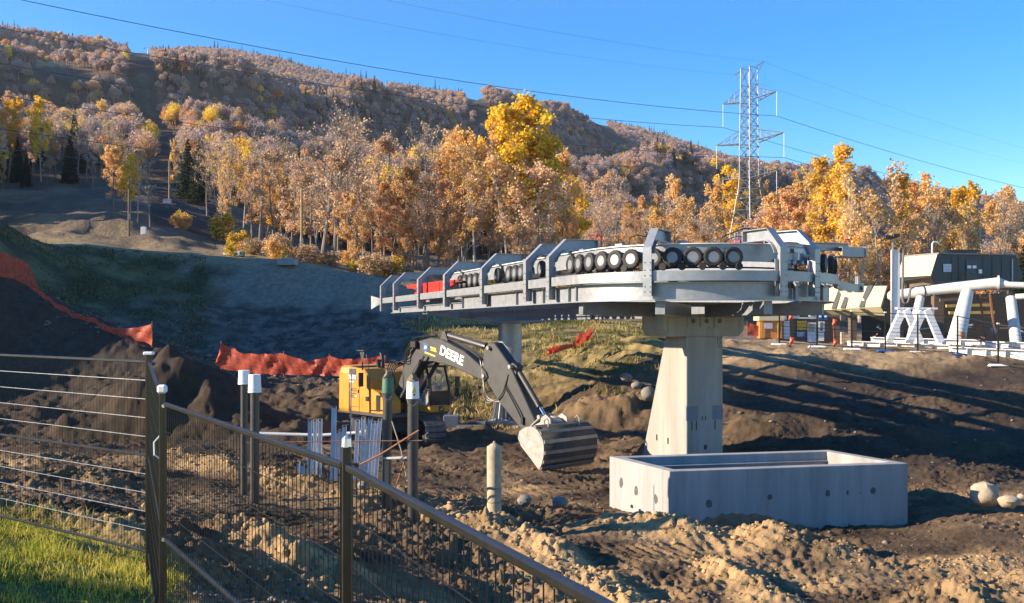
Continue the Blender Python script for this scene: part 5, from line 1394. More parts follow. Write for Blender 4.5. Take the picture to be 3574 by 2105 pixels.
M_rock = mat('pale_boulder', (0.36, 0.29, 0.20), 0.9, 0, 0.3, 4, 0.25, 20); M_rock2 = mat('grey_boulder', (0.20, 0.185, 0.16), 0.9, 0, 0.3, 5, 0.25, 20)
boulder(3437, 1735, 26.6, 0.78, 0.66, 'largest pale boulder in the soil beyond the concrete box', M_rock, 3)
boulder(3523, 1750, 26.0, 0.56, 0.36, 'low rounded boulder beside the largest pale boulder', M_rock, 5)
boulder(3565, 1732, 26.4, 0.26, 0.2, 'small pale stone tucked behind the low rounded boulder', M_rock, 6)
boulder(2262, 1382, 43.0, 0.62, 0.66, 'rounded boulder bedded in the bank beside the pier', M_rock2, 8)
boulder(2222, 1345, 44.0, 0.5, 0.36, 'flat boulder on the bank above the rounded one by the pier', M_rock2, 9)
boulder(2185, 1318, 45.0, 0.55, 0.4, 'angular boulder highest on the bank by the pier', M_rock2, 10)
boulder(1830, 1742, 24.5, 0.36, 0.28, 'brown stone on the churned soil beside the form tube', M_rock2, 11)
boulder(1955, 1748, 24.2, 0.4, 0.26, 'brown stone half sunk near the left end of the concrete box', M_rock2, 12)
boulder(1268, 1690, 23.0, 0.26, 0.22, 'small stone on the ridge at the foot of the stakes', M_rock2, 13)

# ------------------------------------------------------------------ white steel frame with trestles beside the old station
wf = thing('steel_trestles', 'white painted steel base frame with two A-shaped trestles on the terrace', 'steel trestles', tuple(P(2955, 1232, 52)))
def ibeam(b, a, c, w, h, tf=0.04, tw=0.04):
    a = Vector(a); c = Vector(c); m = frame_mat((a + c) / 2, c - a); l = (c - a).length
    b.box((0, 0, 0), (l, tw, h - 2 * tf), m); b.box((0, 0, h / 2 - tf / 2), (l, w, tf), m); b.box((0, 0, -h / 2 + tf / 2), (l, w, tf), m); return m
for (a, c) in ((P(2958, 1210, 52.5), P(3318, 1226, 49.5)), (P(3312, 1232, 48.2), P(3720, 1252, 45.4)), (P(3040, 1196, 57), P(3420, 1206, 54)), (P(3430, 1212, 52), P(3760, 1222, 49))):
    b = MB(); m = ibeam(b, a, c, 0.42, 0.64); bo_ = b.build('base_beam', M_white_steel, wf)
    l = (c - a).length
    for k in range(1, 6): MB().box((l * (k / 6 - 0.5), 0, 0), (0.03, 0.38, 0.54), m).build('stiffener', M_white_steel, bo_)
b = MB(); b.beam(P(3318, 1226, 49.5), P(3480, 1206, 53.5), 0.3, 0.3); b.build('tie_beam', M_white_steel, wf)
def trestle(dx, d):
    apex0 = P(3150 + dx, 1075, d); apex1 = P(3190 + dx, 1075, d + 0.3)
    MB().beam(P(3128 + dx, 1076, d), P(3196 + dx, 1077, d), 0.35, 0.10).build('trestle_head', M_white_steel, wf)
    for (u0, u1, dd) in ((3152, 3100, 0), (3162, 3212, -0.1)):
        a = P(u0 + dx, 1080, d + dd); c = P(u1 + dx, 1196, d + dd); M = frame_mat((a + c) / 2, c - a, (0, -1, 0)); l = (c - a).length
        b = MB(); b.box((0, 0, 0), (l, 0.36, 0.24), M)
        b.build('trestle_leg', M_white_steel, wf, bevel=0.02)
    MB().box(P(3153 + dx, 1097, d - 0.12), (0.5, 0.03, 0.35)).build('gusset', M_white_steel, wf)
trestle(0, 51.0); trestle(72, 50.2)

# ------------------------------------------------------------------ far temporary fence on the terrace
fu = [(2720, 50.5), (2852, 49.8), (2973, 49.2), (3090, 48.8), (3203, 48.4), (3342, 47.6), (3484, 45.0), (3660, 43.5)]
pl_ = []
for u_, d in fu:
    x_ = (u_ - HU) / F * d; pl_.append(Vector((x_, d, hz(x_, d) + 0.05)))
whr = ['beside the orange kiosk', 'before the brown booth', 'at the corner of the white steel frame', 'before the first white trestle', 'between the two white trestles', 'before the tall tapered station leg', 'before the rusty ladder']
for k in range(7):
    a, c = pl_[k], pl_[k + 1]
    t = thing('site_fence', 'dark mesh site fence section ' + whr[k], 'mesh fence', tuple(a), 0, 'site fence on the terrace')
    up = Vector((0, 0, 1.83))
    for f, w in ((1.0, 0.04), (0.5, 0.03), (0.04, 0.04)):
        MB().beam(a + up * f, c + up * f, w, w).build('rail', M_fence_black, t)
    for j in range(1, 10):
        if j != 5: MB().tube([a + up * j / 10, c + up * j / 10], 0.006, 4).build('horizontal_wire', M_fence_black, t)
    MB().beam(a, a + up * 1.02, 0.06, 0.06, up=(1, 0, 0)).build('post', M_fence_black, t)
    MB().box(a + up * 1.03, (0.10, 0.10, 0.06)).build('post_cap', M_white_pl, t)
    MB().box(a + Vector((0, 0, -0.02)), (0.9, 0.35, 0.10), taper=(0.8, 0.7)).build('foot_block', [M_white_pl, M_decal_b][k % 2] if k > 2 else M_white_pl, t, bevel=0.02)
for (u_, v0, v1, lb) in ((2760, 1108, 1205, 'tall orange ribbon bound round a fence stake by the kiosk'), (2912, 1128, 1212, 'orange-flagged stake leaning before the brown booth')):
    p = P(u_, v1, 49.6); q = P(u_ - 3, v0, 49.6)
    t = thing('flagged_stake', lb, 'stake', tuple(p))
    MB().tube([p, q], 0.03, 6).build('stake', M_rust if u_ > 2800 else M_fence_black, t)
    for f in (0.05, 0.9):
        m = p.lerp(q, f); b = MB(); b.add([m + Vector((-0.09, -0.04, 0)), m + Vector((0.1, -0.06, 0.05)), m + Vector((0.16, -0.05, 0.3)), m + Vector((-0.03, -0.04, 0.36)), m + Vector((0.02, -0.12, 0.18))], [(0, 1, 4), (1, 2, 4), (2, 3, 4), (3, 0, 4)]); b.build('ribbon', M_orange_plastic, t)

# ------------------------------------------------------------------ old lift station
def on_plane(u_, v_, B, nrm):
    r = Vector(((u_ - HU) / F, 1.0, -(v_ - HV) / F)); o = Vector((0, 0, ZC)); return o + r * ((B - o).dot(nrm) / r.dot(nrm))
M_cream = mat('cream_cladding', (0.56, 0.50, 0.29), 0.6, 0, 0.08, 1.5); M_green_clad = mat('dark_green_cladding', (0.040, 0.055, 0.060), 0.6, 0, 0.2, 2.0, streak=True)
M_brown = mat('brown_siding', (0.14, 0.10, 0.07), 0.8, 0, 0.25, 3, streak=True); M_brown_d = mat('dark_brown_steel', (0.045, 0.036, 0.03), 0.8, 0, 0.3, 3)
M_pipe_w = mat('chalky_white_paint', (0.58, 0.57, 0.53), 0.55, 0, 0.14, 1.2); M_grey_roof = mat('grey_roofing', (0.22, 0.21, 0.20), 0.8, 0, 0.2, 3)
M_stripe = mat('charcoal_stripe', (0.07, 0.068, 0.065), 0.6, 0, 0.1)
B0 = P(3262, 989, 78)
st = thing('lift_station', 'old cream and dark green lift station raised on white tubular legs', 'lift station', (B0.x, B0.y, 3.2))
pv = [on_plane(u_, v_, B0, AX) for u_, v_ in ((3272, 888), (3547, 893), (3571, 965), (3552, 989), (3262, 991), (3249, 962))]
ext = AX * 3.7
def slab(pts4, th_, name, m, par=None, bev=0):
    a, b_, c = pts4[0], pts4[1], pts4[2]; n = (b_ - a).cross(c - a).normalized() * th_
    k = len(pts4); vs = list(pts4) + [p + n for p in pts4]
    fs = [tuple(reversed(range(k))), tuple(range(k, 2 * k))] + [(i, (i + 1) % k, k + (i + 1) % k, k + i) for i in range(k)]
    return MB().add(vs, fs).build(name, m, par or st, bevel=bev)
k = 6; vs = [p for p in pv] + [p + ext for p in pv]
cab = MB().add(vs, [tuple(reversed(range(k))), tuple(range(k, 2 * k))] + [(i, (i + 1) % k, k + (i + 1) % k, k + i) for i in range(k)]).build('machine_cabin', M_green_clad, st)
out = -NX * 0.03
slab([pv[0] + out, pv[5] + out, pv[5] + out + ext, pv[0] + out + ext], 0.03, 'end_cladding', M_cream)
slab([pv[0] - AX * 0.12 + Vector((0, 0, 0.02)), pv[1] - AX * 0.12 + Vector((0, 0, 0.02)), pv[1] + ext + Vector((0, 0, 0.02)), pv[0] + ext + Vector((0, 0, 0.02))], 0.12, 'roof', M_grey_roof)
def front_rect(u0, v0, u1, v1, name, m, off=0.03, par=None):
    o_ = -AX * off; ps = [on_plane(a, b_, B0, AX) + o_ for a, b_ in ((u0, v1), (u1, v1), (u1, v0), (u0, v0))]
    return slab(ps, 0.02, name, m, par or cab)
dr = front_rect(3370, 904, 3412, 984, 'door', mat('dark_door', (0.03, 0.04, 0.05), 0.5), 0.03)
for u0 in (3374, 3392): front_rect(u0, 927, u0 + 13, 937, 'notice', M_decal_w, 0.06, dr)
lv = front_rect(3291, 922, 3318, 949, 'louvre', M_white_steel, 0.05)
for q in range(5): front_rect(3293, 924 + q * 5, 3316, 927 + q * 5, 'louvre_slat', mat('louvre_blue', (0.35, 0.42, 0.55), 0.5), 0.08, lv)
front_rect(3411, 941, 3423, 955, 'switch_box', M_white_pl, 0.12)
front_rect(3529, 905, 3533, 985, 'downpipe', M_galv, 0.06)
for u0 in (3320, 3345, 3430, 3462, 3495): front_rect(u0, 897, u0 + 1.2, 986, 'cladding_seam', M_black, 0.022)
a_ = on_plane(3360, 884, B0, AX) + AX * 1.5
MB().box(a_ + Vector((1.1, 0, 0.25)), (2.4, 0.9, 0.22)).build('roof_vent', M_black, st)
MB().tube([P(3253, 888, 80), P(3254, 850, 80), P(3258, 845, 80), P(3268, 845, 80), P(3276, 849, 80)], 0.07, 8).build('vent_pipe', M_pipe_w, st, smooth=True)
for (u0, v0) in ((3348, 953), (3455, 955)):
    b = MB(); a_ = on_plane(u0, v0, B0, AX) - AX * 0.3; w = 0.42
    for xx in (0, w): b.beam(a_ + NX * xx, a_ + NX * xx + Vector((0, 0, -0.85)), 0.05, 0.05, up=(1, 0, 0))
    for zz in (0, -0.45): b.beam(a_ + Vector((0, 0, zz)), a_ + NX * w + Vector((0, 0, zz)), 0.05, 0.05)
    b.build('guard_rail', M_rust, st)
# soffit below the cabin
slab([P(3153, 980, 80.5), P(3250, 966, 77.5), P(3262, 991, 78), P(3165, 1000, 81)], 0.06, 'soffit', M_brown_d)
slab([P(3175, 1000, 80), P(3265, 991, 78), P(3560, 990, 81), P(3560, 1010, 81), P(3175, 1015, 80)], 0.2, 'floor_edge', M_brown)
# main tube and legs
pp = [P(3108, 1032, 73), P(3200, 1020, 72.2), P(3330, 1004, 71.2), P(3484, 988, 70)]
MB().tube(pp, [0.36, 0.37, 0.38, 0.40], 24).build('main_tube', M_pipe_w, st, smooth=True)
MB().lathe([(0.02, -0.2), (0.25, -0.15), (0.36, 0)], 20, Matrix.Translation(pp[0]) @ Matrix.Rotation(math.radians(-90), 4, 'Y') @ Matrix.Rotation(math.pi, 4, 'X')).build('end_dome', M_pipe_w, st, smooth=True)
for u_, v_, d in ((3222, 1017, 72.0), (3244, 1015, 71.9)):
    c = P(u_, v_, d); MB().tube([c + Vector((-0.04, 0, 0)), c + Vector((0.04, 0, 0.008))], 0.415, 24).build('ring_clamp', M_stripe, st)
c = P(3484, 988, 70); MB().tube([c + Vector((-0.05, 0, 0)), c + Vector((0.06, -0.05, 0))], 0.54, 24).build('flange', M_pipe_w, st)
MB().tube([c, P(3520, 994, 69.6), P(3640, 998, 69)], [0.40, 0.22, 0.22], 20).build('tube_extension', M_pipe_w, st, smooth=True)
MB().tube([P(3545, 1036, 69), P(3640, 1030, 68)], 0.2, 16).build('side_tube', M_pipe_w, st, smooth=True)
for (u0, v0, u1, v1, r0, r1, d0, d1) in ((3212, 1040, 3178, 1200, 0.30, 0.36, 72, 70), (3376, 1020, 3334, 1202, 0.42, 0.62, 70.8, 68), (3528, 1040, 3548, 1212, 0.36, 0.40, 74, 72)):
    MB().tube([P(u0, v0, d0), P(u1, v1, d1)], [r0, r1], 22).build('leg', M_pipe_w, st, smooth=True)
MB().box(P(3360, 1178, 67.6), (0.28, 0.2, 0.75)).build('leg_box', M_rust, st)
# dark machinery bay, beams, ladder
back = MB().box(P(3330, 1110, 86.0) + Vector((0, 0, 0)), (16.0, 0.4, 4.2)).build('rear_wall', M_brown_d, st)
for (u_, w) in ((2975, 0.5), (3272, 0.8), (3140, 0.5)): MB().box(P(u_, 1120, 81), (w, 0.6, 4.6)).build('bay_column', M_brown, st)
for (u0, v0, u1, v1, d) in ((3302, 1068, 3462, 1064, 76), (3312, 1092, 3470, 1090, 75), (3280, 1048, 3560, 1030, 79)):
    MB().beam(P(u0, v0, d), P(u1, v1, d), 0.2, 0.22).build('bay_beam', mat('ochre_steel', (0.42, 0.28, 0.07), 0.6) if v0 > 1050 else M_brown, st)
lad = MB(); 
for (u0, u1) in ((3418, 3446), (3455, 3476)): lad.beam(P(u0, 1028, 70.5), P(u1, 1200, 68.6), 0.09, 0.12, up=(1, 0, 0))
ld_ = lad.build('ladder', M_rust, st)
for q in range(10):
    f = 0.06 + q * 0.098; MB().beam(P(3418 + 28 * f, 1028 + 172 * f, 70.5 - 1.9 * f), P(3455 + 21 * f, 1028 + 172 * f, 70.5 - 1.9 * f), 0.05, 0.05).build('rung', M_rust, ld_)
rr = random.Random(5)
for q in range(46):                                        # stacked sheaves and parts in the bay
    u_ = rr.uniform(2960, 3574); v_ = rr.uniform(1130, 1196); d = rr.uniform(76, 83); p = P(u_, v_, d); s_ = rr.uniform(0.15, 0.6)
    mm = [M_pipe_w, M_dkgrey, M_rust, M_brown, M_black, M_galv][rr.randrange(6)]
    b = MB()
    if q % 3: b.beam(p, p + Vector((rr.uniform(-1.4, 1.4), 0.2, rr.uniform(-0.3, 0.3))), 0.08, 0.1)
    else: b.lathe([(s_ * 0.5, -0.06), (s_ * 0.6, 0), (s_ * 0.5, 0.06)], 14, Matrix.Translation(p) @ Matrix.Rotation(rr.uniform(0.9, 1.6), 4, 'X'))
    b.build('spare_part', mm, st)
# striped canopy
UL, UR, MR, ML = P(2885, 1000, 84), P(3095, 998, 74.5), P(3073, 1070, 73), P(2876, 1081, 82.5); LR, LL = P(3090, 1102, 74), P(2905, 1100, 83)
cn = slab([ML, MR, UR, UL], -0.08, 'canopy_slope', M_cream); fa = slab([LL, LR, MR, ML], -0.08, 'canopy_fascia', M_cream)
def quad_pt(A_, B_, C_, D_, s_, t_): return (A_ * (1 - s_) + B_ * s_) * (1 - t_) + (D_ * (1 - s_) + C_ * s_) * t_
for s0, s1, sh_ in ((0.16, 0.25, 0.10), (0.33, 0.42, 0.09), (0.66, 0.75, 0.06)):
    n = (MR - ML).cross(UL - ML).normalized(); n = n if n.y < 0 else -n
    slab([quad_pt(ML, MR, UR, UL, s, t) + n * 0.1 for s, t in ((s0, 0.0), (s1, 0.0), (s1 + sh_, 1.0), (s0 + sh_, 1.0))], 0.01, 'stripe', M_stripe, cn)
    n = (LR - LL).cross(ML - LL).normalized(); n = n if n.y < 0 else -n
    slab([quad_pt(LL, LR, MR, ML, s, t) + n * 0.1 for s, t in ((s0 + 0.1, 0.0), (s1 + 0.1, 0.0), (s1, 1.0), (s0, 1.0))], 0.01, 'stripe', M_stripe, fa)
slab([UR + Vector((0.05, 0, 0)), MR + Vector((0.05, 0, 0)), LR + Vector((0.05, 0, 0)), LR + Vector((0.5, 1.6, 0)), UR + Vector((0.6, 2.0, 0))], 0.06, 'canopy_end', M_brown_d)

# mast with lamp by the station
ms = thing('lamp_mast', 'square grey steel mast with a twin floodlight and hooked cable beside the station', 'lamp mast', tuple(P(3124, 1200, 60)))
MB().box(P(3125, 1040, 60), (0.42, 0.42, 5.9)).build('mast', M_white_steel, ms, bevel=0.02)
MB().beam(P(3113, 1130, 59.8), P(3117, 838, 59.8), 0.10, 0.10, up=(1, 0, 0)).build('conduit', M_galv, ms)
b = MB(); b.beam(P(3098, 834, 59.8), P(3136, 826, 59.8), 0.1, 0.1); b.build('lamp_arm', M_dkgrey, ms)
for u_, v_ in ((3098, 828), (3127, 822)): MB().box(P(u_, v_, 59.7), (0.42, 0.25, 0.22)).build('floodlight', M_black, ms, bevel=0.03)
hose([P(3137, 880, 59.6), P(3140, 868, 59.6), P(3147, 866, 59.6), P(3152, 876, 59.6), P(3151, 960, 59.6), P(3150, 1040, 59.6), P(3158, 1058, 59.6), P(3170, 1050, 59.6), P(3178, 1010, 59.6), P(3190, 1003, 59.6)], 0.07, mat('grey_hose', (0.16, 0.15, 0.13), 0.6), 'cable_loop', ms)

# kiosk and booth
ks = thing('kiosk', 'small orange kiosk with a cream hipped roof on the terrace', 'kiosk', tuple(P(2680, 1178, 84)))
MB().box(P(2685, 1145, 84.8), (1.75, 1.6, 1.75)).build('wall', mat('orange_cladding', (0.62, 0.22, 0.06), 0.6, 0, 0.1, 3), ks)
b = MB(); c = P(2683, 1103, 84.8); b.box(c + Vector((0, 0, -0.12)), (2.15, 2.0, 0.55)); b.box(c + Vector((0, 0, 0.30)), (2.15, 2.0, 0.30), taper=(0.8, 0.6)); b.build('roof', M_cream, ks)
MB().box(P(2682, 1137, 83.9), (0.7, 0.03, 0.5)).build('window', mat('pale_pane', (0.45, 0.45, 0.5), 0.2), ks)
MB().box(P(2691, 1153, 83.9), (0.16, 0.03, 0.16)).build('vent', M_rust, ks)
for u_ in (2654, 2716): MB().box(P(u_, 1148, 83.9), (0.16, 0.05, 1.6)).build('corner_trim', mat('amber_trim', (0.60, 0.36, 0.05), 0.6), ks)
bt_ = thing('brown_booth', 'brown sided ticket booth with pale doors and blue signs', 'booth', tuple(P(2810, 1200, 84)))
MB().box(P(2806, 1135, 86.5), (5.0, 4.0, 3.9)).build('wall', M_brown, bt_)
D_ = 84.4
def brect(u0, v0, u1, v1, nm, m, par=None, off=0.0):
    a = P(u0, v0, D_ - off); c = P(u1, v1, D_ - off)
    return MB().box((a + c) / 2, (abs(c.x - a.x), 0.05, abs(a.z - c.z))).build(nm, m, par or bt_)
M_pale = mat('pale_blue_door', (0.55, 0.60, 0.68), 0.5, 0, 0.06); M_win = mat('window_glass', (0.10, 0.12, 0.15), 0.1, 0, 0.2, spec=0.8)
for (u0, v0, u1, v1) in ((2735, 1120, 2758, 1184), (2818, 1126, 2848, 1195)):
    q = brect(u0, v0, u1, v1, 'door', M_pale); 
    if u0 > 2800: brect(u0 + 4, v0 + 4, u1 - 6, v0 + 30, 'pane', M_win, q, 0.04)
brect(2782, 1120, 2815, 1152, 'yellow_panel', mat('yellow_panel', (0.55, 0.34, 0.03), 0.5))
for (u0, v0, u1, v1) in ((2758, 1082, 2790, 1107), (2822, 1080, 2853, 1106), (2856, 1122, 2878, 1158)):
    q = brect(u0, v0, u1, v1, 'window', M_white_pl); brect(u0 + 6, v0 + 3, u1 - 6, v1 - 4, 'pane', M_win, q, 0.04)
sg = brect(2778, 1157, 2813, 1177, 'blue_notice', M_decal_b)
for q in range(4): brect(2782, 1160 + q * 4, 2808 - (q % 2) * 5, 1161.6 + q * 4, 'notice_line', M_decal_w, sg, 0.04)
for u0 in (2855, 2874):
    q = brect(u0, 1094, u0 + 16, 1118, 'blue_sign', M_decal_b, None, 0.05); brect(u0 + 4, 1101, u0 + 12, 1108, 'sign_symbol', M_decal_w, q, 0.09)
brect(2852, 1161, 2876, 1190, 'white_notice', M_decal_w)
brect(2754, 1108, 2860, 1112, 'ledge', M_pale)
for u_ in (2728, 2852): brect(u_, 1118, u_ + 4, 1195, 'trim_post', mat('tan_trim', (0.40, 0.26, 0.13), 0.7))
b = MB(); b.tube([P(2729, 1112, 84), P(2731, 1100, 84), P(2735, 1098, 84)], 0.06, 6); b.box(P(2740, 1106, 84), (0.22, 0.2, 0.5)); b.build('wall_lamp', M_white_pl, bt_)
o = MB().box(P(2940, 1183, 84), (0.28, 0.28, 1.15)).build('post_stub', mat('pink_post', (0.55, 0.38, 0.26), 0.7), None, bevel=0.02); tag(o, 'short salmon coloured post beside the brown booth', 'post')

# ------------------------------------------------------------------ poles and small things on the hill
M_wood = mat('weathered_pole', (0.20, 0.145, 0.085), 0.9, 0, 0.3, 4, 0.1, streak=True); M_wood2 = mat('yellow_new_pole', (0.36, 0.25, 0.11), 0.85, 0, 0.2, 4, 0.1, streak=True)
def pole(u_, vt, d, r, m, lb):
    x_ = (u_ - HU) / F * d; zt_ = ZC - (vt - HV) / F * d; zb = hz(x_, d) - 0.3
    t = thing('utility_pole', lb, 'utility pole', (x_, d, zb)); MB().tube([(x_, d, zb), (x_, d, zt_)], [r, r * 0.75], 10).build('pole', m, t, smooth=True)
    MB().lathe([(r * 0.8, 0), (0.02, 0.08)], 8, Matrix.Translation((x_, d, zt_))).build('top_cap', M_dkgrey, t)
    MB().box((x_ + r, d - r, zb + 2.2), (0.08, 0.06, 0.5)).build('tag_plate', M_galv, t)
pole(1053, 655, 96, 0.14, M_wood2, 'tall pale bare pole standing before the big leafless maple')
pole(450, 660, 99, 0.12, M_wood, 'brown pole beside the yellow birch clump on the hill')
pole(591, 560, 150, 0.13, M_wood2, 'thin pole in the lift-line cutting above the red brush')
def ground_box(name, lb, cat, u_, d, size, m, extra=None):
    x_ = (u_ - HU) / F * d; z_ = hz(x_, d); t = thing(name, lb, cat, (x_, d, z_)); MB().box((x_, d, z_ + size[2] / 2 - 0.05), size).build('block', m, t, bevel=0.02)
    MB().box((x_, d, z_ + size[2] - 0.03), (size[0] * 0.6, size[1] * 0.6, 0.08)).build('lid', M_galv, t); return t, (x_, d, z_)
t, (x_, d_, z_) = ground_box('foundation_block', 'pale concrete tower foundation on the crest of the cut bank', 'foundation', 1005, 82.5, (1.5, 1.4, 0.55), M_conc)
for q in range(5): MB().tube([(x_ - 0.4 + 0.2 * q, d_ - 0.4, z_ + 0.4), (x_ - 0.4 + 0.2 * q, d_ - 0.4, z_ + 0.95)], 0.03, 6).build('anchor_rod', M_galv, t)
ground_box('junction_box', 'white junction box at the foot of the yellow birch clump', 'box', 502, 100, (0.5, 0.4, 1.0), M_white_pl)
ground_box('junction_box', 'pale box on the cleared lift line under the thin pole', 'box', 585, 140, (1.1, 0.6, 0.9), M_galv)
for q, (u_, lb, mm) in enumerate(((805, 'yellow-topped crate first in the row on the bench', M_decal_y), (822, 'white drum in the row on the bench', M_white_pl), (834, 'second white drum in the row on the bench', M_white_pl), (845, 'green crate last in the row on the bench', M_green_pl))):
    ground_box('supply_crate', lb, 'crate', u_, 92, (0.42, 0.4, 0.42), mm)
for q in range(5): rod('pvc_pipe', 'white plastic pipe lying loose on the bench by the crates', 'pipe', [Vector(((780 + 9 * q - HU) / F * 91, 91, hz((780 + 9 * q - HU) / F * 91, 91) + 0.1)), Vector(((800 + 9 * q - HU) / F * 90, 90.4, hz((800 + 9 * q - HU) / F * 90, 90.4) + 0.12))], 0.05, M_white_pl, 'loose pipes on the bench')
x_ = (1620 - HU) / F * 95; 
t = thing('rail_fence', 'low wooden rail fence at the foot of the orange maples', 'rail fence', ((1310 - HU) / F * 92, 92, hz((1310 - HU) / F * 92, 92)))
for zz in (0.5, 0.95): MB().beam(Vector(((1305 - HU) / F * 92, 92, hz((1305 - HU) / F * 92, 92) + zz)), Vector(((1412 - HU) / F * 92, 92, hz((1412 - HU) / F * 92, 92) + zz)), 0.06, 0.09).build('rail', M_wood, t)
for u_ in (1308, 1342, 1376, 1410): MB().box(((u_ - HU) / F * 92, 92.06, hz((u_ - HU) / F * 92, 92) + 0.5), (0.1, 0.1, 1.2)).build('post', M_wood, t)
# far lift tower
def lift_tower(u_, vt, d, s_, lb):
    x_ = (u_ - HU) / F * d; zt_ = ZC - (vt - HV) / F * d; zb = hz(x_, d) - 1
    t = thing('lift_tower', lb, 'lift tower', (x_, d, zb)); MB().tube([(x_, d, zb), (x_, d, zt_)], [0.35 * s_, 0.25 * s_], 10).build('tube', M_galv, t, smooth=True)
    MB().beam((x_ - 2.6 * s_, d, zt_), (x_ + 2.6 * s_, d, zt_), 0.3 * s_, 0.35 * s_).build('crossarm', M_galv, t)
    for k in (-1, 1):
        MB().beam((x_ + 2.5 * s_ * k, d - 1.2 * s_, zt_ - 0.35 * s_), (x_ + 2.5 * s_ * k, d + 1.2 * s_, zt_ - 0.25 * s_), 0.2 * s_, 0.45 * s_).build('sheave_train', M_galv_d, t)
        MB().beam((x_ + 2.2 * s_ * k, d, zt_), (x_ + 1.2 * s_ * k, d, zt_ + 1.7 * s_), 0.12 * s_, 0.12 * s_).build('work_frame', M_galv, t)
    MB().beam((x_ - 1.3 * s_, d, zt_ + 1.7 * s_), (x_ + 1.3 * s_, d, zt_ + 1.7 * s_), 0.12 * s_, 0.12 * s_).build('work_bar', M_galv, t)
lift_tower(2074, 812, 165, 0.95, 'galvanised lift tower with a twin crossarm among the orange trees')
lift_tower(516, 168, 1180, 1.6, 'tiny pale lift tower in the notch of the upper ridge')
lift_tower(1688, 345, 1120, 2.0, 'tiny lift tower on the skyline above the second run')
lift_tower(1710, 445, 800, 1.3, 'small lift tower halfway down the second run')

# ------------------------------------------------------------------ power pylon and lines
PB = Vector((48.2, 200.0, 0)); LNX = Vector((0.57, -0.82, 0)).normalized(); LNA = Vector((0.82, 0.57, 0)).normalized()
zb = hz(PB.x, PB.y) - 0.5
zt_ = ZC - (238 - HV) / F * 200
py = thing('power_pylon', 'tall galvanised lattice power pylon rising behind the orange trees', 'pylon', (PB.x, PB.y, zb))
M_lat = mat('pylon_steel', (0.17, 0.18, 0.20), 0.5, 0.3, 0.15, 0.5)
def hw(z):                    # half width of the body at height z
    zk = ZC - (640 - HV) / F * 200      # waist
    return 1.38 + (0 if z > zk else (zk - z) * 0.125) - 0.22 * max(0, (z - zk) / (zt_ - zk))
def corner(i, z):
    s = hw(z); sx, sy = ((-1, -1), (1, -1), (1, 1), (-1, 1))[i]
    return Vector((PB.x, PB.y, z)) + LNX * s * sx + LNA * s * sy
levels = [zb]
while levels[-1] < zt_ - 3.0: levels.append(levels[-1] + max(2.1, hw(levels[-1]) * 1.15))
levels[-1] = zt_
for i in range(4): MB().tube([corner(i, z) for z in levels], 0.10, 4).build('leg', M_lat, py)
for i in range(4):
    b = MB()
    for k in range(len(levels) - 1):
        z0, z1 = levels[k], levels[k + 1]
        b.tube([corner(i, z0), corner((i + 1) % 4, z1)], 0.055, 4); b.tube([corner((i + 1) % 4, z0), corner(i, z1)], 0.055, 4); b.tube([corner(i, z1), corner((i + 1) % 4, z1)], 0.055, 4)
    b.build('bracing', M_lat, py, kind='stuff')
INS = []
for v_, half in ((350, 7.1), (495, 8.9), (620, 7.1)):
    z = ZC - (v_ - HV) / F * 200
    for sd in (-1, 1):
        tip = Vector((PB.x, PB.y, z + 0.5)) + LNX * half * sd
        b = MB()
        for e in (-1, 1):
            r0 = Vector((PB.x, PB.y, z - 0.3)) + LNX * hw(z) * sd + LNA * hw(z) * e; r1 = Vector((PB.x, PB.y, z + 2.4)) + LNX * hw(z) * sd + LNA * hw(z) * e
            b.tube([r0, tip], 0.11, 4); b.tube([r1, tip], 0.06, 4)
            for f in (0.33, 0.66): b.tube([r0.lerp(tip, f), r1.lerp(tip, f)], 0.045, 4); b.tube([r0.lerp(tip, f), r1.lerp(tip, f - 0.33)], 0.045, 4)
        a0 = Vector((PB.x, PB.y, z - 0.3)) + LNX * hw(z) * sd
        for f in (0.25, 0.5, 0.75):
            w = hw(z) * (1 - f); m_ = a0.lerp(tip, f); b.tube([m_ - LNA * w, m_ + LNA * w], 0.05, 4)
        arm = b.build('crossarm', M_lat, py)
        bt__ = tip + Vector((0, 0, -4.9))
        MB().tube([tip, bt__], 0.05, 6).build('insulator', M_white_pl, py)
        INS.append((bt__, v_, sd))
for sd in (-1, 1):
    top = Vector((PB.x, PB.y, zt_)) + LNX * sd * 1.8; tip = top + LNX * sd * 2.0 + Vector((0, 0, 0.5 if sd > 0 else -0.6))
    MB().tube([top, tip], 0.12, 4).build('earth_peak', M_lat, py); MB().tube([top + Vector((0, 0, -2.0)), tip], 0.07, 4).build('earth_peak_brace', M_lat, py)
    INS.append((tip, 238, sd))
M_wire = mat('conductor', (0.10, 0.11, 0.13), 0.6, 0.2, 0.1)
nm = {350: 'upper', 495: 'middle', 620: 'lower', 238: 'thin topmost'}
for (p, v_, sd) in INS:
    r = 0.045 if v_ != 238 else 0.014
    pts_ = []
    for i in range(-34, 41):
        t_ = i * 8.0
        if t_ < 0: z = p.z + 0.078 * t_ + 0.00047 * t_ * t_ + (0.0 if v_ != 238 else 0)       # span towards the camera side
        else: z = p.z - 0.105 * t_ + 0.00030 * t_ * t_
        q = p + LNA * t_; pts_.append(Vector((q.x, q.y, z)))
    o = MB().tube(pts_, r, 4).build('power_line', M_wire, None)
    tag(o, '%s power line slung from the %s side of the pylon' % (nm[v_], 'near' if sd > 0 else 'far'), 'power line', 'power lines')

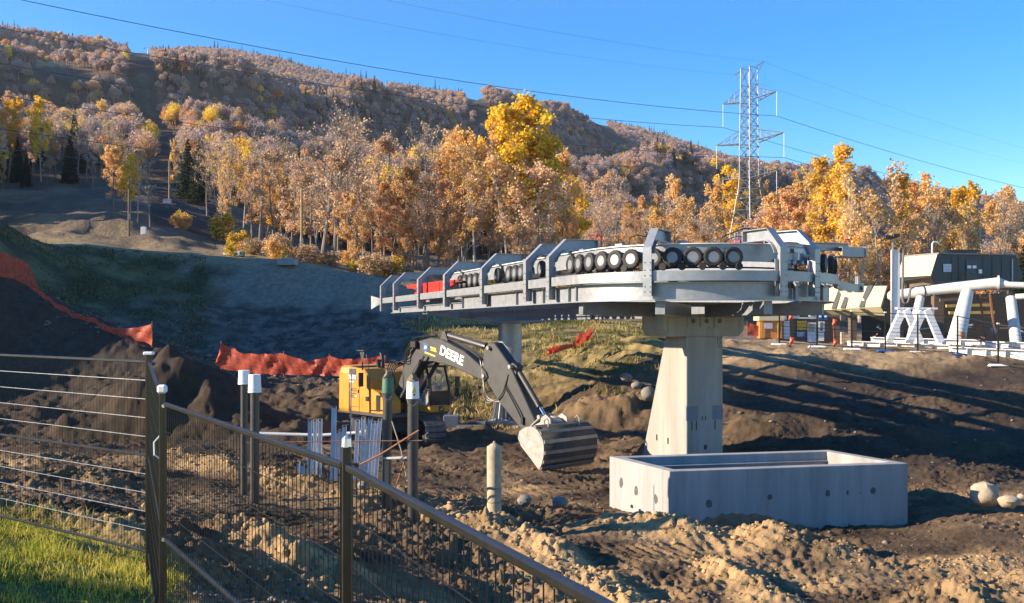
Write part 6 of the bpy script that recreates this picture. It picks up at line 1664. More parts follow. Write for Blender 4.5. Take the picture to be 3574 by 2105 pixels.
# ------------------------------------------------------------------ trees
M_leaf = foliage_mat('leaf', 0.48, False, 0.008, 0.3)
M_forest = foliage_mat('forest_crown', 0.42, True)
def bark(name, c, c2): return mat(name, c, 0.9, 0, 0.3, 2.5, 0.2, 12, color2=c2, streak=True)
M_bark_grey = bark('grey_bark', (0.27, 0.23, 0.19), (0.13, 0.11, 0.09)); M_bark_birch = bark('birch_bark', (0.52, 0.46, 0.38), (0.28, 0.23, 0.18)); M_bark_dark = bark('dark_bark', (0.09, 0.07, 0.055), (0.045, 0.036, 0.03))
def leaf_quads(P0, size, rg, tall=1.0):
    """random oriented quads at points P0 (n,3)"""
    n = len(P0); a = rg.normal(size=(n, 3)); a /= np.linalg.norm(a, axis=1)[:, None]
    b = rg.normal(size=(n, 3)); b -= a * (a * b).sum(1)[:, None]; b /= np.linalg.norm(b, axis=1)[:, None]
    s = (size * rg.uniform(0.6, 1.35, n))[:, None] / 2
    V = np.stack([P0 - a * s - b * s * tall, P0 + a * s - b * s * 0.7 * tall, P0 + a * s * 0.8 + b * s * tall, P0 - a * s * 0.9 + b * s * 0.8 * tall], 1)
    return V.reshape(-1, 3)
def ribbons(A_, B_, w, rg):
    n = len(A_); d = B_ - A_; s = np.cross(d, rg.normal(size=(n, 3))); s /= np.linalg.norm(s, axis=1)[:, None] + 1e-9
    s = s * np.asarray(w)[:, None] / 2
    return np.stack([A_ - s, A_ + s, B_ + s * 0.5, B_ - s * 0.5], 1).reshape(-1, 3)
def make_tree(seed, Ht=13.0, trunk_r=0.16, first=0.30, spread=3.2, limbs=11, up=0.75, leaves=2500, lsize=0.26, lcols=((0.5, 0.25, 0.04),), twig=(0.36, 0.28, 0.22), barkm=None, topbias=0.0, multi=1, twn=4, lean=0.0, droop=0.0, leaf_low=0.0):
    rg = np.random.default_rng(seed); rr = random.Random(seed)
    tb = MB(); segA = []; segB = []; segW = []; ends = []
    def rv(s): return Vector((rr.gauss(0, s), rr.gauss(0, s), rr.gauss(0, s)))
    def grow(p, d, l, r, lev):
        k = 4 if lev == 0 else 3; pts_ = [p]; rad = [r]; q = p; dd = d.copy()
        for i in range(k):
            dd = (dd + rv(0.10 if lev == 0 else 0.16) + Vector((0, 0, 0.10 * up if lev else 0.02))).normalized(); q = q + dd * (l / k); pts_.append(q); rad.append(r * (1 - 0.62 * (i + 1) / k))
        return pts_, rad, dd
    for m_ in range(multi):
        p0 = Vector((rr.uniform(-0.5, 0.5) * (multi > 1), rr.uniform(-0.5, 0.5) * (multi > 1), 0)); hh = Ht * (1 if m_ == 0 else rr.uniform(0.75, 0.97))
        k = 9; tp = [p0]; dd = Vector((lean + rr.uniform(-0.08, 0.08) * (1 + (multi > 1)), rr.uniform(-0.08, 0.08) * (1 + (multi > 1)), 1)).normalized()
        for i in range(k):
            dd = (dd + Vector((rr.gauss(0, 0.035), rr.gauss(0, 0.035), 0.04))).normalized(); tp.append(tp[-1] + dd * hh / k)
        rads = [trunk_r * (1.25 if i == 0 else 1) * (1 - 0.9 * (i / k) ** 0.9) + 0.012 for i in range(k + 1)]
        tb.tube(tp, rads, 7)
        for i in range(limbs):
            f = first + (0.97 - first) * (i + rr.random() * 0.8) / limbs; x_ = f * k; j = min(int(x_), k - 1); p = tp[j].lerp(tp[j + 1], x_ - j)
            az = i * 2.4 + rr.uniform(-0.5, 0.5); el = up * (0.75 + 0.5 * rr.random()) + 0.35 * (f - 0.5)
            d = Vector((math.cos(az) * math.cos(el), math.sin(az) * math.cos(el), math.sin(el) - droop))
            sh = math.sin(math.pi * min(1, max(0.08, (f - first) / (1.05 - first))) ** 0.75) * 0.75 + 0.30
            l = spread * sh * rr.uniform(0.8, 1.2); r = trunk_r * 0.42 * (1 - 0.55 * f)
            pts_, rad, de = grow(p, d, l, r, 1); tb.tube(pts_, rad, 4, caps=False)
            for s in range(6):
                g = 0.25 + 0.75 * (s + rr.random()) / 6; x2_ = g * (len(pts_) - 1); j2 = min(int(x2_), len(pts_) - 2); pb = pts_[j2].lerp(pts_[j2 + 1], x2_ - j2)
                d2 = (de * 0.7 + rv(0.55) + Vector((0, 0, 0.3 * up))).normalized(); l2 = l * 0.45 * rr.uniform(0.6, 1.2) * (1.2 - g * 0.4)
                a_ = pb; q = pb + d2 * l2 * 0.5; c = q + (d2 + rv(0.2) + Vector((0, 0, 0.15 * up))).normalized() * l2 * 0.5
                segA += [a_, q]; segB += [q, c]; segW += [max(0.022, r * 0.75), 0.022]
                for t_ in range(twn):
                    e0 = a_.lerp(q, rr.random()) if rr.random() < 0.4 else q.lerp(c, rr.random()); d3 = (d2 + rv(0.6) + Vector((0, 0, 0.25 * up))).normalized(); e1 = e0 + d3 * l2 * rr.uniform(0.25, 0.6)
                    segA.append(e0); segB.append(e1); segW.append(0.018); ends.append(e0.lerp(e1, 0.6)); ends.append(e1)
                    for t2 in range(2):
                        f0 = e0.lerp(e1, rr.uniform(0.3, 0.9)); f1 = f0 + (d3 + rv(0.6)).normalized() * l2 * 0.3; segA.append(f0); segB.append(f1); segW.append(0.013); ends.append(f1)
    A_ = np.array([tuple(v) for v in segA]); B_ = np.array([tuple(v) for v in segB])
    V = ribbons(A_, B_, np.array(segW), rg); n1_ = len(V)
    C_ = np.tile(np.array(twig), (n1_, 1)) * np.repeat(rg.uniform(0.7, 1.2, n1_ // 4), 4)[:, None]
    if leaves:
        E = np.array([tuple(v) for v in ends]); w = np.ones(len(E))
        zz = E[:, 2] / Ht
        if topbias > 0: w = np.clip(zz - topbias, 0.02, 1) ** 1.5
        if leaf_low > 0: w = np.clip(leaf_low + 0.25 - zz, 0.02, 1) ** 1.5
        cl = fbm(E[:, 0] * 0.9 + seed, E[:, 2] * 0.7 + E[:, 1] * 0.5, 2, seed); w = w * np.clip(0.55 + 1.1 * cl, 0.05, 2)
        pick = rg.choice(len(E), leaves, p=w / w.sum()); pos = E[pick] + rg.normal(size=(leaves, 3)) * 0.16
        LV = leaf_quads(pos, lsize, rg); cols_ = np.array(lcols)[rg.integers(0, len(lcols), leaves)] * rg.uniform(0.65, 1.25, leaves)[:, None]
        V = np.vstack([V, LV]); C_ = np.vstack([C_, np.repeat(cols_, 4, 0)])
    crown = np_mesh('crown', V, np.arange(len(V)).reshape(-1, 4), M_leaf, False, C_)
    return tb.mesh('trunk', barkm or M_bark_grey, True), crown, Ht
def make_spruce(seed, Ht=13.0, r=2.2, n=2600, c=((0.030, 0.045, 0.024), (0.022, 0.036, 0.022), (0.05, 0.06, 0.03))):
    rg = np.random.default_rng(seed); tb = MB().tube([(0, 0, 0), (0, 0, Ht)], [0.17, 0.02], 6)
    A_ = []; 
    h = 1 - np.sqrt(rg.uniform(0, 1, n)); h = 0.06 + 0.94 * h; ph = rg.uniform(0, 6.283, n); wh = np.round(h * 22) / 22; h = wh + rg.normal(0, 0.008, n)
    rr_ = r * (1 - h) ** 0.85 * (0.35 + 0.65 * np.sqrt(rg.uniform(0, 1, n))) * (1 + 0.22 * np.sin(ph * 5 + wh * 90))
    pos = np.stack([rr_ * np.cos(ph), rr_ * np.sin(ph), h * Ht - 0.22 * rr_], -1)
    V = leaf_quads(pos, 0.42, rg, 0.55); C_ = np.repeat(np.array(c)[rg.integers(0, len(c), n)] * rg.uniform(0.7, 1.3, n)[:, None], 4, 0)
    return tb.mesh('trunk', M_bark_dark, True), np_mesh('crown', V, np.arange(len(V)).reshape(-1, 4), M_leaf, False, C_), Ht
ORANGE = ((0.84, 0.45, 0.14), (0.86, 0.53, 0.20), (0.76, 0.40, 0.15), (0.74, 0.50, 0.27)); RUST = ((0.72, 0.47, 0.29), (0.76, 0.53, 0.33), (0.64, 0.41, 0.26)); GOLD = ((0.86, 0.56, 0.18), (0.88, 0.61, 0.22), (0.80, 0.48, 0.18)); YELL = ((0.92, 0.60, 0.06), (0.90, 0.64, 0.07), (0.80, 0.54, 0.08)); TAN = ((0.70, 0.52, 0.32), (0.62, 0.45, 0.29))
KIND = {
    'maple': [make_tree(s, 12, 0.15, 0.18, 3.0, 13, 0.6, 8500, 0.165, ORANGE + TAN, topbias=0.0) for s in (1, 2, 3)],
    'rust': [make_tree(s, 12, 0.14, 0.2, 2.8, 13, 0.75, 3600, 0.15, RUST + TAN) for s in (4, 5, 6)],
    'bare': [make_tree(s, 14, 0.20, 0.30, 3.6, 15, 0.9, 500, 0.15, TAN, twig=(0.42, 0.345, 0.285), twn=6, multi=m) for s, m in ((7, 1), (8, 2), (9, 1))],
    'gold': [make_tree(s, 13, 0.14, 0.25, 2.6, 14, 0.85, 6500, 0.165, GOLD + ORANGE[1:2] + TAN[:1]) for s in (10, 11)],
    'yellow': [make_tree(s, 13, 0.16, 0.34, 3.0, 13, 0.8, 10000, 0.18, YELL, barkm=M_bark_birch) for s in (12, 13)],
    'poplar': [make_tree(s, 15, 0.13, 0.28, 1.7, 17, 1.05, 4800, 0.165, GOLD + YELL, barkm=M_bark_birch) for s in (14, 15)],
    'birch': [make_tree(s, 13, 0.11, 0.35, 2.2, 11, 0.95, 1300, 0.17, GOLD + TAN, twig=(0.55, 0.46, 0.37), barkm=M_bark_birch, multi=m, twn=5) for s, m in ((16, 3), (17, 2), (18, 1))],
    'spruce': [make_spruce(s, 12, 2.1) for s in (19, 20)],
    'bush': [make_tree(s, 2.6, 0.05, 0.08, 1.3, 9, 0.6, 2200, 0.14, cl, multi=3) for s, cl in ((21, ORANGE + GOLD), (22, RUST + ((0.16, 0.17, 0.04),)), (23, YELL + ((0.14, 0.17, 0.03),)))],
}
KNAME = {'maple': 'maple_tree', 'rust': 'maple_tree', 'bare': 'bare_tree', 'gold': 'golden_tree', 'yellow': 'yellow_tree', 'poplar': 'poplar_tree', 'birch': 'birch_tree', 'spruce': 'spruce_tree', 'bush': 'shrub'}
KLAB = {'maple': 'bright orange leafy maple %s', 'rust': 'thin rust-brown maple %s', 'bare': 'leafless grey tree %s', 'gold': 'golden orange tree %s', 'yellow': 'yellow leafed broad tree %s', 'poplar': 'tall narrow yellow poplar %s', 'birch': 'pale-stemmed birch with few leaves %s', 'spruce': 'dark green spruce %s', 'bush': 'low leafy shrub %s'}
def zone(u, d):
    if u < 330: return 'at the wood edge above the cleared slope'
    if u < 545: return 'in the clump beside the lift-line cutting'
    if u < 760: return 'along the lift-line cutting'
    if u < 1060: return 'behind the bench with the crates' if d < 125 else 'further up behind the bench'
    if u < 1300: return 'beside the tall bare pole' if d < 125 else 'further up behind the bare pole'
    if u < 1600: return 'behind the low wooden rail fence' if d < 125 else 'further up behind the rail fence'
    if u < 2060: return 'behind the straight run of the lift terminal' if d < 125 else 'further up behind the straight run of the lift'
    if u < 2500: return 'behind the curved end of the lift terminal'
    if u < 2830: return 'round the foot of the power pylon'
    if u < 3100: return 'behind the striped canopy'
    return 'behind the old lift station' if d < 150 else 'further up behind the old lift station'
tree_n = 0
TREES = []
def plant(kind, u, d, vtop=None, Htree=None, wid=1.0, lab=None):
    global tree_n
    x_ = (u - HU) / F * d; z_ = hz(x_, d) - 0.15
    if Htree is None: Htree = ZC - (vtop - HV) / F * d - z_
    Htree = max(Htree, 1.0)
    tr, cr, H0 = KIND[kind][tree_n % len(KIND[kind])]; tree_n += 1
    s = Htree / H0
    lb = lab or KLAB[kind] % zone(u, d)
    t = thing(KNAME[kind], lb, 'shrub' if kind == 'bush' else 'tree', (x_, d, z_), (tree_n * 2.39996) % 6.283, None if lab else lb)
    sw = wid * (s * 0.5 + 0.5 * min(s, 1.4)); t.scale = (sw, sw, s)
    link('trunk', tr, t); link('crown', cr, t)
    TREES.append((t, Htree, lab))
    return t
plant('yellow', 1832, 103, 418, wid=1.15, lab='tallest bright yellow tree rising over the straight run of the lift')
plant('bare', 1142, 97, 425, wid=1.1, lab='big leafless grey maple beside the bare pole')
plant('poplar', 3003, 116, 512, wid=1.1, lab='tallest sparse yellow poplar above the striped canopy')
FRONT = [('gold', 398, 112, 528, 1.0), ('yellow', 455, 107, 565, .9), ('birch', 480, 105, 535, .9), ('bare', 524, 104, 575, .8), ('gold', 425, 114, 585, .9), ('bare', 440, 118, 520, .8),
 ('yellow', 30, 170, 372, .9), ('bare', 90, 172, 430, 1), ('yellow', 143, 170, 375, .8), ('bare', 195, 175, 415, 1), ('spruce', 243, 166, 468, 1), ('bare', 300, 172, 425, 1), ('rust', 350, 172, 405, 1), ('spruce', 62, 168, 480, 1), ('rust', 115, 177, 405, 1), ('bare', 270, 180, 400, 1), ('gold', 12, 160, 555, .8), ('bare', 385, 165, 430, 1), ('spruce', 92, 164, 540, 1), ('rust', 165, 166, 540, 1), ('bare', 325, 160, 480, .8), ('gold', 180, 172, 470, .8), ('spruce', 20, 172, 500, 1),
 ('gold', 600, 150, 500, .5), ('spruce', 655, 152, 480, 1), ('spruce', 690, 148, 500, 1), ('bare', 640, 158, 470, .9), ('bare', 725, 132, 508, 1), ('birch', 762, 126, 495, .9), ('bare', 800, 121, 505, 1), ('yellow', 850, 132, 515, .8), ('rust', 880, 118, 560, 1), ('bare', 905, 113, 478, 1), ('birch', 780, 117, 600, .7), ('rust', 960, 108, 540, 1), ('gold', 985, 112, 560, .7), ('rust', 1015, 103, 570, 1), ('bare', 935, 120, 500, 1), ('bush', 760, 110, 760, 1),
 ('rust', 1085, 101, 560, 1.1), ('rust', 1180, 99, 560, 1.1), ('bare', 1222, 100, 418, .9), ('rust', 1270, 104, 450, 1), ('maple', 1245, 96, 690, .9), ('maple', 1330, 100, 690, 1), ('maple', 1375, 104, 640, 1), ('rust', 1330, 110, 500, 1), ('maple', 1440, 104, 590, 1), ('bare', 1490, 116, 470, 1), ('maple', 1525, 106, 580, 1), ('birch', 1565, 112, 455, 1), ('rust', 1600, 108, 520, 1), ('gold', 1628, 103, 480, .9), ('birch', 1660, 99, 520, 1.1), ('rust', 1700, 102, 540, 1), ('gold', 1740, 104, 460, .8), ('birch', 1780, 99, 560, 1.2), ('yellow', 1880, 105, 440, .9), ('rust', 1900, 100, 600, 1.1), ('birch', 1935, 101, 620, 1.2), ('yellow', 1770, 106, 450, .8), ('gold', 1990, 106, 660, .8), ('yellow', 2005, 112, 650, .8), ('maple', 1415, 99, 740, .9), ('rust', 1475, 101, 640, 1), ('maple', 1560, 100, 730, .9), ('rust', 1820, 100, 650, 1), ('gold', 1950, 110, 560, .9),
 ('rust', 2080, 140, 640, 1), ('bare', 2150, 145, 640, 1), ('maple', 2225, 136, 700, .9), ('spruce', 2258, 150, 700, .6), ('bare', 2305, 140, 690, 1), ('gold', 2350, 150, 640, .9), ('birch', 2400, 126, 740, 1.3), ('gold', 2480, 146, 660, 1), ('birch', 2440, 130, 700, 1.2), ('yellow', 2545, 206, 620, 1), ('bare', 2470, 132, 740, 1), ('gold', 2665, 206, 650, .9), ('gold', 2700, 142, 690, 1), ('maple', 2745, 132, 690, 1), ('gold', 2790, 135, 650, 1), ('maple', 2835, 128, 720, 1), ('rust', 2670, 136, 740, 1),
 ('poplar', 2880, 119, 552, 1.1), ('poplar', 2935, 117, 545, 1.1), ('birch', 2960, 113, 640, 1), ('birch', 3048, 116, 590, 1), ('poplar', 3120, 119, 625, 1.1), ('gold', 3180, 130, 650, 1), ('gold', 3260, 134, 675, 1), ('yellow', 3340, 140, 690, .9), ('birch', 3400, 124, 720, 1), ('bare', 3455, 130, 700, 1), ('birch', 3300, 122, 740, 1.1), ('gold', 3520, 146, 680, 1), ('bare', 3210, 120, 740, 1), ('birch', 3090, 112, 700, 1.2), ('rust', 2900, 113, 850, 1.2), ('maple', 2920, 110, 900, 1), ('birch', 3010, 110, 800, 1.2), ('bare', 3560, 128, 760, 1), ('spruce', 3572, 112, 860, 1), ('birch', 3140, 114, 760, 1.1)]
for kd, u, d, vt, wd in FRONT: plant(kd, u, d, vt, wid=wd)
plant_log = []
rr = random.Random(11)
for i in range(170):                                        # second rank, up to where the wood closes
    u = rr.uniform(700, 3640); d = rr.uniform(114, 200)
    if u < 780 and d < 190: continue
    if 2300 < u < 2900 and d < 128: continue
    if 2470 < u < 2740 and d < 200: continue
    kd = rr.choices(['rust', 'bare', 'maple', 'gold', 'birch', 'yellow', 'spruce'], [5, 5.5, 1.6, 2.5 if u < 2000 else 4, 4, 1 if u < 2300 else 2.2, 0.4])[0]
    plant(kd, u, d, Htree=rr.uniform(7, 11), wid=rr.uniform(0.85, 1.15))
for i in range(40):
    u = rr.choice([rr.uniform(880, 1460), rr.uniform(1000, 2000), rr.uniform(600, 900), rr.uniform(1900, 2350)]); d = rr.uniform(90, 100) if u > 800 else rr.uniform(104, 118)
    plant('bush', u, d, Htree=rr.uniform(0.7, 2.0), wid=1.2)

t = thing('shrub', 'unseen shrub added out of view to shade the mown verge', 'shrub', (-8.6, 6.6, 3.1)); t.scale = (0.95, 0.95, 0.72); link('trunk', KIND['bush'][1][0], t); link('crown', KIND['bush'][1][1], t)  # added beyond the left edge only to cast a shadow on the grass
by = {}
for t, h_, lab in TREES:
    if not lab: by.setdefault(t['label'], []).append((h_, t))
for lb, ls in by.items():                                  # the tallest and the smallest of each set can be told by size
    if len(ls) > 1:
        ls.sort(key=lambda q: q[0]); ls[-1][1]['label'] = 'tallest ' + lb; 
    if len(ls) > 2: ls[0][1]['label'] = 'smallest ' + lb

# ------------------------------------------------------------------ the wood on the mountain: one mass
def crown_proto(seed, n_leaf, n_rib, lsize, R=(2.9, 3.4), conifer=False):
    rg = np.random.default_rng(seed)
    if conifer:
        h = 1 - np.sqrt(rg.uniform(0, 1, n_leaf)); ph = rg.uniform(0, 6.283, n_leaf); r = 2.0 * (1 - h) * (0.4 + 0.6 * np.sqrt(rg.uniform(0, 1, n_leaf)))
        pos = np.stack([r * np.cos(ph), r * np.sin(ph), 0.6 + h * 10.5 - 0.2 * r], -1); V = leaf_quads(pos, lsize, rg, 0.7)
        C_ = np.repeat(rg.uniform(0.6, 1.2, n_leaf), 4)[:, None] * np.ones((1, 3))
    else:
        q = rg.normal(size=(n_leaf, 3)); q /= np.linalg.norm(q, axis=1)[:, None]; q[:, 2] = np.abs(q[:, 2]) * 1.15 - 0.25
        rad = (0.55 + 0.45 * rg.uniform(0, 1, n_leaf) ** 0.5) * (1 + 0.25 * fbm(q[:, 0] * 2.2 + seed, q[:, 1] * 2.2 + q[:, 2] * 1.7, 2, seed))
        pos = q * rad[:, None] * np.array([R[0], R[0], R[1]]) + np.array([0, 0, 6.0]); V = leaf_quads(pos, lsize, rg)
        C_ = np.repeat(rg.uniform(0.6, 1.3, n_leaf), 4)[:, None] * np.ones((1, 3))
        q = rg.normal(size=(n_rib, 3)); q /= np.linalg.norm(q, axis=1)[:, None]; q[:, 2] = np.abs(q[:, 2])
        A_ = q * np.array([0.3, 0.3, 0.9]) * rg.uniform(0.2, 1.6, n_rib)[:, None] + np.array([0, 0, 4.2]); B_ = q * np.array([R[0], R[0], R[1]]) * rg.uniform(0.75, 1.12, n_rib)[:, None] + np.array([0, 0, 5.6])
        A_[0] = (0, 0, -0.5); B_[0] = (0, 0, 6); A_[1] = (0, 0, -0.5); B_[1] = (0.2, 0, 6)
        w = np.full(n_rib, 0.085); w[:2] = 0.28; RV = ribbons(A_, B_, w, rg); V = np.vstack([V, RV]); C_ = np.vstack([C_, np.full((len(RV), 3), 0.95)])
    return np_mesh('crown_proto', V, np.arange(len(V)).reshape(-1, 4), M_forest, False, C_)
pc = bpy.data.collections.new('forest_prototypes')
protos = [crown_proto(31, 700, 300, 0.36), crown_proto(32, 700, 300, 0.36, (2.4, 4.0)), crown_proto(33, 260, 460, 0.34), crown_proto(34, 220, 160, 0.62), crown_proto(35, 220, 160, 0.62, (2.5, 3.8)), crown_proto(36, 90, 240, 0.55), crown_proto(37, 300, 0, 0.7, conifer=True), crown_proto(38, 900, 0, 0.42, conifer=True)]
for i, m_ in enumerate(protos):
    o = bpy.data.objects.new('forest_tree_%02d' % i, m_); pc.objects.link(o)
rg = np.random.default_rng(99)
cand = []
for (d0, d1, sp) in ((100, 450, 4.0), (450, 900, 3.7), (900, 1420, 4.2)):
    th0, th1 = -0.85, 0.78; n = int((th1 - th0) * (d1 ** 2 - d0 ** 2) / 2 / sp ** 2)
    dd = np.sqrt(rg.uniform(d0 ** 2, d1 ** 2, n)); tt = rg.uniform(th0, th1, n); cand.append(np.stack([dd * np.tan(tt), dd], -1))
cand = np.vstack(cand); fx_, fy_ = cand[:, 0], cand[:, 1]
fu_ = HU + F * fx_ / fy_
fz_ = Hbase(fx_, fy_); fvv = HV - (fz_ - ZC) * F / fy_
edge = np.where(fu_ < -60, 100, np.where(fu_ < 560, 182, np.where(fu_ < 770, 186, 165))) + 8 * fbm(fx_ / 20, fy_ / 20, 2, 201)  # wood starts nearer beyond the left edge, to shade the benches
keep = (fy_ > edge) & ~(trail_mask(fu_, fvv, fy_) & (fy_ > 250)) & ~((fu_ > 520) & (fu_ < 640) & (fy_ <= 330) & (fy_ > 150))
keep &= ~((np.hypot(fx_ - PB.x, fy_ - PB.y) < 6))
fx_, fy_, fz_, fu_, fvv = fx_[keep], fy_[keep], fz_[keep], fu_[keep], fvv[keep]
n = len(fx_)
big = fbm(fx_ / 130, fy_ / 130, 3, 211); med = fbm(fx_ / 34, fy_ / 34, 3, 215); rnd = rg.uniform(0, 1, n)
low = 1 - sstep(250, 750, fy_)
right = sstep(2200, 3300, fu_)
pal = {'bare': (0.47, 0.375, 0.345), 'pink': (0.52, 0.375, 0.31), 'tan': (0.60, 0.40, 0.24), 'orange': (0.68, 0.36, 0.13), 'gold': (0.80, 0.54, 0.13), 'yellow': (0.84, 0.62, 0.09), 'red': (0.55, 0.13, 0.09), 'green': (0.045, 0.06, 0.03), 'dgreen': (0.03, 0.042, 0.03)}
col_ = np.tile(np.array(pal['bare']), (n, 1)); pk = np.where(fy_ < 450, rg.integers(0, 3, n), rg.integers(3, 6, n))
def setc(mask, c): col_[mask] = np.array(pal[c])
setc(rnd < 0.45, 'pink')
setc((rnd > 0.62 + 0.25 * (1 - low) - 0.15 * med), 'tan')
setc((rnd > 0.80 + 0.16 * (1 - low) - 0.22 * med), 'orange')
setc((rnd > 0.90 + 0.085 * (1 - low) - 0.12 * med - 0.22 * right * low), 'gold')
setc((rnd > 0.955 + 0.04 * (1 - low) - 0.10 * right * low), 'yellow')
setc((rnd > 0.9975), 'red')
con = (rg.uniform(0, 1, n) < np.clip(-0.05 + 0.30 * (fbm(fx_ / 80, fy_ / 80, 3, 221) - 0.25), 0.01, 0.5) + 0.16 * sstep(1080, 1290, fy_)) 
spire = (fy_ > 1265) & (fy_ < 1335) & (rg.uniform(0, 1, n) < 0.10) & (fbm(fx_ / 45, fy_ / 900, 2, 229) > -0.15)
con |= spire
con |= (fy_ > 1255) & (rg.uniform(0, 1, n) < 0.16) & (fbm(fx_ / 50, fy_ / 900, 2, 227) > -0.2)
setc(con, 'green'); pk[con] = np.where(fy_[con] < 450, 7, 6)
col_ *= rg.uniform(0.85, 1.15, n)[:, None]
sc_ = rg.uniform(0.75, 1.25, n) * np.where(fy_ < 450, 0.85, np.where(fy_ < 900, 0.76, 0.70)); hs = sc_ * rg.uniform(0.85, 1.15, n) * np.where(con, rg.uniform(0.7, 1.35, n), 1) * np.where(spire, 1.7, 1)
lf_ = fu_ < -60
hs = np.where(lf_, hs * 1.7, hs); sc_ = np.where(lf_, sc_ * 1.3, sc_)  # unseen trees left of view enlarged to throw shade on the cleared slope
me = bpy.data.meshes.new('forest_points'); me.vertices.add(n); me.vertices.foreach_set('co', np.stack([fx_, fy_, fz_ - 0.2], -1).astype(np.float32).ravel())
def pattr(name, typ, data, key):
    a = me.attributes.new(name, typ, 'POINT'); a.data.foreach_set(key, np.ascontiguousarray(data).ravel())
pattr('icol', 'FLOAT_COLOR', np.hstack([col_, np.ones((n, 1))]).astype(np.float32), 'color')
pattr('iscale', 'FLOAT_VECTOR', np.stack([sc_, sc_, hs], -1).astype(np.float32), 'vector')
pattr('irot', 'FLOAT_VECTOR', np.stack([np.zeros(n), np.zeros(n), rg.uniform(0, 6.283, n)], -1).astype(np.float32), 'vector')
pattr('ipick', 'INT', pk.astype(np.int32), 'value')
me.update()
fo = link('mountain_forest', me); tag(fo, 'autumn woodland covering the whole mountainside in grey, orange and gold', 'forest', None, 'stuff')
ng = bpy.data.node_groups.new('forest_instances', 'GeometryNodeTree')
ng.interface.new_socket('Geometry', in_out='INPUT', socket_type='NodeSocketGeometry'); ng.interface.new_socket('Geometry', in_out='OUTPUT', socket_type='NodeSocketGeometry')
gi = ng.nodes.new('NodeGroupInput'); go = ng.nodes.new('NodeGroupOutput'); ip = ng.nodes.new('GeometryNodeInstanceOnPoints'); ci = ng.nodes.new('GeometryNodeCollectionInfo')
ci.inputs['Collection'].default_value = pc; ci.inputs['Separate Children'].default_value = True; ci.inputs['Reset Children'].default_value = True
def named(nm_, ty):
    a = ng.nodes.new('GeometryNodeInputNamedAttribute'); a.data_type = ty; a.inputs['Name'].default_value = nm_
    return next(s for s in a.outputs if s.enabled and s.name == 'Attribute')
ng.links.new(gi.outputs[0], ip.inputs['Points']); ng.links.new(ci.outputs[0], ip.inputs['Instance']); ip.inputs['Pick Instance'].default_value = True
ng.links.new(named('ipick', 'INT'), ip.inputs['Instance Index']); ng.links.new(named('iscale', 'FLOAT_VECTOR'), ip.inputs['Scale'])
e2r = ng.nodes.new('FunctionNodeEulerToRotation'); ng.links.new(named('irot', 'FLOAT_VECTOR'), e2r.inputs[0]); ng.links.new(e2r.outputs[0], ip.inputs['Rotation'])
ng.links.new(ip.outputs[0], go.inputs[0])
md = fo.modifiers.new('scatter', 'NODES'); md.node_group = ng
print('forest trees', n)

# ------------------------------------------------------------------ clods, stones and grass
def ground_at(x, y):
    return full_near(np.asarray(x, float), np.asarray(y, float))
ICO_V = []; 
_t = (1 + 5 ** 0.5) / 2
for a in (-1, 1):
    for b_ in (-_t, _t): ICO_V += [(0, a, b_), (a, b_, 0), (b_, 0, a)]
ICO_V = np.array(ICO_V, float); ICO_V /= np.linalg.norm(ICO_V[0])
def hull_faces(V):
    f = []
    n = len(V)
    for i in range(n):
        for j in range(i + 1, n):
            for k in range(j + 1, n):
                nn = np.cross(V[j] - V[i], V[k] - V[i]); dd = (V - V[i]) @ nn
                if (dd <= 1e-6).all(): f.append((i, j, k))
                elif (dd >= -1e-6).all(): f.append((i, k, j))
    return np.array(f)
ICO_F = hull_faces(ICO_V)
def scatter_rocks(name, label, cat, x, y, size, colr, m, flat=0.7, seed=1, sink=0.25):
    rg = np.random.default_rng(seed); n = len(x)
    z, tan, *_ = ground_at(x, y)
    V = ICO_V[None] * (1 + 0.35 * rg.uniform(-1, 1, (n, 12, 1))); V = V * np.stack([np.ones(n), rg.uniform(0.6, 1.1, n), rg.uniform(0.5, 0.9, n) * flat], -1)[:, None, :]
    a = rg.uniform(0, 6.283, n); ca, sa = np.cos(a)[:, None], np.sin(a)[:, None]
    V = np.stack([V[..., 0] * ca - V[..., 1] * sa, V[..., 0] * sa + V[..., 1] * ca, V[..., 2]], -1) * size[:, None, None]
    V = V + np.stack([x, y, z + size * (0.5 - sink) * 0.6], -1)[:, None, :]
    Fc = (ICO_F[None] + (np.arange(n) * 12)[:, None, None]).reshape(-1, 3)
    C_ = np.repeat(colr, 12, 0)
    o = link(name, np_mesh(name, V.reshape(-1, 3), Fc, m, False, C_)); tag(o, label, cat, None, 'stuff'); return o
M_clod = soil_mat('clod_soil', 40, 200, 0.5, 0.03)
rg = np.random.default_rng(41)
# clods: dense on the loose ridges
X_ = []; Y_ = []
for poly, hh, hw_, tn in RIDGES[:11]:
    pp = [uxy(u, d) for u, d in poly]
    for i in range(len(pp) - 1):
        l = math.dist(pp[i], pp[i + 1]); k = int(l * 80)
        t_ = rg.uniform(0, 1, k); X_.append(pp[i][0] + (pp[i + 1][0] - pp[i][0]) * t_ + rg.normal(0, hw_ * 0.6, k)); Y_.append(pp[i][1] + (pp[i + 1][1] - pp[i][1]) * t_ + rg.normal(0, hw_ * 0.6, k))
k = 6500; dd = np.sqrt(rg.uniform(9.5 ** 2, 34 ** 2, k)); tt = rg.uniform(-0.62, 0.62, k); X_.append(dd * tt); Y_.append(dd)
x_ = np.concatenate(X_); y_ = np.concatenate(Y_)
ok = (y_ > 9.5) & ~((x_ < -1.5) & (y_ < 11.8)); x_, y_ = x_[ok], y_[ok]
_vq = np.array([((a - A.x) * fd.x + (b_ - A.y) * fd.y, (a - A.x) * bd.x + (b_ - A.y) * bd.y) for a, b_ in zip(x_, y_)])
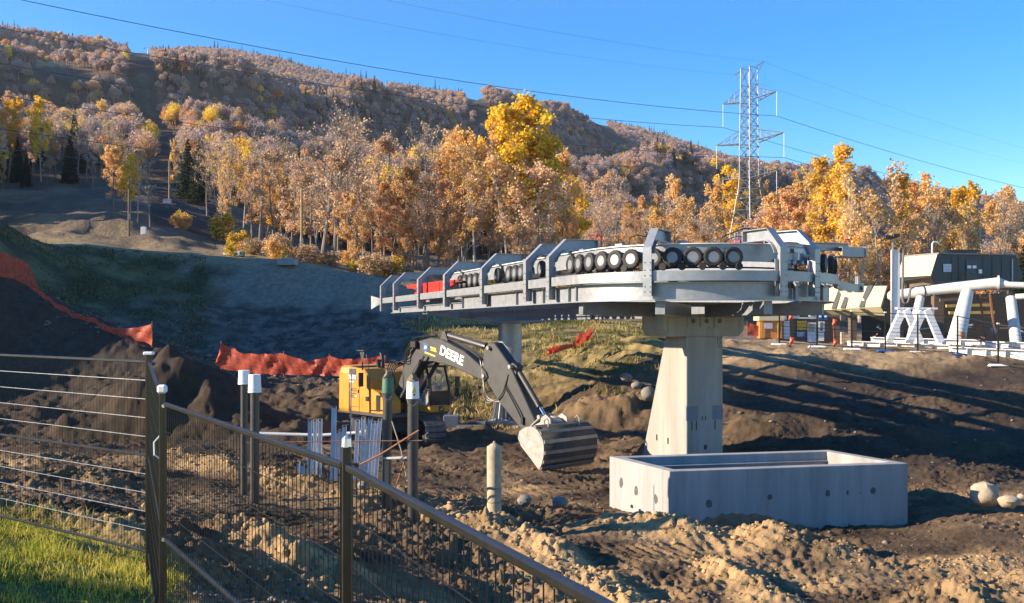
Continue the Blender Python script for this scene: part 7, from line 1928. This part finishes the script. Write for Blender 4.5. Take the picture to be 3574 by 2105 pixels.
ok = ~((_vq[:, 0] > -0.05) & (_vq[:, 0] < FL + 0.05) & (_vq[:, 1] > -0.05) & (_vq[:, 1] < LD + 0.05)); x_, y_ = x_[ok], y_[ok]
sz = 0.018 * np.exp(rg.normal(0, 0.55, len(x_))) * (0.75 + y_ / 40); sz = np.clip(sz, 0.01, 0.10)
g = ground_at(x_, y_); cc = soil_colors(x_, y_, g[0], *g[1:]) * rg.uniform(0.75, 1.35, len(x_))[:, None]
scatter_rocks('soil_clods', 'loose clods of soil strewn over the pit and its ridges', 'clods', x_, y_, sz, cc, M_clod, 0.8, 43)
# stones on the bank, slopes and pit
k = 5200; dd = rg.uniform(52, 74, k); uu = rg.uniform(150, 1450, k); x_ = (uu - HU) / F * dd; y_ = dd; sz = np.clip(0.05 * np.exp(rg.normal(0, 0.5, k)), 0.02, 0.24)
k2 = 500; d2 = rg.uniform(24, 47, k2); u2_ = rg.uniform(1900, 3650, k2); x_ = np.concatenate([x_, (u2_ - HU) / F * d2]); y_ = np.concatenate([y_, d2]); sz = np.concatenate([sz, np.clip(0.035 * np.exp(rg.normal(0, 0.5, k2)), 0.012, 0.16)])
k3 = 900; d3 = rg.uniform(8.5, 14, k3); u3_ = rg.uniform(640, 1150, k3); x_ = np.concatenate([x_, (u3_ - HU) / F * d3]); y_ = np.concatenate([y_, d3]); sz = np.concatenate([sz, np.clip(0.02 * np.exp(rg.normal(0, 0.5, k3)), 0.008, 0.06)])
_vq = np.array([((a - A.x) * fd.x + (b_ - A.y) * fd.y, (a - A.x) * bd.x + (b_ - A.y) * bd.y) for a, b_ in zip(x_, y_)])
ok = ~((_vq[:, 0] > -0.05) & (_vq[:, 0] < FL + 0.05) & (_vq[:, 1] > -0.05) & (_vq[:, 1] < LD + 0.05)); x_, y_, sz = x_[ok], y_[ok], sz[ok]
cc = np.array([0.17, 0.155, 0.13]) * rg.uniform(0.55, 1.35, len(x_))[:, None]
scatter_rocks('loose_stones', 'loose grey stones scattered over the bank and slopes', 'stones', x_, y_, sz, cc, M_clod, 0.7, 47)
# grass on the verge and by the fence, dry tufts on the slope
M_grass = foliage_mat('grass_blade', 0.4, False, 0.0, 0.0)
def grass(name, label, x, y, h, w, cols_, lean=0.5, seed=3):
    rg = np.random.default_rng(seed); n = len(x); z = ground_at(x, y)[0]
    B = np.stack([x, y, z - 0.01], -1); a = rg.uniform(0, 6.283, n); s = np.stack([np.cos(a), np.sin(a), np.zeros(n)], -1) * (w / 2)[:, None]
    l = rg.normal(0, lean, (n, 2)); mid = B + np.stack([l[:, 0] * h * 0.25, l[:, 1] * h * 0.25, h * 0.55], -1); tip = B + np.stack([l[:, 0] * h, l[:, 1] * h, h * (1 - 0.25 * np.hypot(l[:, 0], l[:, 1]))], -1)
    V = np.stack([B - s, B + s, mid + s * 0.7, mid - s * 0.7, tip], 1).reshape(-1, 3); i = np.arange(n) * 5
    Fc = np.concatenate([np.stack([i, i + 1, i + 2], -1), np.stack([i, i + 2, i + 3], -1), np.stack([i + 3, i + 2, i + 4], -1)])
    o = link(name, np_mesh(name, V, Fc, M_grass, False, np.repeat(cols_, 5, 0))); tag(o, label, 'grass', None, 'stuff')
k = 110000; x_ = rg.uniform(-8.5, 0.5, k); y_ = rg.uniform(5.0, 12.6, k)
pm = ground_at(x_, y_)[4]; cl = fbm(x_ / 0.5, y_ / 0.5, 3, 301)
ok = (rg.uniform(0, 1, k) < (1 - pm) * np.clip(0.75 + 0.8 * cl, 0.15, 1)) & ~((x_ > -0.8) & (y_ < 6)); x_, y_, cl = x_[ok], y_[ok], cl[ok]; n = len(x_)
h_ = 0.065 * np.exp(rg.normal(0, 0.45, n)) * (1 + 0.6 * np.clip(cl, -0.5, 1)) ; mix = np.clip(0.12 + rg.uniform(0, 1, n) * 0.85 + 0.45 * fbm(x_ / 1.2, y_ / 1.2, 2, 305), 0, 1)
cg = np.array([0.22, 0.27, 0.03]) * (1 - mix[:, None]) + np.array([0.60, 0.50, 0.10]) * mix[:, None]
grass('verge_grass', 'short green and straw grass on the verge below the mesh fence', x_, y_, h_, np.full(n, 0.009), cg * rg.uniform(0.7, 1.3, n)[:, None])
k = 15000; dd = rg.uniform(46, 80, k); uu = rg.uniform(1400, 2480, k); x_ = (uu - HU) / F * dd; y_ = dd
cl = fbm(x_ / 2.0, y_ / 2.0, 3, 311); ok = cl > 0.0; x_, y_, cl = x_[ok], y_[ok], cl[ok]; n = len(x_)
mix = np.clip(0.5 + 0.9 * fbm(x_ / 4, y_ / 4, 2, 315) + rg.uniform(-0.3, 0.3, n), 0, 1); cg = np.array([0.10, 0.12, 0.03]) * (1 - mix[:, None]) + np.array([0.50, 0.38, 0.14]) * mix[:, None]
grass('slope_grass', 'dry tufted grass on the slope below the lift terminal', x_, y_, 0.22 * np.exp(rg.normal(0, 0.4, n)), np.full(n, 0.07), cg * rg.uniform(0.7, 1.3, n)[:, None], 0.5, 5)
k = 26000; dd = rg.uniform(64, 84, k); uu = rg.uniform(-60, 720, k); x_ = (uu - HU) / F * dd; y_ = dd
cl = fbm(x_ / 2.0, y_ / 2.0, 3, 321); ok = cl > -0.1; x_, y_, cl = x_[ok], y_[ok], cl[ok]; n = len(x_)
mix = rg.uniform(0, 1, n) ** 2; cg = np.array([0.06, 0.075, 0.03]) * (1 - mix[:, None]) + np.array([0.30, 0.26, 0.12]) * mix[:, None]
grass('bank_grass', 'rough dull green grass on the upper bank behind the orange netting', x_, y_, 0.16 * np.exp(rg.normal(0, 0.4, n)), np.full(n, 0.05), cg * rg.uniform(0.7, 1.3, n)[:, None], 0.5, 7)

# ------------------------------------------------------------------ autumn haze filling the valley
hm = bpy.data.materials.new('valley_haze'); hm.use_nodes = True; nt = hm.node_tree; nt.nodes.clear()
ho = nt.nodes.new('ShaderNodeOutputMaterial'); pvv = nt.nodes.new('ShaderNodeVolumePrincipled')
pvv.inputs['Color'].default_value = (0.80, 0.88, 1.0, 1); pvv.inputs['Density'].default_value = 0.00009; pvv.inputs['Anisotropy'].default_value = 0.2
nt.links.new(pvv.outputs[0], ho.inputs['Volume'])
_zl = min(float(z2.min()), -2.0, -1.0) - 1.5; _zh = float(z2.max()) + 22
_x0 = float(x2.min()) - 30; _x1 = float(x2.max()) + 30
hb = MB().box(((_x0 + _x1) / 2, 930, (_zl + _zh) / 2), (_x1 - _x0, 2040, _zh - _zl)).build('haze', hm, None); tag(hb, 'faint blue haze lying over the whole valley', 'haze', None, 'stuff')
